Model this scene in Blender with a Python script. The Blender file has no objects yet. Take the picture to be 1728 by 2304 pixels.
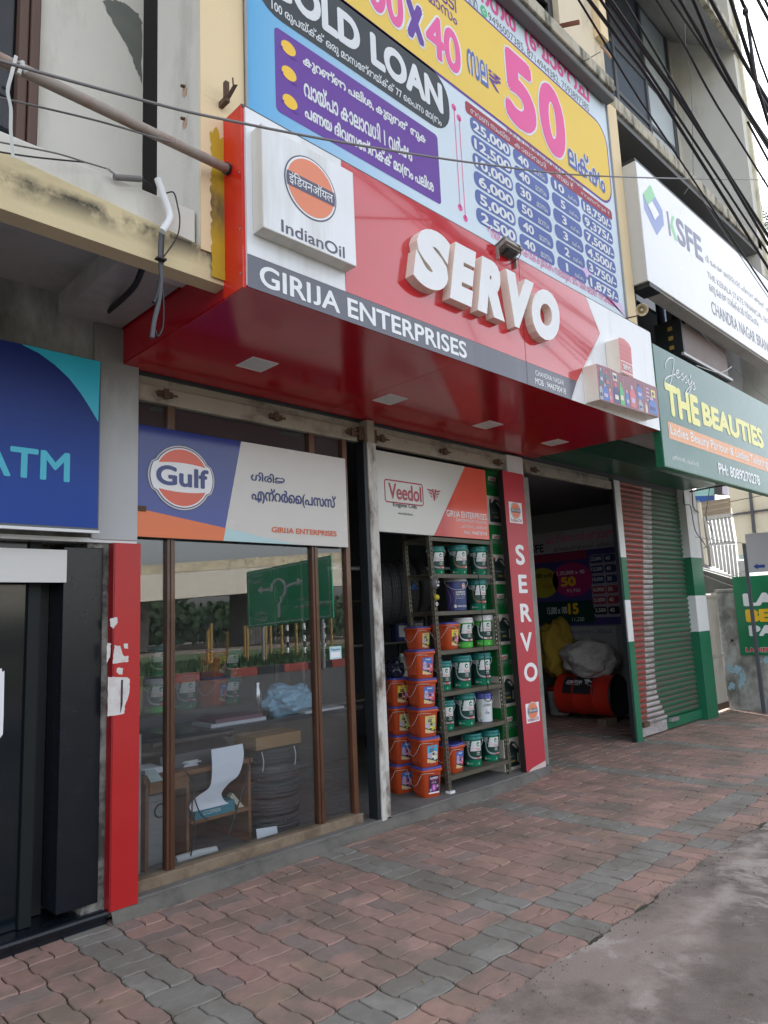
import bpy, bmesh, math, random
from mathutils import Vector, Matrix
random.seed(11)
S = bpy.context.scene
COL = S.collection
R = math.radians

# ------------------------------------------------------------------ camera
FPX = 1596.892
H = 1.55
M = Matrix(((0.71094046, -0.70194996, -0.0427775),
            (-0.07378097, -0.13494188, 0.98810276),
            (0.69937117, 0.69932607, 0.14772619)))      # rows: right, up, forward
cd = bpy.data.cameras.new("camera")
cam = bpy.data.objects.new("camera", cd)
COL.objects.link(cam)
cd.sensor_fit = 'HORIZONTAL'
cd.sensor_width = 36.0
cd.lens = FPX / 1728 * 36
cd.clip_start = 0.05
cd.clip_end = 2000
mw = Matrix.Identity(4)
for i in range(3):
    mw[i][0], mw[i][1], mw[i][2] = M[0][i], M[1][i], -M[2][i]
mw.translation = (0, 0, H)
cam.matrix_world = mw
S.camera = cam

# ------------------------------------------------------------------ light
SUN_EL, SUN_AZ = R(50), R(32)     # azimuth measured clockwise from +Y (the building lies to +Y)
w = bpy.data.worlds.new("World")
S.world = w
w.use_nodes = True
nt = w.node_tree
bg = nt.nodes['Background']
sky = nt.nodes.new('ShaderNodeTexSky')
sky.sky_type = 'NISHITA'
sky.sun_disc = False
sky.sun_elevation = SUN_EL
sky.sun_rotation = SUN_AZ
sky.air_density = 1.0
sky.dust_density = 4.0
sky.ozone_density = 1.0
hsv = nt.nodes.new('ShaderNodeHueSaturation')      # thin cloud: the blue washes out
hsv.inputs['Saturation'].default_value = 0.30
nt.links.new(sky.outputs[0], hsv.inputs['Color'])
nt.links.new(hsv.outputs[0], bg.inputs['Color'])
bg.inputs['Strength'].default_value = 0.15
sd = bpy.data.lights.new("sun", 'SUN')
sd.energy = 2.6
sd.angle = R(3)
sd.color = (1.0, 0.97, 0.93)
sun = bpy.data.objects.new("sun", sd)
COL.objects.link(sun)
dv = Vector((math.sin(SUN_AZ) * math.cos(SUN_EL), math.cos(SUN_AZ) * math.cos(SUN_EL), math.sin(SUN_EL)))
sun.rotation_euler = dv.to_track_quat('Z', 'Y').to_euler()
S.view_settings.view_transform = 'Standard'
S.view_settings.look = 'None'
S.view_settings.gamma = 1
S.view_settings.exposure = 2.0
S.cycles.use_denoising = True
S.cycles.max_bounces = 8
S.cycles.transparent_max_bounces = 12
S.cycles.sample_clamp_indirect = 6

# ------------------------------------------------------------------ helpers
def at(x, y, X=None, Y=None, Z=None):
    """world point of a photograph pixel on a known plane"""
    v = M.transposed() @ Vector(((x - 864) / FPX, -(y - 1152) / FPX, 1))
    t = X / v.x if X is not None else (Y / v.y if Y is not None else (Z - H) / v.z)
    return Vector((t * v.x, t * v.y, H + t * v.z))

def crop(ox, oy, k):
    return lambda x, y: (ox + x / k, oy + y / k)
ID = crop(0, 0, 1)

MATS = {}
def mat(name, col, rough=.6, var=.10, scale=5., bump=0., bscale=60., metal=0., spec=.5, dirt=None, damt=.5, dscale=2., streak=1., thr=.5, coat=0., grad=None, attr=False, band=None):
    """procedural surface: base colour with mottling, optional dirt patches / streaks, fine bump"""
    if name in MATS: return MATS[name]
    m = bpy.data.materials.new(name)
    m.use_nodes = True
    t = m.node_tree
    N, L = t.nodes.new, t.links.new
    p = t.nodes['Principled BSDF']
    p.inputs['Roughness'].default_value = rough
    p.inputs['Metallic'].default_value = metal
    p.inputs['Specular IOR Level'].default_value = spec
    if coat: p.inputs['Coat Weight'].default_value = coat; p.inputs['Coat Roughness'].default_value = .04
    tc = N('ShaderNodeTexCoord')
    src = None
    nz = N('ShaderNodeTexNoise'); nz.inputs['Scale'].default_value = scale; nz.inputs['Detail'].default_value = 5
    L(tc.outputs['Object'], nz.inputs['Vector'])
    mx = N('ShaderNodeMix'); mx.data_type = 'RGBA'
    L(nz.outputs['Fac'], mx.inputs['Factor'])
    if attr:
        a = N('ShaderNodeAttribute'); a.attribute_name = 'tint'
        g1 = N('ShaderNodeMix'); g1.data_type = 'RGBA'; g1.blend_type = 'MULTIPLY'; g1.inputs['Factor'].default_value = 1
        L(a.outputs['Color'], g1.inputs[6]); g1.inputs[7].default_value = (1 - var,) * 3 + (1,)
        g2 = N('ShaderNodeMix'); g2.data_type = 'RGBA'; g2.blend_type = 'MULTIPLY'; g2.inputs['Factor'].default_value = 1
        L(a.outputs['Color'], g2.inputs[6]); g2.inputs[7].default_value = (1 + var,) * 3 + (1,)
        L(g1.outputs[2], mx.inputs[6]); L(g2.outputs[2], mx.inputs[7])
    elif grad:
        c2, axis, lo, hi = grad
        sp = N('ShaderNodeSeparateXYZ'); L(tc.outputs['Object'], sp.inputs[0])
        mr = N('ShaderNodeMapRange'); mr.inputs['From Min'].default_value = lo; mr.inputs['From Max'].default_value = hi
        L(sp.outputs[axis], mr.inputs['Value'])
        g = N('ShaderNodeMix'); g.data_type = 'RGBA'; L(mr.outputs[0], g.inputs['Factor'])
        g.inputs[6].default_value = (*col, 1); g.inputs[7].default_value = (*c2, 1)
        g1 = N('ShaderNodeMix'); g1.data_type = 'RGBA'; g1.blend_type = 'MULTIPLY'; g1.inputs['Factor'].default_value = 1
        L(g.outputs[2], g1.inputs[6]); g1.inputs[7].default_value = (1 - var,) * 3 + (1,)
        L(g1.outputs[2], mx.inputs[6]); L(g.outputs[2], mx.inputs[7])
    else:
        mx.inputs[6].default_value = (*[c * (1 - var) for c in col], 1)
        mx.inputs[7].default_value = (*[min(1, c * (1 + var)) for c in col], 1)
    out = mx.outputs[2]
    if dirt:
        mp = N('ShaderNodeMapping'); mp.inputs['Scale'].default_value = (1, 1, 1 / streak)
        L(tc.outputs['Object'], mp.inputs['Vector'])
        n2 = N('ShaderNodeTexNoise'); n2.inputs['Scale'].default_value = dscale; n2.inputs['Detail'].default_value = 8; n2.inputs['Roughness'].default_value = .68
        L(mp.outputs[0], n2.inputs['Vector'])
        rp = N('ShaderNodeMapRange'); rp.inputs['From Min'].default_value = thr - .05; rp.inputs['From Max'].default_value = thr + .13; rp.inputs['To Max'].default_value = damt
        L(n2.outputs['Fac'], rp.inputs['Value'])
        fac = rp.outputs[0]
        if band:            # the dirt keeps to a level: (axis, start, full, end)
            sp2 = N('ShaderNodeSeparateXYZ'); L(tc.outputs['Object'], sp2.inputs[0])
            b1 = N('ShaderNodeMapRange'); b1.inputs['From Min'].default_value = band[1]; b1.inputs['From Max'].default_value = band[2]; L(sp2.outputs[band[0]], b1.inputs['Value'])
            b2 = N('ShaderNodeMapRange'); b2.inputs['From Min'].default_value = band[3]; b2.inputs['From Max'].default_value = band[2]; L(sp2.outputs[band[0]], b2.inputs['Value'])
            mu = N('ShaderNodeMath'); mu.operation = 'MULTIPLY'; L(b1.outputs[0], mu.inputs[0]); L(b2.outputs[0], mu.inputs[1])
            mu2 = N('ShaderNodeMath'); mu2.operation = 'MULTIPLY'; L(mu.outputs[0], mu2.inputs[0]); L(fac, mu2.inputs[1]); fac = mu2.outputs[0]
        md = N('ShaderNodeMix'); md.data_type = 'RGBA'
        L(fac, md.inputs['Factor']); L(out, md.inputs[6]); md.inputs[7].default_value = (*dirt, 1)
        out = md.outputs[2]
    L(out, p.inputs['Base Color'])
    rv = N('ShaderNodeMapRange'); rv.inputs['To Min'].default_value = max(.02, rough * .8); rv.inputs['To Max'].default_value = min(1, rough * 1.25)
    L(nz.outputs['Fac'], rv.inputs['Value']); L(rv.outputs[0], p.inputs['Roughness'])
    if bump:
        n3 = N('ShaderNodeTexNoise'); n3.inputs['Scale'].default_value = bscale; n3.inputs['Detail'].default_value = 6
        L(tc.outputs['Object'], n3.inputs['Vector'])
        b = N('ShaderNodeBump'); b.inputs['Strength'].default_value = bump; b.inputs['Distance'].default_value = .01
        L(n3.outputs['Fac'], b.inputs['Height']); L(b.outputs[0], p.inputs['Normal'])
    MATS[name] = m
    return m

def glassmat(name, tint=(.9, .95, .95), ior=1.6, rough=0.0, dust=.006):
    if name in MATS: return MATS[name]
    m = bpy.data.materials.new(name); m.use_nodes = True
    t = m.node_tree; t.nodes.clear(); N, L = t.nodes.new, t.links.new
    o = N('ShaderNodeOutputMaterial'); mx = N('ShaderNodeMixShader'); f0 = ((ior - 1) / (ior + 1)) ** 2
    lw = N('ShaderNodeLayerWeight'); lw.inputs['Blend'].default_value = .5      # facing = 1 - cos; Schlick's reflectance for either side of the pane
    pw_ = N('ShaderNodeMath'); pw_.operation = 'POWER'; pw_.inputs[1].default_value = 5; L(lw.outputs['Facing'], pw_.inputs[0])
    fr = N('ShaderNodeMath'); fr.operation = 'MULTIPLY_ADD'; fr.inputs[1].default_value = 1 - f0; fr.inputs[2].default_value = f0; L(pw_.outputs[0], fr.inputs[0])
    tr = N('ShaderNodeBsdfTransparent'); tr.inputs[0].default_value = (*tint, 1)
    gl = N('ShaderNodeBsdfGlossy'); gl.inputs['Roughness'].default_value = rough
    df = N('ShaderNodeBsdfDiffuse'); df.inputs[0].default_value = (.35, .36, .36, 1)
    m2 = N('ShaderNodeMixShader')
    nz = N('ShaderNodeTexNoise'); nz.inputs['Scale'].default_value = 3; tc = N('ShaderNodeTexCoord'); L(tc.outputs['Object'], nz.inputs['Vector'])
    mr = N('ShaderNodeMapRange'); mr.inputs['From Min'].default_value = .35; mr.inputs['From Max'].default_value = .8; mr.inputs['To Max'].default_value = dust * 2
    L(nz.outputs['Fac'], mr.inputs['Value']); L(mr.outputs[0], m2.inputs[0])
    L(tr.outputs[0], m2.inputs[1]); L(df.outputs[0], m2.inputs[2])
    L(fr.outputs[0], mx.inputs[0]); L(m2.outputs[0], mx.inputs[1]); L(gl.outputs[0], mx.inputs[2]); L(mx.outputs[0], o.inputs[0])
    MATS[name] = m
    return m

ORG = {}
class MB:
    def __init__(s): s.v, s.f, s.m, s.sm, s.mats = [], [], [], [], []
    def mi(s, m):
        if m not in s.mats: s.mats.append(m)
        return s.mats.index(m)
    def add(s, vs, fs, m, smooth=False):
        b = len(s.v); k = s.mi(m)
        s.v += [tuple(v) for v in vs]
        for f in fs: s.f.append([b + i for i in f]); s.m.append(k); s.sm.append(smooth)
        return s
    def box(s, x0, x1, y0, y1, z0, z1, m):
        vs = [(x, y, z) for z in (z0, z1) for y in (y0, y1) for x in (x0, x1)]
        return s.add(vs, [(0, 2, 3, 1), (4, 5, 7, 6), (0, 1, 5, 4), (2, 6, 7, 3), (0, 4, 6, 2), (1, 3, 7, 5)], m)
    def obox(s, c, ax, ay, az, m):
        """box from centre and three half-axis vectors"""
        c, ax, ay, az = map(Vector, (c, ax, ay, az))
        vs = [c + i * ax + j * ay + k * az for k in (-1, 1) for j in (-1, 1) for i in (-1, 1)]
        return s.add(vs, [(0, 2, 3, 1), (4, 5, 7, 6), (0, 1, 5, 4), (2, 6, 7, 3), (0, 4, 6, 2), (1, 3, 7, 5)], m)
    def prism(s, poly, ext, m, m2=None):
        ext = Vector(ext); n = len(poly); a = [Vector(p) for p in poly]
        s.add(a, [list(range(n))], m)
        b = [p + ext for p in a]
        s.add(b, [list(range(n))[::-1]], m2 or m)
        s.add(a + b, [(i, i + n, (i + 1) % n + n, (i + 1) % n) for i in range(n)], m2 or m)
        return s
    def tube(s, pts, r, m, n=8, cap=True):
        pts = [Vector(p) for p in pts]; rings = []
        up = None
        for i, p in enumerate(pts):
            d = (pts[min(i + 1, len(pts) - 1)] - pts[max(i - 1, 0)]).normalized()
            if up is None or abs(d.dot(up)) > .98: up = Vector((0, 0, 1)) if abs(d.z) < .9 else Vector((1, 0, 0))
            a = d.cross(up).normalized(); b = a.cross(d)
            rr = r[i] if isinstance(r, (list, tuple)) else r
            rings.append([p + rr * (math.cos(2 * math.pi * k / n) * a + math.sin(2 * math.pi * k / n) * b) for k in range(n)])
        vs = [v for q in rings for v in q]
        fs = [(i * n + k, i * n + (k + 1) % n, (i + 1) * n + (k + 1) % n, (i + 1) * n + k) for i in range(len(pts) - 1) for k in range(n)]
        s.add(vs, fs, m, True)
        if cap: s.add(rings[0], [list(range(n))[::-1]], m); s.add(rings[-1], [list(range(n))], m)
        return s
    def lathe(s, prof, o, m, n=32, axis=(0, 0, 1), smooth=True, a0=0, a1=None):
        o = Vector(o); ax = Vector(axis).normalized()
        e1 = ax.orthogonal().normalized(); e2 = ax.cross(e1)
        k = len(prof)
        vs = [o + ax * z + r * (math.cos(2 * math.pi * i / n) * e1 + math.sin(2 * math.pi * i / n) * e2) for i in range(n) for r, z in prof]
        fs = [(i * k + j, ((i + 1) % n) * k + j, ((i + 1) % n) * k + j + 1, i * k + j + 1) for i in range(n) for j in range(k - 1)]
        return s.add(vs, fs, m, smooth)
    def build(s, name, parent=None, bevel=0, kind=None):
        me = bpy.data.meshes.new(name)
        o = ORG[parent.name] if parent else Vector((0, 0, 0))
        me.from_pydata([Vector(v) - o for v in s.v], [], s.f)
        for m in s.mats: me.materials.append(m)
        me.polygons.foreach_set('material_index', s.m)
        me.polygons.foreach_set('use_smooth', s.sm)
        me.update()
        ob = bpy.data.objects.new(name, me)
        COL.objects.link(ob)
        if parent: ob.parent = parent
        ORG[ob.name] = o
        if bevel:
            bv = ob.modifiers.new('bevel', 'BEVEL'); bv.width = bevel; bv.segments = 2; bv.limit_method = 'ANGLE'; bv.angle_limit = R(50)
        if kind: ob['kind'] = kind
        return ob

def tag(o, label, cat, group=None):
    o['label'] = label; o['category'] = cat
    if group: o['group'] = group
    return o
def thing(name, loc, label, cat, group=None):
    o = bpy.data.objects.new(name, None); COL.objects.link(o); o.location = loc; o.empty_display_size = .1
    ORG[o.name] = Vector(loc)
    return tag(o, label, cat, group)
def single(mb, name, label, cat, group=None, bevel=0):
    return tag(mb.build(name, bevel=bevel), label, cat, group)
def copy_tree(o, parent=None):
    c = o.copy(); COL.objects.link(c)
    if parent: c.parent = parent
    for ch in list(o.children): copy_tree(ch, c)
    return c
def place(proto, used, loc, rz, label, group=None):
    o = copy_tree(proto) if used else proto
    o.location = loc; o.rotation_euler = (0, 0, rz); o['label'] = label
    if group: o['group'] = group
    return o

TX = {}
def text_geo(s, bold=0.):
    k = (s, bold)
    if k not in TX:
        c = bpy.data.curves.new('t', 'FONT'); c.body = s; c.offset = bold; c.resolution_u = 5
        o = bpy.data.objects.new('t', c)
        me = o.to_mesh()
        vs = [(v.co.x, v.co.y) for v in me.vertices]; fs = [tuple(p.vertices) for p in me.polygons]
        o.to_mesh_clear(); bpy.data.objects.remove(o); bpy.data.curves.remove(c)
        if 'J' in s and s.upper() == s:      # keep the J on the line like its neighbours
            par = list(range(len(vs)))
            def fd(a):
                while par[a] != a: par[a] = par[par[a]]; a = par[a]
                return a
            for f_ in fs:
                for a in f_[1:]: par[fd(a)] = fd(f_[0])
            lo, hi = {}, {}
            for i_, v in enumerate(vs): r_ = fd(i_); lo[r_] = min(lo.get(r_, 9), v[1]); hi[r_] = max(hi.get(r_, -9), v[1])
            cut = [(min(vs[k][0] for k in range(len(vs)) if fd(k) == r_)) for r_ in lo if lo[r_] < -.08]
            vs = [(x + (.12 + 0 * bold) * sum(x > c_ - .001 for c_ in cut) if not (lo[fd(i_)] >= -.08 and any(c_ - .2 < x < c_ + .12 for c_ in cut)) else x, y) for i_, (x, y) in enumerate(vs)]
            vs = [(x, (y - lo[fd(i_)]) / (hi[fd(i_)] - lo[fd(i_)]) * hi[fd(i_)]) if lo[fd(i_)] < -.08 else (x, y) for i_, (x, y) in enumerate(vs)]
        xs = [v[0] for v in vs] or [0, 1]; ys = [v[1] for v in vs] or [0, 1]
        TX[k] = (vs, fs, min(xs), max(xs), min(ys), max(ys))
    return TX[k]

class Sign:
    """printed artwork laid out in metres on a plane (or any mapping) with a real gap between layers"""
    def __init__(s, axis='Y', c=0., cr=ID, fn=None, gap=.0012):
        s.axis, s.c, s.cr, s.gap, s.mb = axis, c, cr, gap, MB()
        if fn: s.map = fn
        elif axis == 'Y': s.map = lambda u, v, o: (u, c - o, v)
        else: s.map = lambda u, v, o: (c - o, -u, v)
    def p(s, x, y, cr=None):
        x, y = (cr or s.cr)(x, y)
        if s.axis == 'Y': q = at(x, y, Y=s.c); return (q.x, q.z)
        q = at(x, y, X=s.c); return (-q.y, q.z)
    def poly(s, pts, m, L=1):
        s.mb.add([s.map(u, v, s.gap * L) for u, v in pts], [list(range(len(pts)))], m); return s
    def ppoly(s, pts, m, L=1, cr=None): return s.poly([s.p(x, y, cr) for x, y in pts], m, L)
    def rect(s, u0, v0, u1, v1, m, L=1, n=1):
        for i in range(n):
            a, b = u0 + (u1 - u0) * i / n, u0 + (u1 - u0) * (i + 1) / n
            s.poly([(a, v0), (b, v0), (b, v1), (a, v1)], m, L)
        return s
    def rrpts(s, u0, v0, u1, v1, r, n=6):
        r = min(r, abs(u1 - u0) / 2, abs(v1 - v0) / 2); out = []
        for cx, cy, a in ((u1 - r, v1 - r, 0), (u0 + r, v1 - r, 90), (u0 + r, v0 + r, 180), (u1 - r, v0 + r, 270)):
            out += [(cx + r * math.cos(R(a + 90 * i / n)), cy + r * math.sin(R(a + 90 * i / n))) for i in range(n + 1)]
        return out
    def rrect(s, u0, v0, u1, v1, r, m, L=1): return s.poly(s.rrpts(u0, v0, u1, v1, r), m, L)
    def ring(s, u0, v0, u1, v1, r, w_, m, L=1):
        a = s.rrpts(u0, v0, u1, v1, r); b = s.rrpts(u0 + w_, v0 + w_, u1 - w_, v1 - w_, max(r - w_, .001)); n = len(a)
        s.mb.add([s.map(u, v, s.gap * L) for u, v in a + b], [(i, (i + 1) % n, (i + 1) % n + n, i + n) for i in range(n)], m); return s
    def ell(s, cu, cv, ru, rv, m, L=1, n=40, a0=0, a1=360):
        return s.poly([(cu + ru * math.cos(R(a0 + (a1 - a0) * i / n)), cv + rv * math.sin(R(a0 + (a1 - a0) * i / n))) for i in range(n + (a1 - a0 < 360))], m, L)
    def text(s, t, u0, v0, u1, v1, m, L=2, bold=0., shear=0.):
        # lettering is thickened by overprinting shifted copies, each copy a hair above the last
        vs, fs, x0, x1, y0, y1 = text_geo(t, 0)
        if any(0x900 <= ord(c) <= 0xD7F for c in t): bold *= (y1 - y0) * .55
        x0 -= bold; x1 += bold; y0 -= bold; y1 += bold
        sx = (u1 - u0) / (x1 - x0); sy = (v1 - v0) / (y1 - y0)
        n = 0 if bold <= 0 else (6 if bold < .02 else 9)
        sh = [(bold * math.cos(2 * math.pi * k / n + .3), bold * math.sin(2 * math.pi * k / n + .3)) for k in range(n)] + ([(0, 0)] if n == 0 or bold > .035 else [])
        for c, (dx, dy) in enumerate(sh):
            jv, jf = [], []
            for i, t_ in enumerate(fs):
                b = len(jv); o = s.gap * (L + .07 * c + .06 * (i % 7) / 7)
                jv += [s.map(u0 + (vs[k][0] + dx - x0) * sx + shear * (vs[k][1] - y0) * sy, v0 + (vs[k][1] + dy - y0) * sy, o) for k in t_]
                jf.append(tuple(range(b, b + len(t_))))
            s.mb.add(jv, jf, m)
        return s
    def ptext(s, t, a, b, m, L=2, bold=0., cr=None, shear=0.):
        u0, v0 = s.p(*a, cr); u1, v1 = s.p(*b, cr)
        return s.text(t, u0, v0, u1, v1, m, L, bold, shear)
    def stroke(s, pts, w_, m, L=2):
        """ribbon along a polyline"""
        n = len(pts); vs = []
        for i, (u, v) in enumerate(pts):
            du = pts[min(i + 1, n - 1)][0] - pts[max(i - 1, 0)][0]; dw = pts[min(i + 1, n - 1)][1] - pts[max(i - 1, 0)][1]
            l = math.hypot(du, dw) or 1; nx, ny = -dw / l * w_ / 2, du / l * w_ / 2
            vs += [s.map(u + nx, v + ny, s.gap * L), s.map(u - nx, v - ny, s.gap * L)]
        s.mb.add(vs, [(2 * i, 2 * i + 1, 2 * i + 3, 2 * i + 2) for i in range(n - 1)], m); return s

def smooth_path(pts, n=6):
    out = []
    P_ = [Vector(p) for p in pts]
    for i in range(len(P_) - 1):
        a, b, c, d = P_[max(i - 1, 0)], P_[i], P_[i + 1], P_[min(i + 2, len(P_) - 1)]
        for k in range(n):
            t = k / n
            out.append(.5 * ((2 * b) + (c - a) * t + (2 * a - 5 * b + 4 * c - d) * t * t + (3 * b - 3 * c + d - a) * t ** 3))
    out.append(P_[-1])
    return out

# crops used while measuring the photograph (offset x, offset y, zoom)
z1 = crop(0, 0, 2.88); z2 = crop(500, 0, 2.765); z3 = crop(1000, 0, 2.279); zl = crop(0, 700, 2.765)
zm = crop(500, 500, 2.765); zb = crop(1050, 600, 2.447); zw = crop(280, 1200, 2.765); zv = crop(800, 1000, 3.687)
zq = crop(800, 1400, 3.687); zr = crop(1100, 1000, 2.642); zk = crop(0, 1200, 2.2125); zg = crop(280, 820, 2.765)
z5 = crop(1180, 1180, 4.253); z6 = crop(1400, 380, 4.61); z7 = crop(1180, 0, 3.027); z8 = crop(1380, 1300, 4.767)
z9 = crop(1480, 1060, 6.69); zA = crop(820, 1180, 4.608); zB = crop(840, 1480, 4.608); zC = crop(1300, 720, 8.295)
z0 = crop(0, 480, 2.9625)

# ------------------------------------------------------------------ palette
white = mat('white_paint', (.72, .74, .76), .5, .05, dirt=(.45, .42, .36), damt=.3, dscale=3, streak=5, thr=.58)
acp_white = mat('white_panel', (.76, .78, .82), .22, .04, 2, .02, 2.5, dirt=(.42, .40, .35), damt=.4, dscale=4, streak=9, thr=.56)
acp_red = mat('red_panel', (.52, .012, .022), .12, .08, 3, .03, 2.5, dirt=(.3, .02, .02), damt=.35, dscale=5, streak=12, thr=.6, spec=1., coat=.5)
acp_soffit = mat('red_soffit_panel', (.46, .010, .022), .14, .08, 3, .035, 2.2, spec=.5, dirt=(.22, .02, .02), damt=.3, dscale=3, thr=.52)
acp_grey = mat('grey_print', (.115, .12, .155), .2, .06, dirt=(.2, .2, .22), damt=.3, dscale=5, streak=10, thr=.55)
print_white = mat('white_print', (.78, .8, .83), .3, .02)
letter_face = mat('letter_face', (.76, .77, .8), .25, .02, dirt=(.5, .5, .5), damt=.12, dscale=9, thr=.62)
letter_side = mat('letter_side', (.82, .75, .66), .45, .08, dirt=(.3, .24, .18), damt=.35, dscale=6, streak=4, thr=.58)
cream = mat('cream_wall', (.66, .57, .43), .85, .08, 3, .15, 40, dirt=(.2, .18, .14), damt=.55, dscale=2.2, streak=4, thr=.6)
cream2 = mat('cream_column', (.76, .61, .39), .85, .07, 3, .12, 40, dirt=(.35, .26, .14), damt=.4, dscale=2, streak=6, thr=.6)
yellow_old = mat('old_yellow_paint', (.50, .34, .02), .8, .12, 4, .2, 50, dirt=(.10, .08, .06), damt=.95, dscale=5, streak=2, thr=.44, band=(2, 3.42, 3.62, 3.8))
beam_yellow = mat('stained_yellow_beam', (.62, .52, .32), .85, .1, 4, .25, 45, dirt=(.05, .045, .035), damt=1., dscale=6, streak=1.2, thr=.43, band=(2, 3.27, 3.375, 3.415))
offwhite = mat('off_white_wall', (.64, .62, .57), .85, .07, 3, .15, 50, dirt=(.24, .23, .2), damt=.5, dscale=1.6, streak=3, thr=.58)
grey_wall = mat('weathered_grey_wall', (.36, .37, .36), .85, .14, 3, .25, 50, dirt=(.075, .075, .065), damt=.85, dscale=1.5, streak=2.2, thr=.47)
pale_grey = mat('pale_grey_pillar', (.46, .48, .5), .7, .08, 4, .12, 50, dirt=(.14, .14, .13), damt=.95, dscale=3.5, streak=3, thr=.40, band=(2, 2.55, 3.5, 5))
conc = mat('concrete', (.26, .255, .24), .9, .15, 6, .35, 60, dirt=(.1, .1, .09), damt=.6, dscale=2, streak=1, thr=.52)
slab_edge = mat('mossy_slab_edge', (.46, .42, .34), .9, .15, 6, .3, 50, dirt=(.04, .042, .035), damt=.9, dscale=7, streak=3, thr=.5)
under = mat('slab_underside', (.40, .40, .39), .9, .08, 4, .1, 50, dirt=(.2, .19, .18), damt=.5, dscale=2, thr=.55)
wood = mat('varnished_wood', (.10, .038, .016), .35, .35, 9, .15, 80, dirt=(.04, .02, .012), damt=.6, dscale=5, streak=12, thr=.5, coat=.3)
wood_old = mat('bare_weathered_wood', (.21, .16, .11), .75, .3, 9, .3, 60, dirt=(.08, .05, .03), damt=.6, dscale=6, streak=1, thr=.5)
dark = mat('dark_paint', (.012, .016, .02), .45, .2, 5)
black = mat('black_rubbery', (.012, .012, .013), .5, .2, 8)
cable_blk = mat('black_cable_sheath', (.01, .01, .014), .45, .15, 8)
steel = mat('galvanised_steel', (.42, .42, .42), .45, .12, 8, metal=.7)
rust = mat('rusty_iron', (.10, .06, .04), .85, .3, 12, .3, 60)
lintel_m = mat('shutter_guide_beam', (.34, .31, .26), .65, .12, 6, .15, 50, dirt=(.07, .05, .035), damt=.7, dscale=4, streak=.7, thr=.55)
peel = mat('peeling_white_post', (.55, .54, .51), .75, .08, 8, .4, 40, dirt=(.11, .075, .055), damt=.95, dscale=7, streak=2.2, thr=.51)
red_board = mat('red_board', (.42, .010, .012), .38, .06, 4, dirt=(.3, .03, .03), damt=.4, dscale=3, streak=3, thr=.63)
red_board_side = mat('red_board_edge', (.25, .006, .01), .4, .1)
red_servo = mat('faded_red_flex', (.46, .035, .055), .4, .06, 4, dirt=(.3, .05, .05), damt=.3, dscale=4, streak=3, thr=.6)
ink_blue = mat('blue_ink', (.015, .03, .16), .3, .05)
ink_black = mat('black_ink', (.02, .02, .025), .4, .05)
ink_orange = mat('orange_ink', (.72, .17, .05), .3, .04)
ink_indian = mat('logo_orange', (.74, .23, .12), .3, .03)
ink_slate = mat('slate_ink', (.085, .08, .14), .3, .04)
green_paint = mat('green_paint', (.012, .15, .075), .4, .08, 4, dirt=(.03, .09, .06), damt=.5, dscale=3, streak=3, thr=.58)
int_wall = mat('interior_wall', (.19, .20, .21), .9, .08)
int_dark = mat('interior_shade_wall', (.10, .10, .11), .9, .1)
glass = glassmat('window_glass', (.90, .93, .95), 1.78, 0.0, .012)
dark_glass = glassmat('dark_window_glass', (.25, .28, .32), 1.55)

# ================================================================== SETTING
YF = 4.08                      # shop front line
FL = .08                       # shop floor level
CS = .2336                     # paver cell
def wv(t):
    P_ = ((0, 0), (.07, .95), (.41, 1), (.59, -1), (.93, -.95), (1, 0))
    for (a, b), (c, d) in zip(P_, P_[1:]):
        if t <= c: return b + (d - b) * (t - a) / (c - a)
    return 0
TS = (0, .07, .26, .41, .59, .74, .93, 1)
AMP = .0082
paver_m = mat('paver_concrete', (1, 1, 1), .82, .22, 22, .35, 160, attr=True, dirt=(.15, .13, .105), damt=.7, dscale=2.2, thr=.48)
joint_m = mat('paver_joint_soil', (.05, .045, .036), .95, .3, 30, .4, 80, dirt=(.05, .07, .03), damt=.7, dscale=3, thr=.5)
class Pav:
    def __init__(s): s.v, s.f, s.c = [], [], []
    def block(s, pts, col, rng):
        cx = sum(p[0] for p in pts) / len(pts); cy = sum(p[1] for p in pts) / len(pts)
        n = len(pts); b = len(s.v)
        dz = rng.uniform(-.0018, .0018); tx, ty = rng.uniform(-.012, .012), rng.uniform(-.012, .012)
        for ins, z in ((0, -.03), (0, -.005), (.0045, 0)):
            for x, y in pts:
                d = math.hypot(x - cx, y - cy); k = 1 - ins / d
                X, Y = cx + (x - cx) * k, cy + (y - cy) * k
                s.v.append((X, Y, z + dz + tx * (X - cx) + ty * (Y - cy)))
        for r in range(2):
            for i in range(n):
                j = (i + 1) % n
                s.f.append((b + r * n + i, b + r * n + j, b + (r + 1) * n + j, b + (r + 1) * n + i)); s.c.append(col)
        s.f.append(tuple(range(b + 2 * n, b + 3 * n))); s.c.append(col)
pav = Pav(); rng = random.Random(5)
X0, Y0 = 1.54, 2.40
G = .0036
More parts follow.
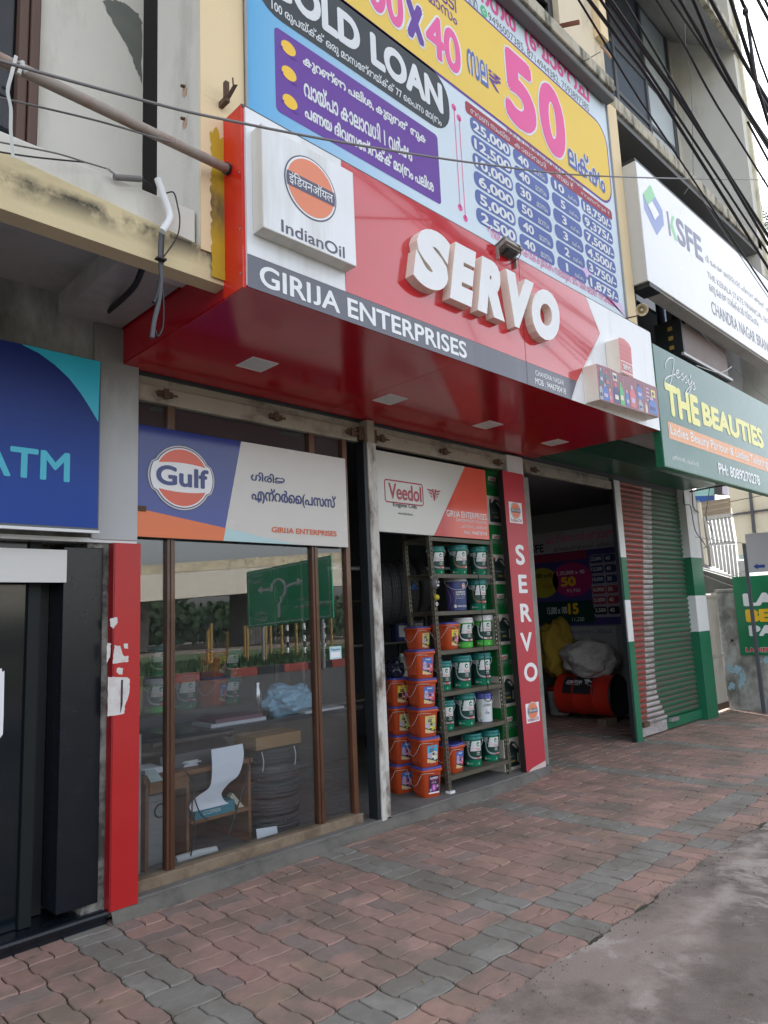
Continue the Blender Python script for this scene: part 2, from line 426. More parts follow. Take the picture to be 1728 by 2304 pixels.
def paver_cell(i, j):
    x0, y0 = X0 + i * CS, Y0 + j * CS
    band = (i % 7 == 0); longb = (j == -1)
    hor = (i + j) % 2 == 0
    grey = (band != longb)
    vx = lambda k, t: x0 + k * CS + AMP * wv(t)      # wavy line x = const
    hy = lambda k, t: y0 + k * CS + AMP * wv(t)
    for h in (0, .5):
        r = rng.random()
        if grey: c = (.16 + .03 * r, .152 + .03 * r, .136 + .03 * r)
        else:
            c = (.22 + .05 * r, .14 + .03 * r, .115 + .028 * r)
            if rng.random() < .16: c = (.25, .15 + .02 * r, .128)
            if rng.random() < .12: c = (.19, .142, .128)
        k_ = rng.uniform(1.2, 1.46); c = tuple(v * k_ for v in c)
        if hor:
            k0, k1 = h, h + .5
            A = [(x0 + t * CS, hy(k0, t) + G) for t in TS]; C_ = [(x0 + t * CS, hy(k1, t) - G) for t in TS]
            lo, hi = k0, k1
            Lf = [(vx(0, lo + (hi - lo) * q) + G, y0 + (lo + (hi - lo) * q) * CS) for q in (.25, .5, .75)]
            Rt = [(vx(1, lo + (hi - lo) * q) - G, y0 + (lo + (hi - lo) * q) * CS) for q in (.25, .5, .75)]
            A[0] = (vx(0, lo) + G, A[0][1]); A[-1] = (vx(1, lo) - G, A[-1][1]); C_[0] = (vx(0, hi) + G, C_[0][1]); C_[-1] = (vx(1, hi) - G, C_[-1][1])
            pts = A + Rt + C_[::-1] + Lf[::-1]
        else:
            k0, k1 = h, h + .5
            A = [(vx(k0, t) + G, y0 + t * CS) for t in TS]; C_ = [(vx(k1, t) - G, y0 + t * CS) for t in TS]
            lo, hi = k0, k1
            Bt = [(x0 + (lo + (hi - lo) * q) * CS, hy(0, lo + (hi - lo) * q) + G) for q in (.25, .5, .75)]
            Tp = [(x0 + (lo + (hi - lo) * q) * CS, hy(1, lo + (hi - lo) * q) - G) for q in (.25, .5, .75)]
            A[0] = (A[0][0], hy(0, lo) + G); A[-1] = (A[-1][0], hy(1, lo) - G); C_[0] = (C_[0][0], hy(0, hi) + G); C_[-1] = (C_[-1][0], hy(1, hi) - G)
            pts = Bt + C_ + Tp[::-1] + A[::-1]
        pts = [(px_ + rng.uniform(-.0011, .0011), py_ + rng.uniform(-.0011, .0011)) for px_, py_ in pts]      # worn, chipped arrises
        pav.block(pts, c, rng)
for i in range(-7, 62):
    for j in range(-2, 20):
        x, y = X0 + (i + .5) * CS, Y0 + (j + .5) * CS
        edge = 3.99 if x < 1.72 else 3.96 if x < 5.7 else (4.05 if x < 6.3 else (7.2 if x < 10.2 else 4.2))
        if y < edge + .05 and x < 15: paver_cell(i, j)
me = bpy.data.meshes.new('sidewalk'); me.from_pydata(pav.v, [], pav.f)
ca = me.color_attributes.new('tint', 'FLOAT_COLOR', 'CORNER')
buf = []
for f, c in zip(pav.f, pav.c): buf += [*c, 1.0] * len(f)
ca.data.foreach_set('color', buf); me.materials.append(paver_m); me.update()
sw = bpy.data.objects.new('sidewalk', me); COL.objects.link(sw); sw['kind'] = 'structure'
mb = MB(); mb.add([(-3, 1.5, -.0085), (15, 1.5, -.0085), (15, 7.4, -.0085), (-3, 7.4, -.0085)], [(0, 1, 2, 3)], joint_m)
mb.build('sidewalk_bedding', kind='structure')

shoulder_m = mat('old_concrete_shoulder', (.265, .218, .188), .85, .3, 2.6, .4, 130, dirt=(.085, .07, .06), damt=.9, dscale=1.3, thr=.5)
def add_patches(m, col, scale, thr, amt):
    t = m.node_tree; N, L = t.nodes.new, t.links.new; p = t.nodes['Principled BSDF']; src = p.inputs['Base Color'].links[0].from_socket
    tc = N('ShaderNodeTexCoord'); n1 = N('ShaderNodeTexNoise'); n1.inputs['Scale'].default_value = scale; n1.inputs['Detail'].default_value = 9; n1.inputs['Roughness'].default_value = .72; n1.inputs['Distortion'].default_value = .6
    L(tc.outputs['Object'], n1.inputs['Vector']); r_ = N('ShaderNodeMapRange'); r_.inputs['From Min'].default_value = thr; r_.inputs['From Max'].default_value = thr + .07; r_.inputs['To Max'].default_value = amt
    L(n1.outputs['Fac'], r_.inputs['Value']); mx = N('ShaderNodeMix'); mx.data_type = 'RGBA'; L(r_.outputs[0], mx.inputs['Factor']); L(src, mx.inputs[6]); mx.inputs[7].default_value = (*col, 1); L(mx.outputs[2], p.inputs['Base Color'])
add_patches(shoulder_m, (.36, .33, .30), 55, .62, .6); add_patches(shoulder_m, (.06, .052, .046), 38, .63, .6)
add_patches(paver_m, (.36, .32, .28), 70, .64, .45); add_patches(paver_m, (.07, .058, .048), 46, .65, .5)
def damp_side(m, kx, ky, k0, amp):
    """the ground towards the road stays damp and dark; a pale lime rim marks where it dries"""
    t = m.node_tree; N, L = t.nodes.new, t.links.new; p = t.nodes['Principled BSDF']; src = p.inputs['Base Color'].links[0].from_socket
    tc = N('ShaderNodeTexCoord'); sp = N('ShaderNodeSeparateXYZ'); L(tc.outputs['Object'], sp.inputs[0])
    nz = N('ShaderNodeTexNoise'); nz.inputs['Scale'].default_value = 1.1; nz.inputs['Detail'].default_value = 9; nz.inputs['Roughness'].default_value = .66; L(tc.outputs['Object'], nz.inputs['Vector'])
    def mth(op, a, b):
        q = N('ShaderNodeMath'); q.operation = op
        for k, v in enumerate((a, b)):
            if isinstance(v, (int, float)): q.inputs[k].default_value = v
            else: L(v, q.inputs[k])
        return q.outputs[0]
    d = mth('ADD', mth('ADD', mth('MULTIPLY', sp.outputs[0], kx), mth('MULTIPLY', sp.outputs[1], ky)), mth('ADD', mth('MULTIPLY', nz.outputs['Fac'], amp), k0 - amp / 2))
    def ramp(lo, hi, to):
        r_ = N('ShaderNodeMapRange'); r_.inputs['From Min'].default_value = lo; r_.inputs['From Max'].default_value = hi; r_.inputs['To Max'].default_value = to; L(d, r_.inputs['Value']); return r_.outputs[0]
    def over(c, fac, src):
        mx = N('ShaderNodeMix'); mx.data_type = 'RGBA'; L(fac, mx.inputs['Factor']); L(src, mx.inputs[6]); mx.inputs[7].default_value = (*c, 1); return mx.outputs[2]
    n2 = N('ShaderNodeTexNoise'); n2.inputs['Scale'].default_value = 7; n2.inputs['Detail'].default_value = 6; L(tc.outputs['Object'], n2.inputs['Vector'])
    pk = N('ShaderNodeMapRange'); pk.inputs['From Min'].default_value = .44; pk.inputs['From Max'].default_value = .62; L(n2.outputs['Fac'], pk.inputs['Value'])
    o = over((.37, .32, .285), mth('MULTIPLY', mth('MULTIPLY', ramp(-.22, -.02, .85), pk.outputs[0]), 1), src)
    o = over((.125, .102, .088), ramp(-.03, .10, .75), o)
    L(o, p.inputs['Base Color'])
damp_side(shoulder_m, .13, -1.0, 1.10, .55)
add_patches(shoulder_m, (.38, .335, .305), 1.5, .56, .8)
# concrete shoulder laps unevenly over the outer pavers
edge = []
x = -6.
while x < 16:
    edge.append((x, 1.93 + .018 * math.sin(x * 3.1) + .012 * math.sin(x * 11 + 1) + rng.uniform(-.008, .008), .0045)); x += rng.uniform(.008, .03)
poly = [(16, -1.2, .004), (-6, -1.2, .004)] + edge
mb = MB(); mb.add(poly, [list(range(len(poly)))], shoulder_m)
mb.build('road_shoulder', kind='structure')
asph = mat('asphalt', (.05, .05, .052), .85, .25, 8, .4, 120)
mb = MB(); mb.add([(-400, -400, -.06), (400, -400, -.06), (400, 400, -.06), (-400, 400, -.06)], [(0, 1, 2, 3)], mat('bare_earth', (.16, .13, .1), .95, .2)); mb.build('ground', kind='structure')
mb = MB(); mb.add([(-60, -10.6, -.02), (90, -10.6, -.02), (90, 1.6, -.02), (-60, 1.6, -.02)], [(0, 1, 2, 3)], asph); mb.build('road', kind='structure')
# far verge across the road (seen reflected in the window)
mb = MB()
for i in range(70): mb.box(-30 + i, -29.03 + i, -10.85, -10.6, -.02, .22, dark if i % 2 else mat('kerb_red_paint', (.25, .05, .04), .8))
mb.build('kerb', kind='structure')
mb = MB(); mb.box(-40, 60, -24, -10.85, -.02, .2, mat('verge_grass_soil', (.04, .07, .02), .95, .4, 9, .5, 20)); mb.build('verge', kind='structure')
gm = mat('grass_blades', (.03, .075, .018), .8, .4, 3)
mb = MB()
for k in range(9000):
    x, y = rng.uniform(0, 32), rng.uniform(-17, -10.9); h = rng.uniform(.06, .24); a = rng.uniform(0, 6.28); dx, dy = .05 * math.cos(a), .05 * math.sin(a)
    mb.add([(x - dx, y - dy, .19), (x + dx, y + dy, .19), (x + rng.uniform(-.1, .1), y + rng.uniform(-.1, .1), .19 + h)], [(0, 1, 2)], gm)
o = mb.build('grass', kind='stuff'); tag(o, 'green grass growing on the verge across the road', 'grass')

# ================================================================== BUILDING
B = thing('commercial_building', (6, 5, 0), 'cream and yellow three storey shop building with open shop bays and recessed balconies', 'building')
def bp(name, mb, bevel=0, parent=None): return mb.build(name, parent or B, bevel)
# ground floor shell
mb = MB()
mb.prism([(1.9, 3.99, -.05), (6.12, 3.99, -.05), (6.12, 4.42, -.05), (6.34, 4.42, -.05), (6.34, 8.45, -.05), (1.9, 8.45, -.05)], (0, 0, FL + .05), mat('shop_cement_floor', (.16, .155, .15), .75, .2, 5, .3, 70, dirt=(.08, .075, .07), damt=.6, dscale=2, thr=.5))
bp('floor', mb, .012)
# ragged cement threshold in front of the shop floor
mb = MB(); n = 60; xs = [1.775 + 4.05 * i / n for i in range(n + 1)]
fr = [(x, 3.935 + .012 * math.sin(x * 2.1) + rng.uniform(-.012, .012)) for x in xs]
mid = [(x, 3.958 + rng.uniform(-.008, .008)) for x in xs]
vs = [(x, y, .0) for x, y in fr] + [(x, y, .05 + rng.uniform(-.008, .008)) for x, y in mid] + [(x, 3.985, FL - .012 + rng.uniform(-.004, .004)) for x in xs] + [(x, 4.02, FL - .006) for x in xs]
k = n + 1
mb.add(vs, [(r * k + i, r * k + i + 1, (r + 1) * k + i + 1, (r + 1) * k + i) for r in range(3) for i in range(n)], mat('broken_cement', (.14, .135, .12), .92, .22, 8, .6, 50, dirt=(.07, .07, .06), damt=.8, dscale=4, thr=.5), True)
bp('threshold', mb)
mb = MB()
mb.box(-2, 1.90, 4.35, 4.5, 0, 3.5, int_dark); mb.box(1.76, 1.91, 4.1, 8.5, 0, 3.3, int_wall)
mb.box(1.9, 6.44, 8.4, 8.55, 0, 3.3, int_wall); mb.box(6.34, 6.44, 4.42, 8.4, 0, 3.3, int_wall)
mb.box(10.0, 10.12, 4.2, 8.4, 0, 3.3, mat('poster_room_wall', (.24, .25, .255), .9, .08)); mb.box(6.44, 10.0, 8.4, 8.55, 0, 3.3, int_wall)
bp('interior_wall', mb)
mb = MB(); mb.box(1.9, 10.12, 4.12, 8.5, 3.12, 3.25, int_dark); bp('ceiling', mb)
# grey wall above the kiosk, and its pillar end
mb = MB(); mb.box(-2, 1.925, 4.05, 4.34, 2.075, 3.55, grey_wall); bp('wall', mb, .006)
mb = MB(); mb.box(1.655, 1.931, 4.02, 4.049, 2.068, 3.373, pale_grey); bp('wall_facing', mb, .004)
mb = MB(); mb.box(1.65, 1.93, 4.06, 4.3, .0, 2.07, mat('pillar_base', (.4, .39, .36), .9, .15, 6, .4, 40, dirt=(.06, .055, .05), damt=.9, dscale=6, thr=.45)); bp('pillar', mb)
# slab, cross beam
mb = MB(); mb.box(-2, 1.45, 2.98, 4.05, 3.5, 3.62, under); mb.box(1.83, 11, 2.98, 4.3, 3.42, 3.6, under); bp('slab', mb)
mb = MB(); mb.box(1.45, 1.815, 2.98, 4.05, 3.375, 3.62, under); bp('beam', mb)
# stained yellow front beam left of the canopy
pl = [at(*z1(0, 975), Y=2.87), at(*z1(1290, 1585), Y=2.87), at(*z1(1475, 1790), Y=2.87), at(*z1(1478, 1885), Y=2.87), at(*z1(0, 1365), Y=2.87)]
pl[0] = pl[0] + (pl[0] - pl[1]) * 1.2; pl[-1] = Vector((pl[0].x, 2.87, 3.225)); pl[1].x = 1.68; pl[2] = Vector((1.84, 2.87, 3.36)); pl[3] = Vector((1.84, 2.87, 3.213))
mb = MB(); mb.prism(pl, (0, .1, 0), beam_yellow); bp('balcony_beam', mb)
mb = MB(); mb.box(-1, 1.672, 2.893, 3.0, 3.34, 3.568, offwhite); bp('parapet', mb, .006)
# column between balcony and billboard: pale side, yellow face
mb = MB(); mb.box(1.682, 1.93, 2.868, 3.31, 3.374, 6.9, offwhite); bp('column', mb)
mb = MB(); mb.box(1.684, 1.945, 2.858, 2.8675, 4.2, 6.9, cream2); mb.box(1.684, 1.945, 2.8585, 2.8672, 3.36, 4.2, cream2); bp('column_face', mb)
mb = MB()
pts = [(1.74 + rng.uniform(-.008, .008), 2.8572, 3.235 + .785 * k / 40) for k in range(41)] + [(1.75 + .18 * k / 16, 2.8572, 4.02 + rng.uniform(-.03, .05)) for k in range(17)] + [(1.93, 2.8572, 3.235)]
mb.add(pts, [list(range(len(pts)))], yellow_old); bp('yellow_paint_strip', mb)
# balcony back wall, dark opening, door
mb = MB(); mb.box(1.15, 1.738, 3.6, 3.72, 3.63, 7, offwhite)
mb.box(1.5, 3.2, 4.36, 4.4, 3.63, 7, int_dark); bp('balcony_wall', mb)  # dark sheet added behind the gap to stand in for its shade
st = [(660, 0), (720, 120), (800, 260), (850, 360), (890, 460), (918, 540), (922, 160), (900, 90), (820, 30), (760, 0)]
mb = MB(); ps = [at(*z1(*q), Y=3.597) for q in st]
pp = []
for a, b in zip(ps, ps[1:] + ps[:1]):
    for k in range(6): pp.append(a.lerp(b, k / 6) + Vector((rng.uniform(-.006, .006), 0, rng.uniform(-.006, .006))))
mb.add(pp, [list(range(len(pp)))], mat('peeled_plaster', (.15, .16, .145), .95, .25, 8)); bp('peeled_patch', mb)
fr_ = MB(); brown = mat('brown_door_frame', (.10, .055, .04), .6, .2, 6)
fr_.box(1.102, 1.15, 3.56, 3.72, 3.63, 7, brown); fr_.box(1.05, 1.097, 3.575, 3.7, 3.63, 7, brown)
d = bp('balcony_door', fr_, .008)
mb = MB(); mb.box(.3, 1.05, 3.63, 3.65, 3.63, 7, dark_glass); mb.box(.2, 1.0, 4.2, 4.25, 3.63, 7, mat('green_curtain', (.05, .09, .07), .9, .2)); mb.build('pane', d)
# column right of the billboard and wall above it
mb = MB(); mb.box(6.235, 6.497, 2.87, 3.35, 3.4, 6.62, cream2); bp('column', mb, .006)
mb = MB(); mb.box(1.93, 6.235, 3.05, 3.3, 3.6, 6.55, cream); bp('wall', mb)
mb = MB(); mb.box(1.9, 6.18, 2.72, 3.3, 6.55, 6.68, slab_edge); bp('ledge', mb, .01)
mb = MB(); mb.box(1.9, 6.2, 2.74, 2.84, 6.47, 6.545, mat('gutter_pipe', (.12, .12, .125), .6)); bp('gutter', mb, .02)
mb = MB(); mb.box(5.72, 6.62, 3.0, 3.5, 6.68, 11, cream); mb.box(1.9, 4.6, 3.0, 3.5, 6.68, 11, cream); mb.box(6.44, 6.60, 2.92, 2.998, 7.5, 11, cream2); bp('upper_wall', mb)
wf = MB(); fm = mat('black_window_frame', (.02, .022, .024), .5)
wf.box(5.63, 5.72, 3.06, 3.13, 6.68, 10, fm); wf.box(4.6, 4.69, 3.06, 3.13, 6.68, 10, fm); wf.box(4.69, 5.63, 3.06, 3.13, 7.42, 7.49, fm)
wo = bp('window', wf, .004); mb = MB(); mb.box(4.69, 5.63, 3.09, 3.10, 6.68, 10, dark_glass); mb.box(4.6, 5.72, 3.5, 3.55, 6.6, 10.2, dark); mb.build('pane', wo)
mb = MB(); a = at(*z7(185, 190), Y=2.95); b = at(*z7(375, 150), Y=2.55); mb.obox((a + b) / 2, (b - a) / 2, (.008, .0, 0), (0, 0, .02), mat('rust_red_angle', (.3, .12, .08), .8)); bp('bracket', mb)
# right balcony: slab, sloping sunshade, fin, window
mb = MB(); mb.box(6.5, 10.95, 2.87, 4.3, 6.625, 6.78, slab_edge); bp('slab', mb, .01)
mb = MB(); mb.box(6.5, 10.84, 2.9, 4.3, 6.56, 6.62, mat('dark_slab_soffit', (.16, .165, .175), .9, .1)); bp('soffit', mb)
mb = MB(); mb.box(10.80, 11.0, 2.87, 4.3, 3.4, 12, offwhite); bp('fin', mb)
mb = MB(); mb.box(10.98, 11.06, 2.83, 3.05, 3.4, 12, mat('pale_yellow_trim', (.7, .66, .5), .85, .08, 3, dirt=(.2, .19, .15), damt=.6, dscale=3, streak=2, thr=.56)); bp('fin_edge', mb)
mb = MB(); mb.prism([(6.6, 3.9, 10.7), (10.8, 3.9, 10.7), (10.8, 2.87, 9.85), (6.6, 2.87, 9.85)], (0, 0, .12), under)
mb.box(6.6, 10.98, 2.8, 2.868, 9.82, 10.1, slab_edge); bp('sunshade', mb)
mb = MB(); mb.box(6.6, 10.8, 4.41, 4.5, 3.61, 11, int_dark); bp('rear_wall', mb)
mb = MB(); mb.box(-4, 11, 2.6, 12, 12.0, 12.3, slab_edge); bp('roof', mb)  # unseen roof, added to keep the sun out of the upper floors
mb = MB(); mb.box(-4, 11, 8.56, 12, 0, 12, offwhite); mb.box(-4.2, -4, 4.4, 12, 0, 12, offwhite); bp('unseen_rear_block', mb)  # unseen rear mass, added to block the sun from behind
wf = MB(); gfm = mat('grey_window_frame', (.10, .11, .125), .5)
xs = [6.62, 7.65, 8.68, 9.7, 10.66]
for x in xs: wf.box(x - .035, x + .035, 3.78, 3.85, 6.78, 10.66, gfm)
for x0_, x1_ in zip(xs, xs[1:]):
    for z in (6.80, 8.55, 9.3, 10.6): wf.box(x0_ + .035, x1_ - .035, 3.785, 3.845, z, z + .06, gfm)
wo = bp('window', wf, .004)
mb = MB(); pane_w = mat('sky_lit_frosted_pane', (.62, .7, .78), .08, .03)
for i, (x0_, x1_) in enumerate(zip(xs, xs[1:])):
    mb.box(x0_ + .036, x1_ - .036, 3.81, 3.816, 6.86, 10.6, pane_w if i == 3 else mat('sky_reflection_pane', (.13, .155, .20), .06, .1))  # reflected sky is put into these opaque pane colours
mb.build('pane', wo)
cur = MB()
for i in range(40): cur.box(8.75 + i * .022, 8.768 + i * .022, 3.86 + .01 * (i % 2), 3.875 + .01 * (i % 2), 6.9, 9.2, mat('red_curtain', (.35, .05, .09), .9, .2))
for i in range(8): cur.box(8.72, 9.66, 3.853, 3.858, 6.95 + i * .2, 6.965 + i * .2, dark)
cur.build('curtain', wo)
mb = MB(); mb.box(10.66, 10.8, 3.78, 4.2, 6.78, 10.7, offwhite); bp('jamb', mb)
# glazed first floor behind the long white light box
wf = MB()
for x in (6.5, 7.25, 8.0, 8.8, 9.6): wf.box(x, x + .07, 3.55, 3.62, 3.6, 6.5, mat('dark_blue_frame', (.02, .025, .05), .45))
wo = bp('window', wf, .004); mb = MB(); mb.box(6.5, 10.8, 3.59, 3.6, 3.6, 6.5, dark_glass); mb.build('pane', wo)
mb = MB(); mb.box(9.4, 10.8, 3.3, 3.5, 3.6, 6.5, mat('grey_side_wall', (.36, .36, .37), .9, .08)); bp('side_wall', mb)
# shutter guide beams over the bays (rusty latches are sub-parts)
rng2 = random.Random(3)
mb = MB(); mb.box(1.935, 3.80, 4.06, 4.115, 2.96, 3.07, lintel_m); mb.box(1.935, 8.0, 4.085, 4.13, 3.073, 3.13, lintel_m)
mb.box(3.97, 5.78, 4.06, 4.115, 2.96, 3.07, lintel_m); mb.box(6.17, 8.0, 4.06, 4.115, 2.985, 3.085, lintel_m)
lb = bp('lintel', mb, .006)
for x in (2.12, 2.98, 3.72, 4.05, 4.85, 5.66, 6.3):
    mb = MB(); z = 3.02
    mb.box(x - .05, x + .05, 4.035, 4.058, z - .018, z + .018, rust); mb.box(x - .02, x + .015, 4.02, 4.034, z - .035, z + .03, rust); mb.tube([(x - .07, 4.03, z), (x + .075, 4.03, z - .004)], .008, rust); mb.build('latch', lb)
# posts
mb = MB(); mb.box(3.832, 3.884, 3.985, 4.075, .02, 2.95, peel); mb.box(3.886, 3.93, 3.99, 4.075, .02, 2.95, peel); bp('post', mb, .006)
mb = MB(); mb.box(3.795, 3.831, 3.995, 4.09, .02, 2.95, dark); bp('post_channel', mb, .004)
mb = MB(); mb.box(3.85, 3.93, 4.0, 4.1, 2.95, 3.14, mat('post_head', (.3, .27, .22), .7)); mb.box(3.79, 3.99, 4.03, 4.09, 2.97, 3.08, rust); bp('post_head', mb, .005)
mb = MB(); mb.box(5.84, 6.12, 4.06, 4.4, 2.93, 3.13, white); mb.box(6.06, 6.2, 4.06, 4.16, 0, 2.93, conc); bp('pillar', mb, .005)
def striped(name, x0_, x1_, y0_, y1_, cuts, top):
    mb = MB(); z = 0.
    for i, c in enumerate(cuts + [top]):
        mb.box(x0_, x1_, y0_, y1_, z, c, green_paint if i % 2 == 0 else white); z = c + .0
    return bp(name, mb)
striped('post', 8.035, 8.17, 4.04, 4.085, [1.15, 1.64, 2.153], 3.1)
mb = MB(); mb.box(8.005, 8.034, 4.05, 4.1, .0, 3.1, dark); bp('post_edge', mb)
striped('post', 10.06, 10.44, 4.02, 4.3, [1.18, 1.675, 2.208], 3.2)
# roller shutter
sh = MB(); red_s = mat('shutter_red', (.30, .04, .03), .45, .12, 6, dirt=(.12, .05, .04), damt=.6, dscale=3, streak=.5, thr=.55); wh_s = mat('shutter_white', (.44, .42, .43), .5, .15, 6, dirt=(.17, .14, .12), damt=.7, dscale=4, streak=.5, thr=.5)
gr_s = mat('shutter_green', (.016, .105, .055), .5, .2, 6, dirt=(.07, .07, .05), damt=.7, dscale=3, streak=.4, thr=.5); gap_s = mat('shutter_bare_slat', (.13, .11, .09), .6, .2, 8)
rb = [(z, x) for x, z in [(lambda q: (q.x, q.z))(at(*c_, Y=4.12)) for c_ in (z8(375, 1640), z8(358, 1500), z8(345, 900), z8(330, 300), z9(330 * 1.4034, 100))]]
redx = lambda z: 8.60 if z > .9 else 8.60 - .02 * (z < .3)
qs = [at(*z8(*c_), Y=4.12) for c_ in ((640, 1600), (590, 1500), (550, 1440), (500, 1330), (468, 1220), (445, 1000), (430, 500), (425, 200))]
zc = crop(1380, 1000, 4.767)
qs += [at(*zc(*c_), Y=4.12) for c_ in ((408, 480), (415, 1000))]
rq = [at(*zc(*c_), Y=4.12) for c_ in ((318, 470), (320, 900))] + [at(*z8(*c_), Y=4.12) for c_ in ((372, 1600), (360, 1400), (350, 1000), (335, 600), (325, 250))]
def interp(tab, z):
    tab = sorted((q.z, q.x) for q in tab)
    if z <= tab[0][0]: return tab[0][1]
    for (a, b), (c, d) in zip(tab, tab[1:]):
        if z <= c: return b + (d - b) * (z - a) / (c - a)
    return tab[-1][1]
PITCH = .0655; z = .14; k = 0
while z < 3.12:
    prof = [(0, 0), (.006, .014), (.026, .022), (.046, .016), (.056, 0), (PITCH, 0)]
    xr, xw = interp(rq, z + .03), interp(qs, z + .03)
    for (a, b), (c, d) in zip(prof, prof[1:]):
        gap = a >= .046
        for x0_, x1_, m in ((8.17, xr, red_s), (xr, xw, wh_s), (xw, 10.06, gr_s)):
            m2 = gap_s if gap else m
            sh.add([(x0_, 4.14 - b, z + a), (x1_, 4.14 - b, z + a), (x1_, 4.14 - d, z + c), (x0_, 4.14 - d, z + c)], [(0, 1, 2, 3)], m2, False)
    z += PITCH
sho = bp('roller_shutter', sh)
mb = MB(); mb.box(8.17, 8.60, 4.095, 4.16, .02, .14, wh_s); mb.box(8.60, 8.95, 4.095, 4.16, .02, .14, wh_s); mb.box(8.95, 10.06, 4.095, 4.16, .02, .14, green_paint); mb.build('bottom_rail', sho)
mb = MB(); mb.box(8.27, 8.42, 4.06, 4.095, .13, .19, rust); mb.box(9.0, 9.22, 4.05, 4.094, .105, .15, steel); mb.build('handle', sho)
# green shutter hood
mb = MB(); mb.box(6.32, 8.35, 3.60, 4.04, 3.165, 3.40, mat('green_hood_panel', (.008, .085, .05), .3, .06, 4)); mb.box(8.356, 10.1, 3.60, 4.04, 3.165, 3.40, MATS['green_hood_panel']); bp('shutter_hood', mb)
mb = MB(); mb.tube([(10.3, 4.0, 3.2), (10.27, 4.0, 2.95), (10.32, 4.0, 2.9), (10.44, 4.0, 2.87)], .008, cable_blk); bp('wire', mb)
# timber framed shop window
wf = MB()
for x0_, x1_ in ((2.15, 2.205), (3.305, 3.36), (3.64, 3.685)): wf.box(x0_, x1_, 4.072, 4.125, .115, 2.97, wood)
for x0_, x1_ in ((2.17, 2.186), (3.325, 3.341)): wf.box(x0_, x1_, 4.064, 4.072, .146, 2.1, wood)
win = bp('shop_window', wf, .006)
mb = MB(); mb.box(1.90, 3.70, 4.045, 4.16, .075, .145, wood_old); mb.build('sill', win, .008)
for x0_, x1_ in ((1.91, 2.15), (2.205, 3.305), (3.36, 3.64)):
    mb = MB(); mb.box(x0_, x1_, 4.10, 4.105, .145, 2.97, glass); mb.build('pane', win)
# kiosk front on the left: black stone cladding, door, plinth
ks = mat('black_granite_cladding', (.007, .010, .015), .25, .2, 14, spec=.4)
mb = MB(); mb.box(1.515, 1.735, 4.045, 4.33, .1, 2.02, ks); bp('cladding', mb, .004)
kf, kd = mat('kiosk_frame', (.008, .012, .014), .5, spec=.25), mat('kiosk_door', (.005, .009, .013), .12, spec=.5)
mb = MB(); mb.box(1.36, 1.42, 4.12, 4.34, .06, 2.05, kf); mb.box(1.421, 1.513, 4.25, 4.34, .06, 2.05, dark); bp('door_frame', mb)
mb = MB(); mb.box(-1, 1.359, 4.145, 4.3, .06, 2.05, kd); bp('door', mb)
mb = MB(); mb.box(-1, 1.76, 3.99, 4.34, -.02, .055, ks); mb.tube([(-1, 3.99, .05), (1.76, 3.99, .05)], .022, ks); bp('plinth', mb)
mb = MB(); mb.box(-1, 1.93, 4.03, 4.35, 2.05, 2.074, white); bp('kiosk_soffit', mb)

# ================================================================== CANOPY
YC = 2.69
cx0, cx1 = 1.83, 6.335
can = thing('shop_canopy', (1.83, 2.69, 3.15), 'red and white projecting canopy with glossy red soffit over the engine oil shop', 'canopy')
mb = MB()
for a, b in ((1.832, 3.45), (3.453, 4.95), (4.953, cx1 - .02)): mb.box(a, b, 2.6935, 4.055, 3.147, 3.156, acp_soffit)
mb.box(1.86, cx1 - .06, 2.75, 4.04, 3.157, 3.17, dark); mb.build('soffit', can)
for a in (1.829, cx1 - .03):
    mb = MB(); mb.box(a, a + .014, 2.874, 4.054, 3.1575, 3.40, acp_soffit); mb.build('side_panel', can)
mb = MB(); mb.box(1.815, 1.832, 2.702, 2.872, 3.145, 4.11, mat('bright_red_panel', (.62, .022, .012), .25, .04)); mb.build('end_panel', can)
f = Sign('Y', YC)
zt, zb_, zs = 4.10, 3.148, 3.318
mb = f.mb
mb.box(1.834, cx1, 2.692, 2.86, 3.158, zt, acp_white)
f.rect(1.834, zs, 2.466, zt, acp_white)
f.poly([(2.47, zs), (4.888, zs), (5.335, 3.83), (5.145, zt), (2.47, zt)], acp_red)
f.poly([(1.834, zb_), (4.775, zb_), (4.885, zs - .002), (1.834, zs - .002)], acp_grey)
f.poly([(4.78, zb_), (cx1, zb_), (cx1, zt), (5.15, zt), (5.34, 3.83)], acp_white)
for x in (4.19,): f.rect(x - .002, zb_, x + .002, zt, ink_black, 2)
f.ptext('GIRIJA ENTERPRISES', (232, 393), (1515, 748), print_white, 2, .022, zm)
f.ptext('CHANDRA NAGAR', (378, 598), (532, 628), print_white, 2, .012, zb)
f.ptext('MOB : 9446790418', (376, 644), (543, 672), print_white, 2, .012, zb)
f.mb.build('fascia_panel', can)
mb = MB(); mb.box(1.82, cx1, 2.70, 2.75, zt + .001, zt + .018, mat('dark_trim', (.05, .05, .05), .5)); mb.build('top_trim', can)
for x in (2.464, 3.64, 4.825, 5.885):
    mb = MB(); mb.box(x - .085, x + .085, 3.44, 3.61, 3.1445, 3.1495, mat('downlight_diffuser', (.62, .62, .62), .4, .03)); dl = mb.build('downlight', can)
    mb = MB()
    for a, b, c, d in ((-.095, .095, 3.43, 3.44), (-.095, .095, 3.61, 3.62), (-.095, -.085, 3.44, 3.61), (.085, .095, 3.44, 3.61)): mb.box(x + a, x + b, c, d, 3.143, 3.1495, white)
    mb.build('rim', dl)

# small screws along the canopy end panel
mb = MB()
for z in (3.22, 3.45, 3.75, 4.02): mb.obox((1.8135, 2.72, z), (.0015, 0, 0), (0, .004, 0), (0, 0, .004), steel)
mb.build('screw', can)

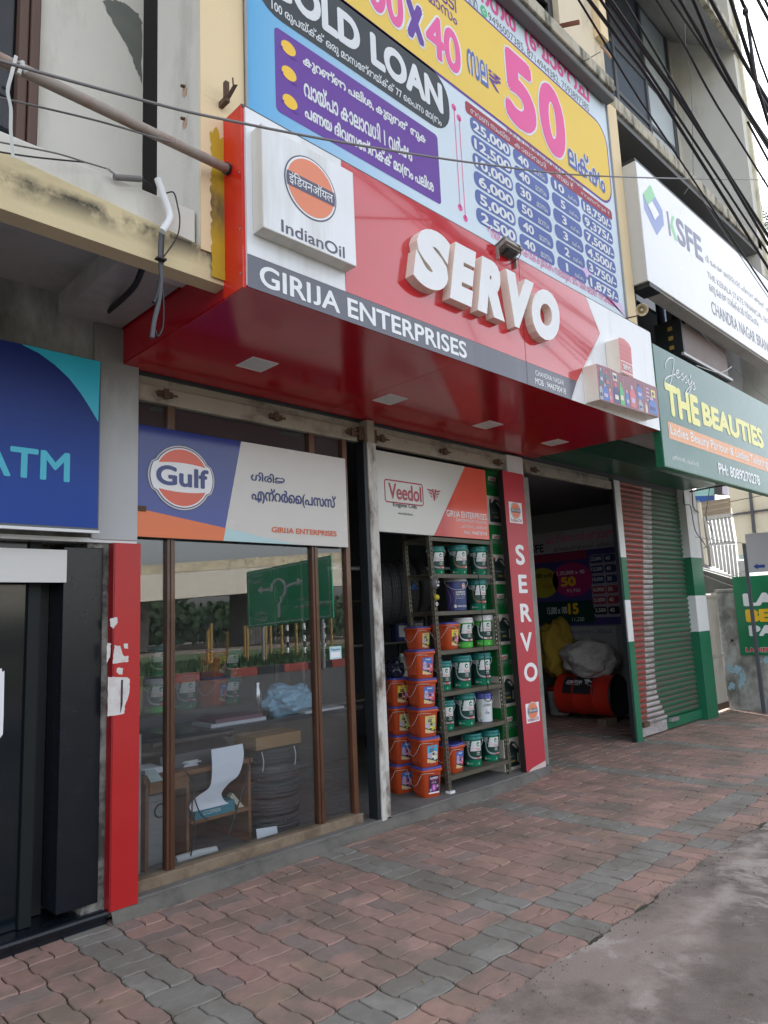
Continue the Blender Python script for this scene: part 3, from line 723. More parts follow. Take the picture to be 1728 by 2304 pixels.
def oil_logo(s, cu, cv, r, L, hindi=True):
    """orange disc in a dark ring with a dark band across"""
    s.ell(cu, cv, r, r, ink_slate, L, 56).ell(cu, cv, r * .955, r * .955, print_white, L + 1, 56)
    s.ell(cu, cv, r * .895, r * .895, ink_indian, L + 2, 56)
    h = r * .235; a = math.degrees(math.asin(h / (r * .955)))
    pts = [(cu + r * .93 * math.cos(R(t)), cv + r * .93 * math.sin(R(t))) for t in [-a + 2 * a * i / 6 for i in range(7)]]
    pts += [(2 * cu - u, v) for u, v in pts[::-1]]
    s.poly(pts, ink_slate, L + 3)
    s.text('इंिडयनऑयल', cu - r * .84, cv - h * .8, cu + r * .84, cv + h * 1.0, print_white, L + 4, .012)

# light box with the oil company's mark
lb = thing('logo_light_box', (1.86, 2.69, 3.42), 'square white light box with orange disc emblem above the grey name strip', 'sign')
u0, u1, v0, v1 = 1.868, 2.475, 3.428, 3.982
mb = MB(); mb.box(u0, u1, 2.602, 2.688, v0, v1, mat('lightbox_side', (.66, .64, .58), .5, .06, dirt=(.3, .28, .24), damt=.4, dscale=6, thr=.6)); mb.build('box', lb, .004)
f = Sign('Y', 2.6015)
f.rect(u0 + .004, v0 + .004, u1 - .004, v1 - .004, acp_white, 0)
cu, cv = f.p(552, 1175, z2)
oil_logo(f, cu, cv, .172, 1)
f.ptext('IndianOil', (368, 1440), (760, 1538), mat('slate_letter', (.09, .085, .13), .4), 1, .012, z2)
f.mb.build('face', lb)

# channel letters
ls = thing('channel_letter_sign', (2.97, 2.69, 3.46), 'deep white block letters standing off the red fascia', 'sign')
# measured letter boxes on the front plane y = 2.585
YL = 2.622
zS = crop(1000, 380, 5.267)
def L2(x, y, c): q = at(*c(x, y), Y=YL); return q.x, q.z
lets = []
vb, vt, SHR = 3.504, 3.912, .22          # the letters lean to the right
lets = [(c_, a * 1.019, b * 1.019) for c_, a, b in (('S', 2.885, 3.19), ('E', 3.225, 3.435), ('R', 3.498, 3.79), ('V', 3.762, 4.098), ('O', 4.092, 4.455))]
def channel_letter(ch, ua, ub):
    vs, fs, x0, x1, y0, y1 = text_geo(ch, .075)
    sx, sy = (ub - ua) / (x1 - x0), (vt - vb) / (y1 - y0)
    P2 = [(ua + (x - x0) * sx + SHR * (y - y0) * sy, vb + (y - y0) * sy) for x, y in vs]
    mb = MB(); mb.add([(u, YL, v) for u, v in P2], fs, letter_face)
    cnt = {}
    for t in fs:
        for a, b in zip(t, t[1:] + t[:1]): cnt.setdefault((min(a, b), max(a, b)), []).append((a, b))
    for q in cnt.values():
        if len(q) == 1:
            a, b = q[0]
            mb.add([(P2[a][0], YL, P2[a][1]), (P2[b][0], YL, P2[b][1]), (P2[b][0], 2.688, P2[b][1]), (P2[a][0], 2.688, P2[a][1])], [(0, 1, 2, 3)], letter_side)
    return mb.build('letter', ls)
for q in lets: channel_letter(*q)

# cut-out box sign with pictures of oil packs
cs = thing('pack_shaped_sign', (5.0, 2.69, 3.17), 'cut out box sign showing oil packs and a red drum on the white fascia end', 'sign')
lsd = MATS['letter_side']; YP = 2.565
mb = MB()
mb.prism([(4.985, YP, 3.158), (6.06, YP, 3.20), (6.06, YP, 3.475), (5.86, YP, 3.47), (5.62, YP, 3.47), (5.43, YP, 3.45), (5.20, YP, 3.46), (4.985, YP, 3.45)], (0, .123, 0), mat('pack_maroon', (.24, .07, .10), .3, .1), lsd)
mb.build('box', cs)
mb = MB(); mb.prism([(5.41, YP + .004, 3.472), (5.62, YP + .004, 3.472), (5.635, YP + .004, 3.74), (5.6, YP + .004, 3.77), (5.52, YP + .004, 3.79), (5.44, YP + .004, 3.785), (5.41, YP + .004, 3.765)], (0, .117, 0), mat('drum_pink', (.62, .18, .18), .3, .06), lsd); mb.build('box', cs)
f = Sign('Y', YP)
pal = {k: mat('pack_' + k, c, .35, .15, 30) for k, c in dict(teal=(.05, .16, .2), blue=(.06, .16, .48), green=(.08, .42, .14), rose=(.62, .12, .16), lilac=(.5, .42, .58), cream=(.7, .66, .52), navy=(.03, .05, .18), yellow=(.75, .6, .2), grey=(.35, .38, .45)).items()}
def can_shape(u, v, w_, h, m, cap, L=1):
    f.poly([(u, v), (u + w_, v), (u + w_, v + h * .62), (u + w_ * .75, v + h * .82), (u + w_ * .2, v + h * .82), (u, v + h * .65)], pal[m], L)
    f.rect(u + w_ * .25, v + h * .82, u + w_ * .6, v + h, pal[cap], L)
rs = random.Random(8)
for u, v, w_, h, m, c_ in ((5.02, 3.30, .06, .13, 'teal', 'lilac'), (5.11, 3.29, .06, .13, 'teal', 'rose'), (5.0, 3.168, .05, .13, 'grey', 'teal'), (5.055, 3.17, .09, .14, 'blue', 'lilac'), (5.15, 3.172, .05, .11, 'rose', 'cream'),
                           (5.235, 3.18, .09, .17, 'navy', 'rose'), (5.335, 3.185, .075, .19, 'green', 'green'), (5.44, 3.19, .06, .14, 'blue', 'lilac'), (5.52, 3.2, .1, .19, 'rose', 'lilac'), (5.655, 3.3, .1, .13, 'blue', 'navy'), (5.665, 3.2, .08, .095, 'grey', 'lilac'),
                           (5.79, 3.2, .04, .09, 'cream', 'yellow'), (5.86, 3.21, .16, .15, 'blue', 'lilac')):
    can_shape(u, v, w_, h, m, c_)
    f.rect(u + w_ * .15, v + h * .2, u + w_ * .8, v + h * .42, pal[rs.choice(['cream', 'lilac', 'rose', 'navy'])], 2)
f.rect(5.24, 3.37, 5.31, 3.435, pal['cream']); f.rect(5.25, 3.385, 5.3, 3.415, pal['navy'], 2)
f.rect(5.93, 3.365, 6.01, 3.43, pal['yellow']); f.rect(5.95, 3.38, 5.985, 3.41, pal['navy'], 2)
for i in range(4): f.rect(5.83, 3.31 + .035 * i, 5.89, 3.325 + .035 * i, pal['lilac'])
for u in (5.10, 5.205, 5.335, 5.42, 5.64, 5.80): f.rect(u, 3.175, u + .003, 3.45, pal['lilac'], 1)
for v in (3.60, 3.64, 3.68, 3.72): f.rect(5.42, v, 5.625, v + .006, pal['rose'], -2)
f.rect(5.42, 3.575, 5.63, 3.583, print_white, -2); f.rect(5.415, 3.485, 5.625, 3.493, print_white, -2)
f.text('SERVO', 5.45, 3.512, 5.59, 3.556, print_white, -1, .04)
f.mb.build('artwork', cs)

# ================================================================== BILLBOARD
YB = 2.85
bb = thing('finance_billboard', (4, 2.86, 4.2), 'large printed loan billboard above the canopy with yellow band and blue price table', 'billboard')
f = Sign('Y', YB, z2)
bx1 = 6.215
sky_print = mat('sky_blue_print', (.12, .42, .74), .6, .03, spec=.25, grad=((.66, .76, .86), 0, -2.05, -.5))
pink = mat('magenta_print', (.78, .13, .36), .6, .03, spec=.25); purple = mat('purple_print', (.15, .065, .34), .6, .03, spec=.25); charcoal = mat('charcoal_print', (.055, .065, .075), .6, .04, spec=.25)
yel = mat('yellow_print', (.82, .58, .12), .6, .03, spec=.25); blue_p = mat('blue_pill_print', (.12, .165, .42), .6, .03, spec=.25); maroon = mat('maroon_print', (.36, .06, .09), .6, .03, spec=.25)
pw = mat('billboard_white', (.74, .77, .82), .6, .02, spec=.25); goldp = mat('gold_print', (.85, .52, .02), .35, .03)
mb = f.mb
mb.box(1.952, bx1, 2.851, 2.868, 4.13, 6.52, mat('flex_edge', (.5, .5, .52), .5))
f.poly([(1.955, 4.13), (bx1, 4.13), (bx1, 6.52), (1.955, 6.52)], sky_print, 1)
# lower right lilac blush of the print
f.poly([f.p(690, 1330, z3), f.p(925, 1625, z3), f.p(905, 1560, z3), f.p(700, 1400, z3)], mat('lilac_print', (.62, .4, .68), .35), 1.5)
# yellow field
uy1 = f.p(850, 960, z3)[0]; vy0 = f.p(800, 1016, z3)[1]; vy1 = f.p(700, 552, z3)[1]
f.rrect(1.2 + .76, vy0 - .022, uy1 + .02, vy1 + .02, .22, purple, 2); f.rrect(1.965, vy0, uy1, vy1, .2, yel, 3)
f.ptext('9496007385, 8714944382, 7593897385', (225, 108), (738, 540), mat('dark_print', (.07, .07, .09), .4), 2, .0, z3)
uv = f.p(205, 108, z3)[1]
f.text('9846507300,', f.p(225, 100, z3)[0] - .62, uv, f.p(225, 100, z3)[0] - .12, f.p(738, 540, z3)[1], MATS['dark_print'], 2)
uc, vc = f.p(200, 60, z3); f.ell(uc, vc, .045, .05, mat('phone_green', (.05, .5, .2), .4), 3); f.text('C', uc - .018, vc - .02, uc + .018, vc + .022, print_white, 4, .02)
f.ptext('(ബാഞ്ച്', (415, 250), (742, 430), pink, 2, .05, z3)
va, vb2 = f.p(415, 250, z3)[1], f.p(742, 430, z3)[1]
ur = f.p(365, 140, z3)[0]; f.text('ച(ന്ദനഗർ', ur - 1.2, va, ur, vb2, pink, 2, .05)
# big figures in the yellow field, outlined in white
def outlined(t, u0, v0, u1, v1, m, b, ob, cr=None):
    n = len(t); f.text(t, u0 - .018, v0 - .018, u1 + .018, v1 + .018, pw, 4, b + ob); f.text(t, u0, v0, u1, v1, m, 5, b)
p4 = f.p(1268, 360), f.p(1472, 180)
def span(a, b): return f.p(*a)[0], f.p(*b)[0]
v40b, v40t = f.p(1440, 455)[1], f.p(1400, 165)[1]
ua, ub = span((1268, 300), (1475, 300)); outlined('40', ua, v40b, ub, v40t, pink, .03, .03)
ua, ub = span((1148, 200), (1250, 200)); outlined('x', ua, v40b + .01, ub, v40t - .04, purple, .05, .03)
ua, ub = span((905, 60), (1122, 60)); outlined('00', ua, v40b, ub, v40t, pink, .03, .03)
outlined('1,250', max(2.0, ua - 1.0), v40b, ua - .02, v40t, pink, .03, .03)
uA, vA = f.p(1285, 80); uB, vB = f.p(1455, 100); f.text('മാസം', uA, f.p(1455, 160)[1], uB, f.p(1400, 60)[1], purple, 5, .01)
f.text('ചിട്ടി', uA, f.p(1400, 60)[1] + .03, uB, f.p(1400, 60)[1] + .2, purple, 5, .01)
v50b, v50t = f.p(560, 800, z3)[1], f.p(530, 430, z3)[1]
ua, ub = f.p(300, 400, z3)[0], f.p(460, 500, z3)[0]; outlined('5', ua, v50b, ub, v50t, pink, .05, .02)
ua, ub = f.p(478, 500, z3)[0], f.p(618, 700, z3)[0]; outlined('0', ua, v50b, ub, v50t, pink, .05, .02)
f.ptext('സല', (118, 375), (215, 330), pw, 4, .16, z3); f.ptext('സല', (118, 375), (215, 330), blue_p, 5.2, .05, z3); f.ptext('₹', (228, 440), (285, 405), purple, 5, .008, z3)
f.ptext('ലക്ഷം', (635, 850), (812, 870), pw, 4, .16, z3); f.ptext('ലക്ഷം', (635, 850), (812, 870), blue_p, 5.2, .05, z3)
# gold loan block
vg0, vg1 = f.p(1365, 712)[1], f.p(1365, 530)[1]
ug0, ug1 = f.p(922, 350)[0], f.p(1368, 600)[0]
vbar0, vbar1 = f.p(1340, 795)[1] - .01, vg1 + .075
f.rrect(2.0, vbar0, f.p(1413, 700)[0], vbar1, .2, charcoal, 2)
f.text('LOAN', ug0, vg0, ug1, vg1, pw, 3, .05)
f.text('GOLD', f.p(857, 300)[0] - (ug1 - ug0) * 1.02, vg0, f.p(857, 300)[0], vg1, pw, 3, .05)
f.ptext('100 രൂപയ്ക്ക് ഒരു മാസേത്തയ്ക്ക് 77 ൈപസ മാ(തം', (305, 72), (1360, 735), pw, 3, .03)
# purple block
a, b = f.p(322, 160), f.p(1362, 1278)
f.rrect(a[0], b[1], b[0], f.p(322, 160)[1], .03, purple, 2)
for t, p0, p1 in (('കുറഞ്ഞ പലിശ, കൂടുതൽ തുക', (500, 418), (1265, 838)), ('വായ്പാ കാലാവധി 1 വർഷം', (506, 600), (1175, 900)), ('പണയ ദിവസേത്തക്ക് മാ(തം പലിശ', (512, 752), (1310, 1120))):
    f.ptext(t, p0, p1, pw, 3, .075)
for p0 in ((410, 302), (414, 460), (420, 636)):
    u, v = f.p(*p0); f.ell(u, v, .052, .042, goldp, 3, 36); f.poly([(u + .012, v - .05), (u + .05, v - .028), (u + .058, v - .05)], purple, 4); f.poly([(u - .06, v - .01), (u - .04, v - .014), (u - .044, v - .028), (u - .06, v - .03)], purple, 4)
for p0, p1 in (((1440, 668), (1481, 1293)), ((1472, 735), (1513, 1360))):
    (u, v), (u2, v2) = f.p(*p0), f.p(*p1); f.rect(u - .004, v2, u + .004, v, pink, 2); f.ell(u, v, .026, .026, pink, 2, 20); f.ell(u, v2, .026, .026, pink, 2, 20)
# price table
hu0, hv0 = f.p(107, 568, z3); hu1, hv1 = f.p(856, 1088, z3)
f.rrect(hu0, min(hv0, hv1) - .01, hu1, max(hv0, hv1) + .01, .03, maroon, 2)
hm = (min(hv0, hv1) + max(hv0, hv1)) / 2
for t, a, b in (('തവണ സംഖ്യ', 130, 330), ('കാലാവധി', 355, 515), ('സല ₹', 570, 655), ('തവണത്തുക ₹', 695, 840)):
    f.text(t, f.p(a, 520 + (a - 107) * .72, z3)[0], hm - .028, f.p(b, 520 + (b - 107) * .72, z3)[0], hm + .028, pw, 3)
f.ptext('ഉടൻ തുടങ്ങുന്ന മറ്റു ചിട്ടികൾ', (320, 690), (705, 925), maroon, 2, .004, z3)
vt0 = f.p(130, 590, z3)[1]; vt1 = f.p(170, 1140, z3)[1]
colp = [(128, 590, 334, 740), (348, 755, 527, 890), (541, 900, 688, 1010), (697, 1015, 853, 1130)]
cols = [(f.p(a, b, z3)[0], f.p(c, d, z3)[0]) for a, b, c, d in colp]
pitch = (vt0 - vt1) / 5.86
rows = [('25,000', '40', '10', '18,750/-'), ('12,500', '40', '5', '9,375/-'), ('10,000', '30', '3', '7,500/-'), ('6,000', '50', '3', '4,500/-'), ('5,000', '40', '2', '3,750/-'), ('2,500', '40', '1', '1,875/-')]
for i, r in enumerate(rows):
    v1_ = vt0 - pitch * i; v0_ = v1_ - pitch * .86; h = v1_ - v0_
    for j, (a, b) in enumerate(cols):
        f.rrect(a, v0_, b, v1_, h * .42, blue_p, 2); w_ = b - a; t = r[j]
        tw = min(w_ * .9, .083 * len(t) + .02)
        lo, hi = v0_ + h * .18, v1_ - h * .2
        if j in (0, 3): f.text(t, b - .02 - tw, lo - (.02 if ',' in t else 0), b - .02, hi, pw, 3, .035)
        else:
            ws = .1 * len(t) if t != '1' else .045; f.text(t, a + w_ * (.12 if len(t) > 1 else .28), lo, a + w_ * (.12 if len(t) > 1 else .28) + ws * .78, hi, pw, 3, .035)
            f.text('മാസം' if j == 1 else 'ലക്ഷം', b - w_ * .42, lo, b - w_ * .1, lo + h * .36, pw, 3, .004)
f.ptext('* നിശ്ചിത തവണകൾക്കുേശഷം സലയുെട 50% വെര േലാൺ സൗകര്യം', (222, 1222), (866, 1530), pink, 2, .004, z3)
f.mb.build('printed_face', bb)
for x, r in ((1.95, .008), (bx1, .012)): MB().tube([(x, 2.842, 4.16), (x, 2.842, 6.5)], r, mat('frame_grey', (.3, .3, .31), .5)).build('frame', bb)

# ================================================================== KSFE LIGHT BOX
kx0, kx1, kz0, kz1, kyf = 6.50, 10.6, 4.695, 5.975, 2.73
ks_ = thing('long_light_box', (6.5, 2.8, 4.69), 'long white light box with green and blue hexagon emblem in slate letters', 'sign')
mb = MB(); mb.box(kx0, kx1, kyf, 2.90, kz0, kz1, mat('lightbox_cream_side', (.60, .60, .58), .5, .05, dirt=(.3, .28, .24), damt=.35, dscale=2.5, thr=.6)); mb.build('box', ks_, .006)
f = Sign('Y', kyf, z6)
f.rect(kx0 + .006, kz0 + .006, kx1 - .006, kz1 - .006, mat('lightbox_face', (.74, .75, .79), .25, .02), 1)
kg = mat('emblem_green', (.22, .58, .28), .35); kb = mat('emblem_blue', (.22, .28, .56), .35); kp = mat('emblem_slate', (.15, .155, .26), .35); kt = mat('light_box_text', (.17, .165, .18), .4)
f.ppoly([(212, 262), (228, 420), (357, 692), (432, 580), (415, 430), (340, 290), (262, 375)], kb, 2)
f.ppoly([(290, 166), (340, 290), (262, 375), (212, 262)], kg, 3)
f.ppoly([(305, 335), (380, 475), (335, 532), (262, 375)], print_white, 4)
f.ppoly([(456, 435), (474, 445), (508, 702), (486, 690)], kp, 2)
f.ppoly([(514, 485), (541, 498), (521, 572), (576, 757), (546, 735), (496, 590)], kg, 2)
f.ptext('SFE', (578, 768), (812, 712), kp, 2, .03)
f.text('ദി േകരള േസ്റ്ററ്റ് ഫിനാൻഷ്യൽ എന്റർൈ(പസസ്', f.p(866, 965)[0], f.p(866, 975)[1], f.p(866, 965)[0] + 3.15, f.p(880, 885)[1] - .02, kt, 2)
f.text('THE KERALA STATE FINANCIAL ENTERPRISES LTD', f.p(885, 1125)[0], f.p(887, 1130)[1], f.p(885, 1125)[0] + 2.95, f.p(885, 1065)[1], kt, 2)
f.ptext('ഒരു േകരള സർക്കാർ സ്ഥാപനം', (906, 1285), (1405, 1550), kt, 2)
f.ptext('CHANDRA NAGAR BRANCH', (932, 1500), (1560, 1830), kt, 2, .008)
f.mb.build('face', ks_)
mb = MB(); mb.box(kx0 - .002, kx1, kyf + .005, 2.92, kz1 + .001, kz1 + .03, dark); mb.box(kx0 + .03, kx0 + .28, kyf - .004, 2.9, kz0 - .05, kz0 - .001, dark); mb.box(kx0 + .28, kx1, kyf + .02, 2.9, kz0 - .02, kz0 - .001, under); mb.build('trim', ks_)

# brown board over the first floor window
q = thing('brown_boxed_board', (7.7, 2.95, 4.3), 'brown boxed board with yellow striped edge below the long light box', 'board')
mb = MB(); mb.box(7.70, 9.08, 2.93, 3.2, 4.30, 4.68, mat('brown_board', (.15, .105, .095), .5, .1)); mb.build('box', q, .006)
mb = MB(); mb.box(7.66, 9.12, 2.90, 2.928, 4.27, 4.30, mat('aluminium', (.5, .5, .5), .4)); mb.box(7.66, 7.698, 2.9, 3.2, 4.30, 4.70, dark); mb.box(7.66, 9.12, 2.93, 3.25, 4.27, 4.299, dark); mb.build('frame', q)
mb = MB()
for z in (4.36, 4.47, 4.58): mb.box(7.655, 7.659, 3.0, 3.05, z, z + .045, mat('dull_yellow_tape', (.38, .27, .05), .6))
mb.build('stripe', q)

# ================================================================== BEAUTY PARLOUR BOARD
jb = thing('beauty_parlour_board', (6.3, 2.69, 2.8), 'dark green hanging board with big yellow letters and an orange band', 'sign')
YJ = 2.686
f = Sign('Y', YJ, zb)
jx0, jx1, jz0, jz1 = 6.345, 10.3, 2.815, 4.0
jg = mat('teal_green_print', (.025, .13, .11), .22, .06, dirt=(.1, .2, .18), damt=.25, dscale=2, thr=.55)
f.mb.box(jx0, jx1, YJ + .001, YJ + .035, jz0, jz1, green_paint)
f.rect(jx0 + .008, jz0 + .008, jx1, jz1 - .004, jg, 1)
jy = mat('pale_yellow_print', (.82, .78, .25), .35); jo = mat('orange_band_print', (.76, .33, .14), .35)
f.ptext('THE', (1103, 812), (1268, 718), jy, 3, .05)
f.text('BEAUTIES', f.p(1303, 880)[0], f.p(1303, 872)[1], f.p(1303, 880)[0] + 1.86, f.p(1295, 745)[1], jy, 3, .05)
ob = f.p(1115, 945); ot = f.p(1110, 852)
f.rect(ob[0], ob[1], jx1, ot[1], jo, 2)
f.text('Ladies Beauty Parlour & Ladies Tailoring', f.p(1122, 925)[0], ob[1] + .018, f.p(1122, 925)[0] + 2.75, ot[1] - .025, print_white, 3, .012)
f.ptext('ച(ന്ദനഗർ, പാലക്കാട്', (1130, 1066), (1272, 1075), print_white, 3)
f.text('PH: 8089270278', f.p(1388, 1145)[0], f.p(1388, 1140)[1], f.p(1612, 1180)[0], f.p(1388, 1080)[1], print_white, 3, .03)
def scr(pts, w_=.011): f.stroke([f.p(x, y) for x, y, _ in smooth_path([(a, b, 0) for a, b in pts], 6)], w_, print_white, 4)
scr([(1094, 560), (1092, 535), (1106, 510), (1126, 503), (1138, 518), (1135, 560), (1127, 610), (1117, 645), (1102, 656), (1089, 642), (1092, 618), (1115, 603), (1150, 592), (1165, 580), (1162, 570), (1152, 576), (1150, 600), (1162, 612), (1176, 600)])
scr([(1174, 604), (1187, 583), (1185, 600), (1193, 618), (1180, 624)]); scr([(1192, 620), (1207, 598), (1205, 615), (1213, 634), (1200, 640)]); scr([(1212, 636), (1219, 620), (1219, 645), (1228, 647), (1238, 628), (1232, 668), (1216, 702), (1204, 692), (1226, 662), (1241, 650)])
scr([(1231, 596), (1228, 612)], .013); scr([(1240, 652), (1251, 636), (1249, 655), (1256, 672), (1244, 678)])
f.mb.build('printed_face', jb)
mb = MB(); mb.box(jx0, jx0 + .04, YJ + .036, YJ + .075, jz0, jz1, green_paint); mb.box(jx0 + .04, jx1, YJ + .036, YJ + .075, jz0, jz0 + .04, green_paint)
mb.box(jx0 + .2, jx0 + .24, YJ + .076, 3.0, 3.4, 3.44, steel); mb.box(9.3, 9.34, YJ + .076, 3.0, 3.4, 3.44, steel); mb.build('frame', jb)

# ================================================================== BAY SIGNS
gs = thing('round_emblem_board', (1.94, 4.05, 2.1), 'blue and white shop board with round orange emblem over the glazed window', 'sign')
YG = 4.035
f = Sign('Y', YG, zg)
gx1 = f.p(1390, 1100)[0]; gz0, gz1 = 2.098, 2.792
gx0 = 1.935
gblue = mat('gulf_blue_print_sky_sheen', (.008, .028, .20), .10, .04, grad=((.035, .06, .30), 2, .55, .05), spec=.5)  # lighter bottom paints the sky's reflection into the blue
gw = mat('grey_white_print', (.58, .57, .55), .25, .04)
f.mb.box(gx0, gx1, YG + .001, YG + .03, gz0, gz1, mat('board_edge', (.3, .3, .3), .5))
f.rect(gx0, gz0, gx1, gz1, gw, 1)
ud0, ud1 = f.p(612, 1100)[0], f.p(725, 470)[0]
f.poly([(gx0, gz0), (ud0, gz0), (ud1, gz1), (gx0, gz1)], gblue, 2)
f.poly([(gx0, gz0), (ud0, gz0), (ud0 + .02, gz0 + .085), (gx0, gz0 + .17)], ink_orange, 3)
f.poly([(ud0 + .004, gz0), (ud0 + .62, gz0), (ud0 + .55, gz0 + .006), (ud0 + .024, gz0 + .085)], mat('pale_cyan_print', (.42, .62, .66), .3), 2)
cu, cv = f.p(358, 706); rg = (f.p(528, 706)[0] - f.p(190, 706)[0]) / 2
def badge(k, m, L):
    pts = []
    for i in range(72):
        a = 2 * math.pi * i / 72; x, y = math.cos(a) * k, math.sin(a) * k
        if abs(math.sin(a)) < .44: x = (1.13 + (k - 1)) * (1 if x > 0 else -1) * (1 - .1 * (y / .44) ** 2)
        pts.append((cu + rg * x, cv + rg * y * 1.0))
    f.poly(pts, m, L)
badge(1.12, ink_blue, 3); badge(1.09, gw, 4); badge(1.045, ink_blue, 5); badge(1.01, print_white, 6)
gr = mat('gulf_orange_print', (.66, .09, .035), .15)
for sg in (1, -1):
    arc = [(cu + rg * .96 * math.cos(R(a)), cv + sg * rg * .96 * math.sin(R(a))) for a in range(27, 154, 6)]
    low = [(cu + rg * .86 * (-1 + 2 * i / 12), cv + sg * rg * (.43 + .07 * (1 - (2 * i / 12 - 1) ** 2))) for i in range(13)]
    f.poly(arc + low, gr, 7)
f.text('Gulf', cu - rg * .95, cv - rg * .31, cu + rg * .98, cv + rg * .36, mat('gulf_letter', (.03, .05, .2), .3), 8, .03)
f.ptext('ഗിരിജ', (786, 722), (995, 692), ink_blue, 3, .05); f.ptext('എന്റർൈ(പസസ്', (790, 862), (1312, 820), ink_blue, 3, .05)
f.ptext('GIRIJA ENTERPRISES', (914, 1045), (1318, 1038), mat('rust_orange_print', (.62, .13, .05), .3), 3, .035)
f.mb.build('printed_face', gs)
mb = MB(); mb.box(gx0 - .004, gx0 + .05, 4.02, 4.034, gz0 + .155, gz0 + .185, rust); mb.build('clip', gs)

vs_ = thing('engine_oil_board', (4.05, 4.1, 2.3), 'white and red shop board with framed red word above the hanging tyres', 'sign')
YV = 4.07
f = Sign('Y', YV, zv)
vx0, vx1 = f.p(180, 400)[0], f.p(1090, 500)[0]; vz0 = f.p(640, 755)[1]; vz1 = f.p(620, 130)[1]
vr = mat('veedol_red_print', (.50, .012, .012), .15, .06, grad=((.72, .12, .08), 0, .75, .95)); vrd = mat('crimson_ink', (.36, .015, .04), .3)
f.mb.box(vx0, vx1, YV + .001, YV + .06, vz0, vz1, mat('board_dark_edge', (.14, .14, .15), .5))
f.rect(vx0, vz0, vx1, vz1, mat('board_white', (.56, .57, .54), .2, .03), 1)
f.poly([(f.p(650, 750)[0], vz0), (vx1, vz0), (vx1, vz1), (f.p(905, 180)[0], vz1)], vr, 2)
a, b = f.p(242, 478), f.p(556, 330)
f.ring(a[0], a[1], b[0], b[1] + .0, .03, .012, vrd, 2)
f.ptext('Veedol', (275, 448), (540, 355), vrd, 3, .02); f.ptext('Engine Oils', (310, 524), (505, 500), ink_black, 3, .012); f.ptext('www.veedolindia.com', (350, 580), (472, 570), ink_black, 3)
uc, vc = f.p(650, 418)
f.poly([(uc - .028, vc + .05), (uc - .008, vc + .05), (uc, vc - .02), (uc + .01, vc + .05), (uc + .03, vc + .05), (uc + .008, vc - .055), (uc - .006, vc - .055)], vrd, 3)
for i in range(3):
    for s_ in (1, -1):
        vv = vc + .035 - .027 * i; f.poly([(uc + s_ * .028, vv - .012), (uc + s_ * (.085 - .02 * i), vv), (uc + s_ * (.09 - .02 * i), vv + .012), (uc + s_ * .03, vv + .004)], vrd, 3)
f.ptext('GIRIJA ENTERPRISES', (753, 594), (1082, 580), print_white, 3, .012); f.ptext('CHANDRANAGAR, PALAKKAD', (833, 640), (1082, 638), print_white, 3)
f.ptext('ച(ന്ദനഗർ, പാലക്കാട്', (873, 695), (1085, 680), print_white, 3); f.ptext('Mob : 9446790418', (898, 742), (1086, 728), print_white, 3, .01)
f.mb.build('printed_face', vs_)

atm = thing('atm_light_box', (1.2, 3.9, 2.1), 'blue light box with teal corner and cyan letters above the dark kiosk', 'sign')
YA = 3.895
f = Sign('Y', YA, zl)
ax1 = 1.642; az0, az1 = 2.10, 3.085
f.mb.box(-1, ax1, YA + .001, 4.018, az0, az1, mat('atm_box_side', (.1, .11, .12), .4))
f.rect(-1, az0 + .012, ax1 - .006, az1 - .004, mat('atm_blue', (.006, .05, .30), .35, .05, spec=.25, grad=((.006, .02, .14), 2, .25, .85)), 1)
cyan = mat('atm_cyan', (.02, .42, .58), .3)
arc = [f.p(x, y) for x, y in ((140, 213), (240, 262), (340, 335), (430, 420), (500, 510), (560, 605), (610, 690))]
f.poly(arc + [(ax1 - .006, az1 - .004), (arc[0][0], az1 - .004)], cyan, 2)
f.text('ATM', f.p(240, 1050)[0] - .30, f.p(432, 1066)[1], f.p(432, 1060)[0], f.p(330, 872)[1], cyan, 2, .022)
f.mb.build('face', atm)
mb = MB(); mb.box(-1, ax1 + .003, YA - .006, YA + .02, az0 - .016, az0 - .001, white); mb.build('bottom_trim', atm)

# white strip above the kiosk door, paper notice on the door
mb = MB(); mb.box(-.6, 1.525, 4.03, 4.04, 1.82, 2.0, mat('plain_white_sheet', (.62, .62, .61), .5, .03)); single(mb, 'header_strip', 'plain white strip board over the dark kiosk doorway', 'board')
mb = MB(); pts = [at(*zk(x, y), Y=4.14) for x, y in ((-30, 690), (0, 675), (8, 672), (12, 690), (22, 684), (18, 900), (14, 1000), (0, 1020), (-30, 1015))]; mb.prism(pts, (0, .0015, 0), print_white); single(mb, 'paper_notice', 'torn white paper notice stuck on the dark kiosk door', 'notice')

# red pillar cladding with torn stickers
rp = thing('pillar_cladding', (1.85, 4.02, .06), 'tall plain red board cladding the pillar left of the glazed window', 'board')
mb = MB(); mb.box(1.77, 1.925, 3.965, 4.03, .06, 2.045, red_board); mb.build('panel', rp, .002)
mb = MB(); mb.box(1.762, 1.769, 3.967, 4.03, .06, 2.045, red_board_side); mb.build('edge', rp)
f = Sign('Y', 3.9645, zk, gap=.0008)
paper = mat('torn_white_paper', (.60, .59, .58), .8, .12, 25, .2, 60, dirt=(.45, .2, .2), damt=.5, dscale=14, thr=.58)
def torn(pts, jag=.0025):
    q = [f.p(*p_) for p_ in pts]; out = []
    for a, b in zip(q, q[1:] + q[:1]):
        for k in range(7): out.append((a[0] + (b[0] - a[0]) * k / 7 + rng.uniform(-jag, jag), a[1] + (b[1] - a[1]) * k / 7 + rng.uniform(-jag, jag)))
    g = Sign('Y', 3.9645, zk, gap=.0008); g.poly(out, paper, 1); g.mb.build('torn_sticker', rp)
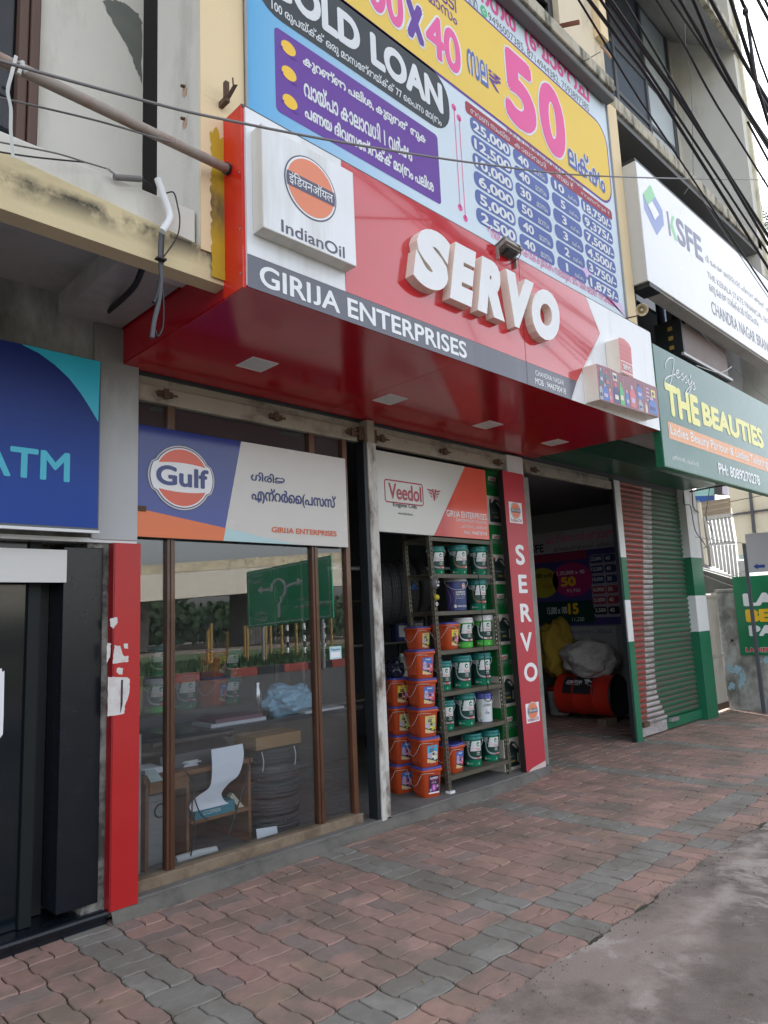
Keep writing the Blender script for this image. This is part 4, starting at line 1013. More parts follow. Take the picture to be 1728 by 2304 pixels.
torn([(548, 425), (582, 418), (585, 445), (562, 475), (548, 460)]); torn([(570, 558), (600, 560), (612, 610), (640, 610), (638, 640), (560, 648)]); torn([(533, 545), (552, 550), (548, 610), (530, 652)])
torn([(615, 550), (638, 548), (636, 575), (618, 572)]); torn([(585, 668), (612, 672), (608, 705), (590, 700), (578, 690)]); torn([(538, 715), (625, 715), (645, 725), (645, 790), (622, 860), (618, 898), (535, 910)])
f.ppoly([(602, 730), (612, 728), (610, 850), (600, 892), (598, 890)], ink_black, 2)
f.mb.build('sticker_strip', rp)

# upright SERVO board
sv = thing('upright_letter_board', (6.0, 4.0, .05), 'tall narrow red board with white upright letters between the open bays', 'sign')
YS = 3.995
f = Sign('Y', YS, zr)
b0, b1, t0, t1 = f.p(213, 1848)[0] + .01, f.p(340, 1835)[0] - .02, f.p(78, 165)[0], f.p(200, 162)[0]
sz0, sz1 = .05, 2.93
f.mb.prism([(b0, YS + .001, sz0), (b1, YS + .001, sz0), (t1, YS + .001, sz1), (t0, YS + .001, sz1)], (0, .06, 0), mat('board_black_edge', (.02, .012, .012), .6))
f.poly([(b0 + .003, sz0), (b1, sz0), (t1, sz1), (t0 + .003, sz1)], red_servo, 1)
f.poly([(b0 + .003, sz0), (b1, sz0), (b1, sz0 + .085), (b0 + .1, sz0 + .055), (b0 + .004, sz0 + .02)], mat('faded_flex', (.62, .5, .48), .5, .15, 8), 2)
for ch, a, b in (('S', (162, 716), (206, 598)), ('E', (179, 884), (222, 775)), ('R', (190, 1057), (246, 945)), ('V', (192, 1234), (252, 1115)), ('O', (212, 1416), (283, 1292))):
    f.ptext(ch, a, b, print_white, 2, .03)
for (a, b) in (((124, 464), (192, 350)), ((224, 1660), (294, 1528))):
    p0, p1 = f.p(*a), f.p(*b); p0 = (p0[0], p0[1]); f.rect(p0[0], p0[1], p1[0], p1[1], print_white, 2)
    w_ = p1[0] - p0[0]; oil_logo(f, (p0[0] + p1[0]) / 2, p0[1] + (p1[1] - p0[1]) * .60, w_ * .38, 3)
    f.text('IndianOil', p0[0] + w_ * .1, p0[1] + .012, p1[0] - w_ * .1, p0[1] + .045, vrd, 3, .01)
f.mb.build('printed_face', sv)

# ================================================================== STOCK IN THE OPEN BAY
rack_m = mat('olive_slotted_steel', (.085, .078, .055), .5, .15, 8)
rk = thing('slotted_angle_rack', (5.1, 4.25, FL), 'olive slotted angle steel rack holding rows of oil buckets', 'rack')
SH = [.21, .565, .90, 1.25, 1.586, 1.912, 2.235]
LX = lambda z: 4.705 - .042 * (z - .1); RX = lambda z: 5.56 - .032 * (z - .1)
YR0, YR1 = 4.075, 4.40
def rack_post(fx, y, top, s_):
    mb = MB()
    def bar(z0_, z1_, x0_, x1_, y0_, y1_):
        a, b = fx(z0_), fx(z1_)
        mb.add([(a + x0_, y0_, z0_), (a + x1_, y0_, z0_), (a + x1_, y1_, z0_), (a + x0_, y1_, z0_), (b + x0_, y0_, z1_), (b + x1_, y0_, z1_), (b + x1_, y1_, z1_), (b + x0_, y1_, z1_)],
               [(0, 3, 2, 1), (4, 5, 6, 7), (0, 1, 5, 4), (1, 2, 6, 5), (2, 3, 7, 6), (3, 0, 4, 7)], rack_m)
    # front flange: two rails with rungs between leave open slots
    bar(FL, top, 0, .010, y, y + .003); bar(FL, top, .024, .034, y, y + .003)
    z = FL
    while z < top - .03: bar(z, z + .022, .0101, .0239, y, y + .003); z += .04
    bar(FL, top, -.003, -.0001, y, y + .010); bar(FL, top, -.003, -.0001, y + .024, y + .034); z = FL
    while z < top - .03: bar(z, z + .022, -.003, -.0001, y + .0101, y + .0239); z += .04
    return mb.build('post', rk)
for fx, y, top in ((LX, YR0, 2.32), (RX, YR0, 2.26), (LX, YR1 - .03, 2.3), (RX, YR1 - .03, 2.26)): rack_post(fx, y, top, 1)
for z in SH:
    mb = MB(); a, b = LX(z) + .004, RX(z) + .03
    mb.box(a, b, YR0 + .004, YR1, z - .004, z, rack_m); mb.box(a, b, YR0 + .0035, YR0 + .006, z - .034, z - .0041, rack_m); mb.box(a, b, YR1 - .004, YR1, z - .034, z - .0041, rack_m)
    mb.build('shelf', rk)
mb = MB(); mb.box(LX(FL) - .012, LX(FL) + .05, YR0 - .02, YR0 + .035, FL, FL + .018, print_white); mb.build('foot', rk)

castrol_g = mat('bucket_green', (.008, .20, .105), .25, .06); teal_lid = mat('bucket_teal_lid', (.02, .20, .19), .3, .06); white_lid = mat('bucket_white_lid', (.62, .62, .64), .35, .05)
dk_green = mat('label_dark_green', (.006, .05, .04), .3, .06); swoosh = mat('label_silver_swoosh', (.36, .40, .42), .3, .08); bronze = mat('label_bronze_swoosh', (.22, .13, .06), .3, .08); lab_w = mat('label_white', (.66, .68, .68), .3, .03); lab_r = mat('label_red', (.55, .03, .03), .3, .05)
bright_g = mat('label_bright_green', (.05, .42, .04), .3, .06)
wire_w = mat('white_handle', (.6, .6, .6), .4, .05)
def make_bucket(name, label, body, lid, style):
    t = thing(name, (0, 0, 0), label, 'bucket', 'oil buckets on the rack shelves')
    mb = MB(); mb.lathe([(.0005, 0), (.074, 0), (.077, .004), (.083, .185), (.085, .19), (.085, .196), (.0005, .196)], (0, 0, 0), body, 40); mb.build('body', t)
    mb = MB(); mb.lathe([(.0875, .19), (.0905, .192), (.0905, .2), (.088, .202), (.088, .214), (.0905, .216), (.0905, .226), (.087, .232), (.08, .232), (.076, .226), (.0005, .226)], (0, 0, 0), lid, 40)
    for k in range(10):
        a = 2 * math.pi * k / 10; mb.obox((.0895 * math.cos(a), .0895 * math.sin(a), .208), (.002 * math.cos(a), .002 * math.sin(a), 0), (-.009 * math.sin(a), .009 * math.cos(a), 0), (0, 0, .007), lid)
    mb.build('lid', t)
    # label wraps the side that faces the street
    def wrap(u, v, o):
        a = u / .082; r = .0776 + .006 * (v / .19) + o + .0008
        return (r * math.sin(a), -r * math.cos(a), v)
    f = Sign(fn=wrap, gap=.0007)
    def wrect(u0, v0, u1, v1, m, L): f.rect(u0, v0, u1, v1, m, L, max(1, int(abs(u1 - u0) / .007)))
    if style in ('green', 'bronze', 'bright'):
        sw = bronze if style == 'bronze' else (lab_w if style == 'bright' else swoosh)
        wrect(-.115, .045, .115, .182, dk_green, 0)
        if style == 'bright': wrect(-.115, .004, .115, .0449, bright_g, 0)
        wrect(-.115, .155, -.04, .182, swoosh if style != 'bright' else bright_g, 1)
        if style != 'bright': f.text('20L', -.085, .162, -.06, .176, dk_green, 2)
        # swoosh: curves from upper left down into a band to the right
        P1 = [(-.055, .175), (-.06, .13), (-.056, .10), (-.045, .078), (-.025, .066), (.0, .06), (.03, .058), (.085, .06)]
        f.stroke([(u, v) for u, v, _ in smooth_path([(a, b, 0) for a, b in P1], 4)], .011, sw, 1)
        pts = [(-.04, .11), (-.01, .108), (.02, .108), (.045, .108), (.07, .108), (.07, .182), (.045, .182), (.02, .182), (-.01, .182), (-.028, .182)]
        for k in range(16):
            a, b = -.04 + .007 * k, -.04 + .007 * (k + 1)
            f.poly([(a, .11), (b, .11), (b, min(.181, .11 + (b + .04) * 4.2)), (a, min(.181, .11 + (a + .04) * 4.2))], lab_w, 2)
        f.ell(.035, .158, .0155, .0165, castrol_g, 3, 24); f.poly([(.032, .160), (.052, .160), (.052, .154), (.032, .154)], lab_w, 4); f.ell(.035, .157, .006, .006, lab_w, 4, 14)
        f.text('Castrol', .012, .116, .06, .131, lab_r, 3, .01); f.text('CRB', .02, .092, .052, .103, lab_w, 3, .03); f.text('TURBOMAX', .016, .08, .06, .088, lab_w, 3, .01)
        wrect(.02, .054, .056, .066, lab_r, 3); wrect(.057, .054, .072, .066, lab_w, 3); f.text('15W-40', .024, .057, .052, .063, lab_w, 4)
        f.text('20 litre', -.06, .018, -.025, .027, lab_w, 1); wrect(-.078, .016, -.064, .029, lab_w, 1); f.ell(.04, .02, .007, .007, lab_w, 1, 16); f.ell(.042, .02, .004, .004, castrol_g, 2, 12)
    elif style == 'navy':
        wrect(-.12, .004, .12, .186, pal['navy'], 0)
        for k in range(14):
            v0_, v1_ = .006 + .0125 * k, .006 + .0125 * (k + 1)
            c0, c1 = [-.075 + .032 * math.sin((v - .02) * 26) for v in (v0_, v1_)]
            f.poly([(c0 - .022, v0_), (c0 + .022, v0_), (c1 + .022, v1_), (c1 - .022, v1_)], ink_orange, 1)
        f.ell(.05, .16, .017, .018, gw, 2, 24); f.ell(.05, .16, .014, .015, ink_orange, 3, 24); f.rect(.037, .156, .063, .165, gw, 4)
        f.text('SUPERFLEET', -.02, .115, .065, .127, lab_w, 2, .04); f.text('MAX 15W-40', -.02, .1, .065, .112, lab_w, 2, .04); f.text('Premium quality engine oil', -.02, .086, .06, .092, lab_w, 2); f.text('for diesel engines', -.02, .077, .04, .083, lab_w, 2)
        f.ell(-.028, .03, .011, .012, lab_w, 2, 20); f.text('ASHOK LEYLAND', -.012, .024, .085, .036, lab_w, 2, .03)
    else:
        wrect(-.12, .004, .12, .186, mat('supreme_white', (.62, .66, .7), .35, .04), 0)
        f.poly([(-.118, .004), (-.06, .004), (-.045, .02), (-.075, .05), (-.118, .07)], ink_blue, 1)
        f.stroke([(-.06, .04), (-.075, .08), (-.075, .12), (-.06, .16), (-.045, .182)], .03, mat('tan_arc', (.55, .42, .26), .4), 1)
        f.text('20W40', -.015, .15, .03, .162, swoosh, 2); f.text('SUPREME', -.02, .13, .055, .145, ink_black, 2, .015); f.text('POWER', -.01, .068, .035, .08, ink_black, 2, .03); f.text('with', -.006, .095, .008, .103, ink_black, 2); f.text('EXTRA', -.006, .084, .018, .091, ink_black, 2)
    f.mb.build('label', t)
    mb = MB(); drop = smooth_path([(.091 * math.cos(a), -.02 - .075 * math.sin(max(0, math.pi * (.5 + .5 * math.sin(a - math.pi / 2)) )) , .0) for a in (0,)], 1) if False else None
    pts = []
    for i in range(17):
        a = math.pi * i / 16; pts.append((.093 * math.cos(a), -.012 - .085 * math.sin(a), .195 - .06 * math.sin(a)))
    mb.tube(pts, .0016, wire_w, 6)
    for s_ in (-1, 1): mb.lathe([(.0005, 0), (.006, 0), (.006, .004), (.0005, .004)], (s_ * .089, -.012, .195), wire_w, 10, (s_, 0, 0))
    mb.build('handle', t)
    return t
BK = {'green': make_bucket('oil_bucket', '', castrol_g, teal_lid, 'green'), 'bronze': make_bucket('oil_bucket', '', castrol_g, teal_lid, 'bronze'), 'bright': make_bucket('oil_bucket', '', bright_g, white_lid, 'bright'),
      'navy': make_bucket('oil_bucket', '', pal['navy'], mat('grey_lid', (.34, .35, .37), .35, .05), 'navy'), 'supreme': make_bucket('oil_bucket', '', pal['grey'], mat('violet_blue_lid', (.10, .13, .44), .35, .05), 'supreme')}
ords = ['lowest', 'second lowest', 'third lowest', 'fourth lowest', 'fifth lowest', 'top']
used = set()
def bucket(kind, cr, x, wpx, shelf, label, rz=.5, sc=None, y=4.21):
    px, py = cr(x, 600)
    q = at(px, py, Y=y); X_ = q.x
    o = place(BK[kind], kind in used, (X_, y, SH[shelf] + .0005), rz, label, 'oil buckets on the rack shelves'); used.add(kind)
    depth = .69937 * X_ + .69933 * y + .14773 * (SH[shelf] - H)
    d = wpx / cr(1, 0)[0] if False else wpx
    rad = d / FPX * depth / 2
    s_ = rad / .0885
    o.scale = (s_, s_, s_ * 1.2)
    return o
kA, kB = 1 / 4.608, 1 / 4.608
bucket('green', zA, 752, 188 * kA, 5, 'green bucket with teal lid half behind the left rack post on the top filled shelf', -0.66, y=4.25)
bucket('bronze', zA, 985, 198 * kA, 5, 'green bucket with bronze swoosh in the middle of the top filled shelf', -0.64)
bucket('green', zA, 1195, 190 * kA, 5, 'green bucket with silver swoosh at the right end of the top filled shelf', -0.69)
bucket('navy', zA, 942, 232 * kA, 4, 'navy and orange bucket with grey lid on the second filled shelf', -0.65)
bucket('bronze', zA, 1160, 205 * kA, 4, 'green bucket with bronze swoosh right of the navy bucket', -0.63)
bucket('bright', zA, 1000, 195 * kA, 3, 'white lidded bright green bucket beside the orange pail on the third shelf', -0.69)
bucket('bright', zA, 1202, 200 * kA, 3, 'white lidded bright green bucket at the right end of its shelf', -0.79)
bucket('green', zB, 740, 190 * kB, 2, 'teal lidded green bucket behind the left post on the shelf below the white lidded buckets', -0.76)
bucket('green', zB, 942, 208 * kB, 2, 'teal lidded green bucket in the middle of the shelf below the white lidded buckets', -0.76)
bucket('green', zB, 1150, 205 * kB, 2, 'teal lidded green bucket behind the hanging cord hook on the third lowest shelf', -0.66)
bucket('green', zB, 750, 190 * kB, 1, 'teal lidded green bucket behind the left post on the second lowest shelf', -0.72)
bucket('green', zB, 955, 212 * kB, 1, 'teal lidded green bucket left of the white bucket with blue lid', -0.67)
bucket('supreme', zB, 1152, 182 * kB, 1, 'white bucket with violet blue lid on the rack', -0.65)
bucket('green', zB, 1005, 205 * kB, 0, 'teal lidded green bucket beside the orange pail on the lowest shelf', -0.64)
bucket('green', zB, 1192, 195 * kB, 0, 'teal lidded green bucket at the right end of the lowest shelf', -0.66)

# square orange pails
pail_m = mat('orange_pail', (.46, .062, .014), .35, .08, 5, .05, 30); lid_b = mat('blue_pail_lid', (.06, .07, .30), .35, .06)
def sq_ring(w_, d_, z, n=40, e=5.):
    out = []
    for k in range(n):
        a = 2 * math.pi * (k + .5) / n; c, s_ = math.cos(a), math.sin(a)
        q = (abs(c) ** e + abs(s_) ** e) ** (-1 / e); out.append((w_ * q * c, d_ * q * s_, z))
    return out
def loft(mb, rings, m, smooth=True):
    n = len(rings[0]); vs = [v for r in rings for v in r]
    mb.add(vs, [(i * n + k, i * n + (k + 1) % n, (i + 1) * n + (k + 1) % n, (i + 1) * n + k) for i in range(len(rings) - 1) for k in range(n)], m, smooth)
    mb.add(rings[0], [list(range(n))[::-1]], m); mb.add(rings[-1], [list(range(n))], m)
def make_pail(style):
    t = thing('oil_pail', (0, 0, 0), '', 'pail', 'square orange oil pails')
    mb = MB(); loft(mb, [sq_ring(.082, .082, 0), sq_ring(.086, .086, .006), sq_ring(.101, .101, .19), sq_ring(.1015, .1015, .198)], pail_m)
    loft(mb, [sq_ring(.108, .108, .196), sq_ring(.112, .112, .199), sq_ring(.112, .112, .219), sq_ring(.109, .109, .222)], pail_m); mb.build('body', t)
    mb = MB()
    for sgn in (-1, 1):         # ribbed side panels
        mb = MB()
        for i in range(7):
            y = -.056 + .0187 * i; mb.add([(sgn * .0875, y - .005, .03), (sgn * .0875, y + .005, .03), (sgn * .100, y + .005, .165), (sgn * .100, y - .005, .165), (sgn * .091, y - .003, .032), (sgn * .091, y + .003, .032), (sgn * .1015, y + .003, .163), (sgn * .1015, y - .003, .163)],
                                          [(4, 5, 6, 7), (0, 1, 5, 4), (1, 2, 6, 5), (2, 3, 7, 6), (3, 0, 4, 7)], pail_m)
        mb.build('rib', t)
    mb = MB()
    mb.add([(-.035, -.1115, .196), (.035, -.1115, .196), (.02, -.1095, .176), (-.02, -.1095, .176)], [(0, 1, 2, 3)], pail_m); mb.build('latch', t)
    mb = MB(); loft(mb, [sq_ring(.106, .106, .2215), sq_ring(.108, .108, .226), sq_ring(.106, .106, .236), sq_ring(.09, .09, .238)], lid_b); mb.build('lid', t)
    def fr(u, v, o): return (u, -(.0855 + (v) / .19 * .0155) - .0012 - o, v)
    f = Sign(fn=fr, gap=.0006)
    u0, u1, v0, v1 = -.045, .06, .028, .172
    top = {'blue': pal['blue'], 'yellow': mat('label_yellow', (.74, .60, .06), .35), 'cream': mat('label_pale_lime', (.55, .55, .22), .35), 'sky': mat('label_sky', (.05, .40, .62), .35), 'plum': mat('label_plum', (.06, .02, .06), .35)}[style]
    f.rrect(u0 - .0, v0, u1, v1, .008, top, 0)
    if style == 'plum':
        f.text('CHAMPION', u0 + .012, v1 - .03, u1 - .012, v1 - .012, print_white, 2, .03); f.text('MULTI', u0 + .03, v1 - .045, u1 - .03, v1 - .035, pink, 2); f.text('20W-40', u0 + .03, v1 - .062, u1 - .03, v1 - .05, print_white, 2)
        f.ell(.008, .075, .026, .03, mat('label_violet', (.35, .06, .36), .35), 1, 24); f.ell(.008, .075, .012, .02, mat('label_mauve', (.6, .3, .6), .35), 2, 20); f.rect(u0, v0, u1, v0 + .012, print_white, 1); f.ell(u0 + .02, v0 + .03, .011, .012, pal['grey'], 1, 16); f.ell(u1 - .016, v0 + .055, .011, .012, pal['grey'], 1, 16)
    else:
        road = mat('label_sand', (.66, .5, .26), .4); f.poly([(u0, v0 + .045), (u1 - .02, v0 + .015), (u1, v0 + .012), (u1, v0 + .002), (u0, v0 + .002)], road, 1)
        f.poly([(u0, v0 + .05), (u0, v0 + .042), (u1 - .01, v0 + .01), (u1, v0 + .012)], ink_black, 2)
        tc_ = {'blue': pal['rose'], 'yellow': pal['rose'], 'cream': mat('label_lime', (.5, .5, .05), .35), 'sky': pal['cream']}[style]
        f.poly([(.0, v0 + .04), (.045, v0 + .022), (.058, v0 + .03), (.058, v0 + .085), (.03, v0 + .095), (.0, v0 + .09)], tc_, 3); f.poly([(.006, v0 + .065), (.028, v0 + .062), (.028, v0 + .085), (.006, v0 + .084)], pal['navy'], 4); f.poly([(.034, v0 + .06), (.054, v0 + .056), (.054, v0 + .076), (.034, v0 + .082)], pal['lilac'], 4)
        f.ell(.012, v0 + .036, .008, .009, ink_black, 5, 14); f.ell(.05, v0 + .022, .008, .009, ink_black, 5, 14); f.rect(.002, v0 + .046, .03, v0 + .052, print_white, 5)
        f.poly([(u0 + .004, v0 + .05), (-.002, v0 + .04), (-.002, v0 + .085), (u0 + .004, v0 + .085)], pal['lilac'] if style != 'yellow' else ink_black, 3)
        if style in ('blue',): f.ell(u0 + .022, v0 + .095, .017, .018, pal['lilac'], 3, 20)
        else: f.rrect(-.018, v1 - .052, .022, v1 - .03, .003, ink_black, 2); f.text('HD 40', -.014, v1 - .047, .018, v1 - .035, print_white, 3)
        f.text('Champion', -.015, v1 - .026, .04, v1 - .008, pal['rose'] if style != 'blue' else print_white, 3, .03); f.rect(u0, v0, u1, v0 + .008, pail_m, 4); f.text('ENGINE OIL', u0 + .03, v0 + .001, u1 - .02, v0 + .007, print_white, 5, .02)
    f.mb.build('label', t)
    mb = MB(); pts = []
    for i in range(19):
        a = math.pi * i / 18; pts.append((-.118 - .012 * math.sin(a), .105 - .21 * i / 18, .196 - .105 * math.sin(a)))
    pts.append((-.09, -.1185, .2)); pts.append((-.0, -.117, .192))
    mb.tube(pts, .0017, wire_w, 6); mb.build('handle', t)
    return t
PL = {k: make_pail(k) for k in ('blue', 'yellow', 'cream', 'sky', 'plum')}
usedp = set()
def pail(kind, loc, rz, label, sc=1.): 
    o = place(PL[kind], kind in usedp, loc, rz, label, 'square orange oil pails'); usedp.add(kind); o.scale = (sc,) * 3; return o
PH = .2385
pos = ['bottom', 'second from the bottom', 'middle', 'fourth from the bottom', 'topmost']
desc = {'plum': 'plum coloured label', 'sky': 'sky blue car label', 'cream': 'pale lime truck label', 'blue': 'blue label with red truck', 'yellow': 'yellow label'}
for i, k in enumerate(('plum', 'sky', 'cream', 'blue', 'blue')):
    pail(k, (4.555 + rng.uniform(-.006, .006), 4.20 + rng.uniform(-.006, .006), FL + PH * i), -.20 + rng.uniform(-.03, .03), 'orange pail with %s, %s of the front five' % (desc[k], pos[i]))
for i, k in enumerate(('blue', 'blue', 'cream', 'yellow')):
    pail(k, (4.535 + rng.uniform(-.006, .006), 4.48 + rng.uniform(-.006, .006), FL + PH * i), -.22 + rng.uniform(-.03, .03), 'orange pail with %s, %s of the rear four' % (desc[k], ['bottom', 'second from the bottom', 'third from the bottom', 'topmost'][i]))
q = at(*zA(840, 700), Y=4.21)
pail('yellow', (q.x - .02, 4.22, SH[3] + .0005), .12, 'orange pail with yellow label on the rack beside the white lidded buckets', 1.0)
q = at(*zB(810, 700), Y=4.21); pail('blue', (q.x - .03, 4.22, SH[0] + .0005), .10, 'orange pail with blue truck label on the lowest rack shelf')
pail('cream', (4.70, 4.345, SH[3] + .0005), .05, 'orange pail at the left rack end, mostly behind the left post', .9)
# crumpled dark polythene on the rear stack
def blob(name, c, r, m, seed, amp=.25, sub=4, wr=14.):
    bm = bmesh.new(); bmesh.ops.create_icosphere(bm, subdivisions=sub, radius=1)
    from mathutils import noise
    for v in bm.verts:
        n_ = noise.noise(v.co * 1.7 + Vector((seed, 0, 0))) * amp + noise.noise(v.co * wr * .35 + Vector((0, seed, 0))) * amp * .35 + abs(noise.noise(v.co * wr * .8 + Vector((0, 0, seed)))) * amp * .22
        v.co = v.co * (1 + n_)
        v.co = Vector((c[0] + v.co.x * r[0], c[1] + v.co.y * r[1], max(c[2] - r[2], c[2] + v.co.z * r[2])))
    me = bpy.data.meshes.new(name); bm.to_mesh(me); bm.free(); me.materials.append(m)
    for p in me.polygons: p.use_smooth = True
    o = bpy.data.objects.new(name, me); COL.objects.link(o); ORG[o.name] = Vector((0, 0, 0)); return o
tag(blob('polythene_bag', (4.53, 4.49, FL + PH * 4 + .075), (.085, .085, .08), mat('dark_polythene', (.02, .02, .04), .12, .2), 3, .5), 'crumpled black polythene on the rear stack of orange pails', 'bag')

# stacked cartons with oil can pictures
cart_g = mat('carton_green', (.006, .16, .035), .3, .08, 4); cart_w = mat('carton_white', (.56, .52, .46), .5, .06, 4)
XC0, XC1, YCf = 5.60, 6.03, 4.16
def make_carton():
    t = thing('oil_carton', (XC0, YCf, 0), '', 'carton', 'green and white oil cartons stacked by the rack')
    mb = MB(); mb.box(XC0, XC1, YCf, YCf + .26, 0, .298, cart_w); mb.box(XC0, XC1, YCf, YCf + .26, .2985, .596, cart_g); mb.build('box', t)
    f = Sign('Y', YCf - .0004, gap=.0006); cx = XC0 + .135
    # green half: brand lettering
    f.poly([(cx - .095, .455), (cx + .035, .455), (cx + .04, .50), (cx - .09, .50)], lab_w, 1); f.text('Castrol', cx - .085, .46, cx + .03, .495, lab_r, 2, .03)
    f.text('MAGNATEC', cx - .11, .405, cx + .11, .445, mat('embossed_grey_green', (.22, .30, .26), .35), 1, .03, .01); f.text('STOP-START', cx - .05, .385, cx + .07, .398, MATS['embossed_grey_green'], 1)
    # white half: dark oil can picture
    dc = mat('can_picture', (.015, .03, .028), .3, .2); f.poly([(cx - .10, .03), (cx + .10, .03), (cx + .11, .04), (cx + .11, .19), (cx + .055, .255), (cx - .01, .27), (cx - .045, .235), (cx - .10, .20)], dc, 1)
    f.poly([(cx + .0, .24), (cx + .045, .24), (cx + .085, .195), (cx + .07, .185)], cart_w, 2); f.rrect(cx + .075, .06, cx + .092, .15, .008, cart_w, 2)
    f.rect(cx - .10, .20, cx - .065, .245, dc, 1); f.rect(cx - .098, .245, cx - .067, .268, mat('can_red_cap', (.3, .03, .03), .35), 2)
    f.rect(cx - .085, .06, cx + .05, .165, mat('can_label_dark', (.03, .05, .045), .3), 2); f.text('MAGNATEC', cx - .07, .12, cx + .035, .135, swoosh, 3); f.rect(cx - .03, .075, cx + .04, .09, mat('can_gold', (.4, .28, .06), .35), 3)
    f.mb.build('print', t)
    return t
ct = make_carton()
for i in range(5):
    c_ = place(ct, i > 0, (XC0 + rng.uniform(-.004, .004), YCf, FL + .001 + .583 * i), 0, 'green and white oil carton, %s of the stack beside the red board' % ['bottom one', 'second from bottom', 'middle one', 'fourth from bottom', 'topmost one'][i])

    c_.scale = (1, 1, .976)

# hooked cord hanging in front of the rack
pts = smooth_path([at(*zA(1140, 480), Y=4.04), at(*zA(1160, 470), Y=4.03), at(*zA(1185, 560), Y=4.04), at(*zA(1215, 850), Y=4.04), at(*zA(1240, 1300), Y=4.04), at(*zB(1165, 150), Y=4.04), at(*zB(1190, 340), Y=4.04), at(*zB(1150, 380), Y=4.04), at(*zB(1160, 440), Y=4.04), at(*zB(1210, 445), Y=4.04), at(*zB(1228, 390), Y=4.04), at(*zB(1195, 345), Y=4.04)], 6)
single(MB().tube(pts, .0045, cable_blk, 8), 'hanging_cord', 'black cord with a looped end hanging down the front of the rack', 'cord')
# grey mask charm with lime and chilli against the evil eye
ch = thing('doorway_charm', (4.65, 4.05, 1.7), 'grey face mask charm with a lime hanging on the left rack post', 'charm')
c0 = at(*zA(725, 615), Y=4.05)
mb = MB(); mb.lathe([(.0005, -.05), (.02, -.046), (.036, -.02), (.04, .005), (.036, .03), (.02, .045), (.0005, .05)], c0, mat('mask_grey', (.12, .12, .125), .6, .2), 20)
for s_ in (-1, 1): mb.lathe([(.0005, .0), (.014, 0), (.012, .03), (.0005, .034)], c0 + Vector((s_ * .028, 0, .035)), MATS['mask_grey'], 10, (s_ * .5, 0, 1))
mb.build('mask', ch)
mb = MB()
for s_ in (-1, 1): mb.lathe([(.0005, -.008), (.009, 0), (.0005, .008)], c0 + Vector((s_ * .014, -.039, .012)), print_white, 12); mb.lathe([(.0005, -.004), (.004, 0), (.0005, .004)], c0 + Vector((s_ * .014, -.047, .012)), ink_black, 8)
mb.obox(c0 + Vector((0, -.04, -.016)), (.012, 0, 0), (0, .003, 0), (0, 0, .006), print_white); mb.build('painted_face', ch)
c1 = at(*zA(748, 755), Y=4.05); mb = MB(); mb.lathe([(.0005, -.026), (.02, -.018), (.026, 0), (.02, .018), (.0005, .026)], c1, mat('lime_skin', (.45, .40, .03), .4, .1), 18); mb.build('lime', ch)
c2 = at(*zA(752, 825), Y=4.05); mb = MB()
for k in range(5): mb.obox(c2 + Vector((.012 * math.cos(k * 1.26), 0, .012 * math.sin(k * 1.26))), (.007, .003, 0), (0, .003, 0), (0, 0, .006), print_white)
mb.tube([c0, c1, c2], .0015, ink_black, 6); mb.build('flower', ch)

# hanging tyres and other dim stock behind the peeling post
tyre_m = mat('tyre_rubber', (.05, .05, .053), .6, .25, 20, .3, 60)
def make_tyre(rmaj, wd, label, grp):
    t = thing('tyre', (0, 0, 0), label, 'tyre', grp)
    ri = rmaj * .66; w2 = wd / 2
    prof = [(ri, -w2 * .7), (ri * 1.03, -w2 * .95), (rmaj * .84, -w2), (rmaj * .95, -w2 * .85), (rmaj * .985, -w2 * .6), (rmaj * .985, -w2 * .45), (rmaj * .965, -w2 * .42), (rmaj * .965, -w2 * .34), (rmaj, -w2 * .3), (rmaj, -w2 * .05), (rmaj * .975, 0), (rmaj, w2 * .05), (rmaj, w2 * .3), (rmaj * .965, w2 * .34), (rmaj * .965, w2 * .42), (rmaj * .985, w2 * .45), (rmaj * .985, w2 * .6), (rmaj * .95, w2 * .85), (rmaj * .84, w2), (ri * 1.03, w2 * .95), (ri, w2 * .7), (ri, -w2 * .7)]
    mb = MB(); mb.lathe(prof, (0, 0, 0), tyre_m, 56); mb.build('carcass', t)
    mb = MB()
    for k in range(44):
        a = 2 * math.pi * k / 44
        for s_ in (-1, 1):
            e1 = Vector((math.cos(a), math.sin(a), 0)); e2 = Vector((-math.sin(a), math.cos(a), 0))
            mb.obox(e1 * rmaj * .985 + Vector((0, 0, s_ * w2 * .5)), e1 * (rmaj * .016), e2 * (rmaj * .035), Vector((0, 0, w2 * .2)) + e2 * rmaj * .03 * s_, tyre_m)
    mb.build('tread', t)
    return t
ty = make_tyre(.31, .11, '', 'tyres hanging behind the peeling post')
for i, (x_, px) in enumerate(((130, 0), (215, 1), (300, 2), (385, 3), (500, 4))):
    q = at(*zA(x_, 430), Y=4.95)
    o = place(ty, i > 0, (q.x, 4.95, 1.78 + .01 * i), 0, 'black tyre hanging in the dim bay, %s in the row from the peeling post' % ['first', 'second', 'third', 'fourth', 'fifth'][i], 'tyres hanging behind the peeling post')
    o.rotation_euler = (R(90), 0, R(62 + 2 * i))
mb = MB(); mb.tube([(4.2, 4.95, 2.02), (6.0, 4.95, 2.05)], .02, steel); single(mb, 'tyre_rail', 'steel rail from which the tyres hang inside the dim bay', 'rail')
tag(blob('blue_packet', tuple(at(*zA(510, 655), Y=4.7)), (.055, .04, .05), mat('blue_foil', (.02, .10, .32), .2, .2), 5, .3), 'blue foil packet hanging under the row of tyres', 'packet')
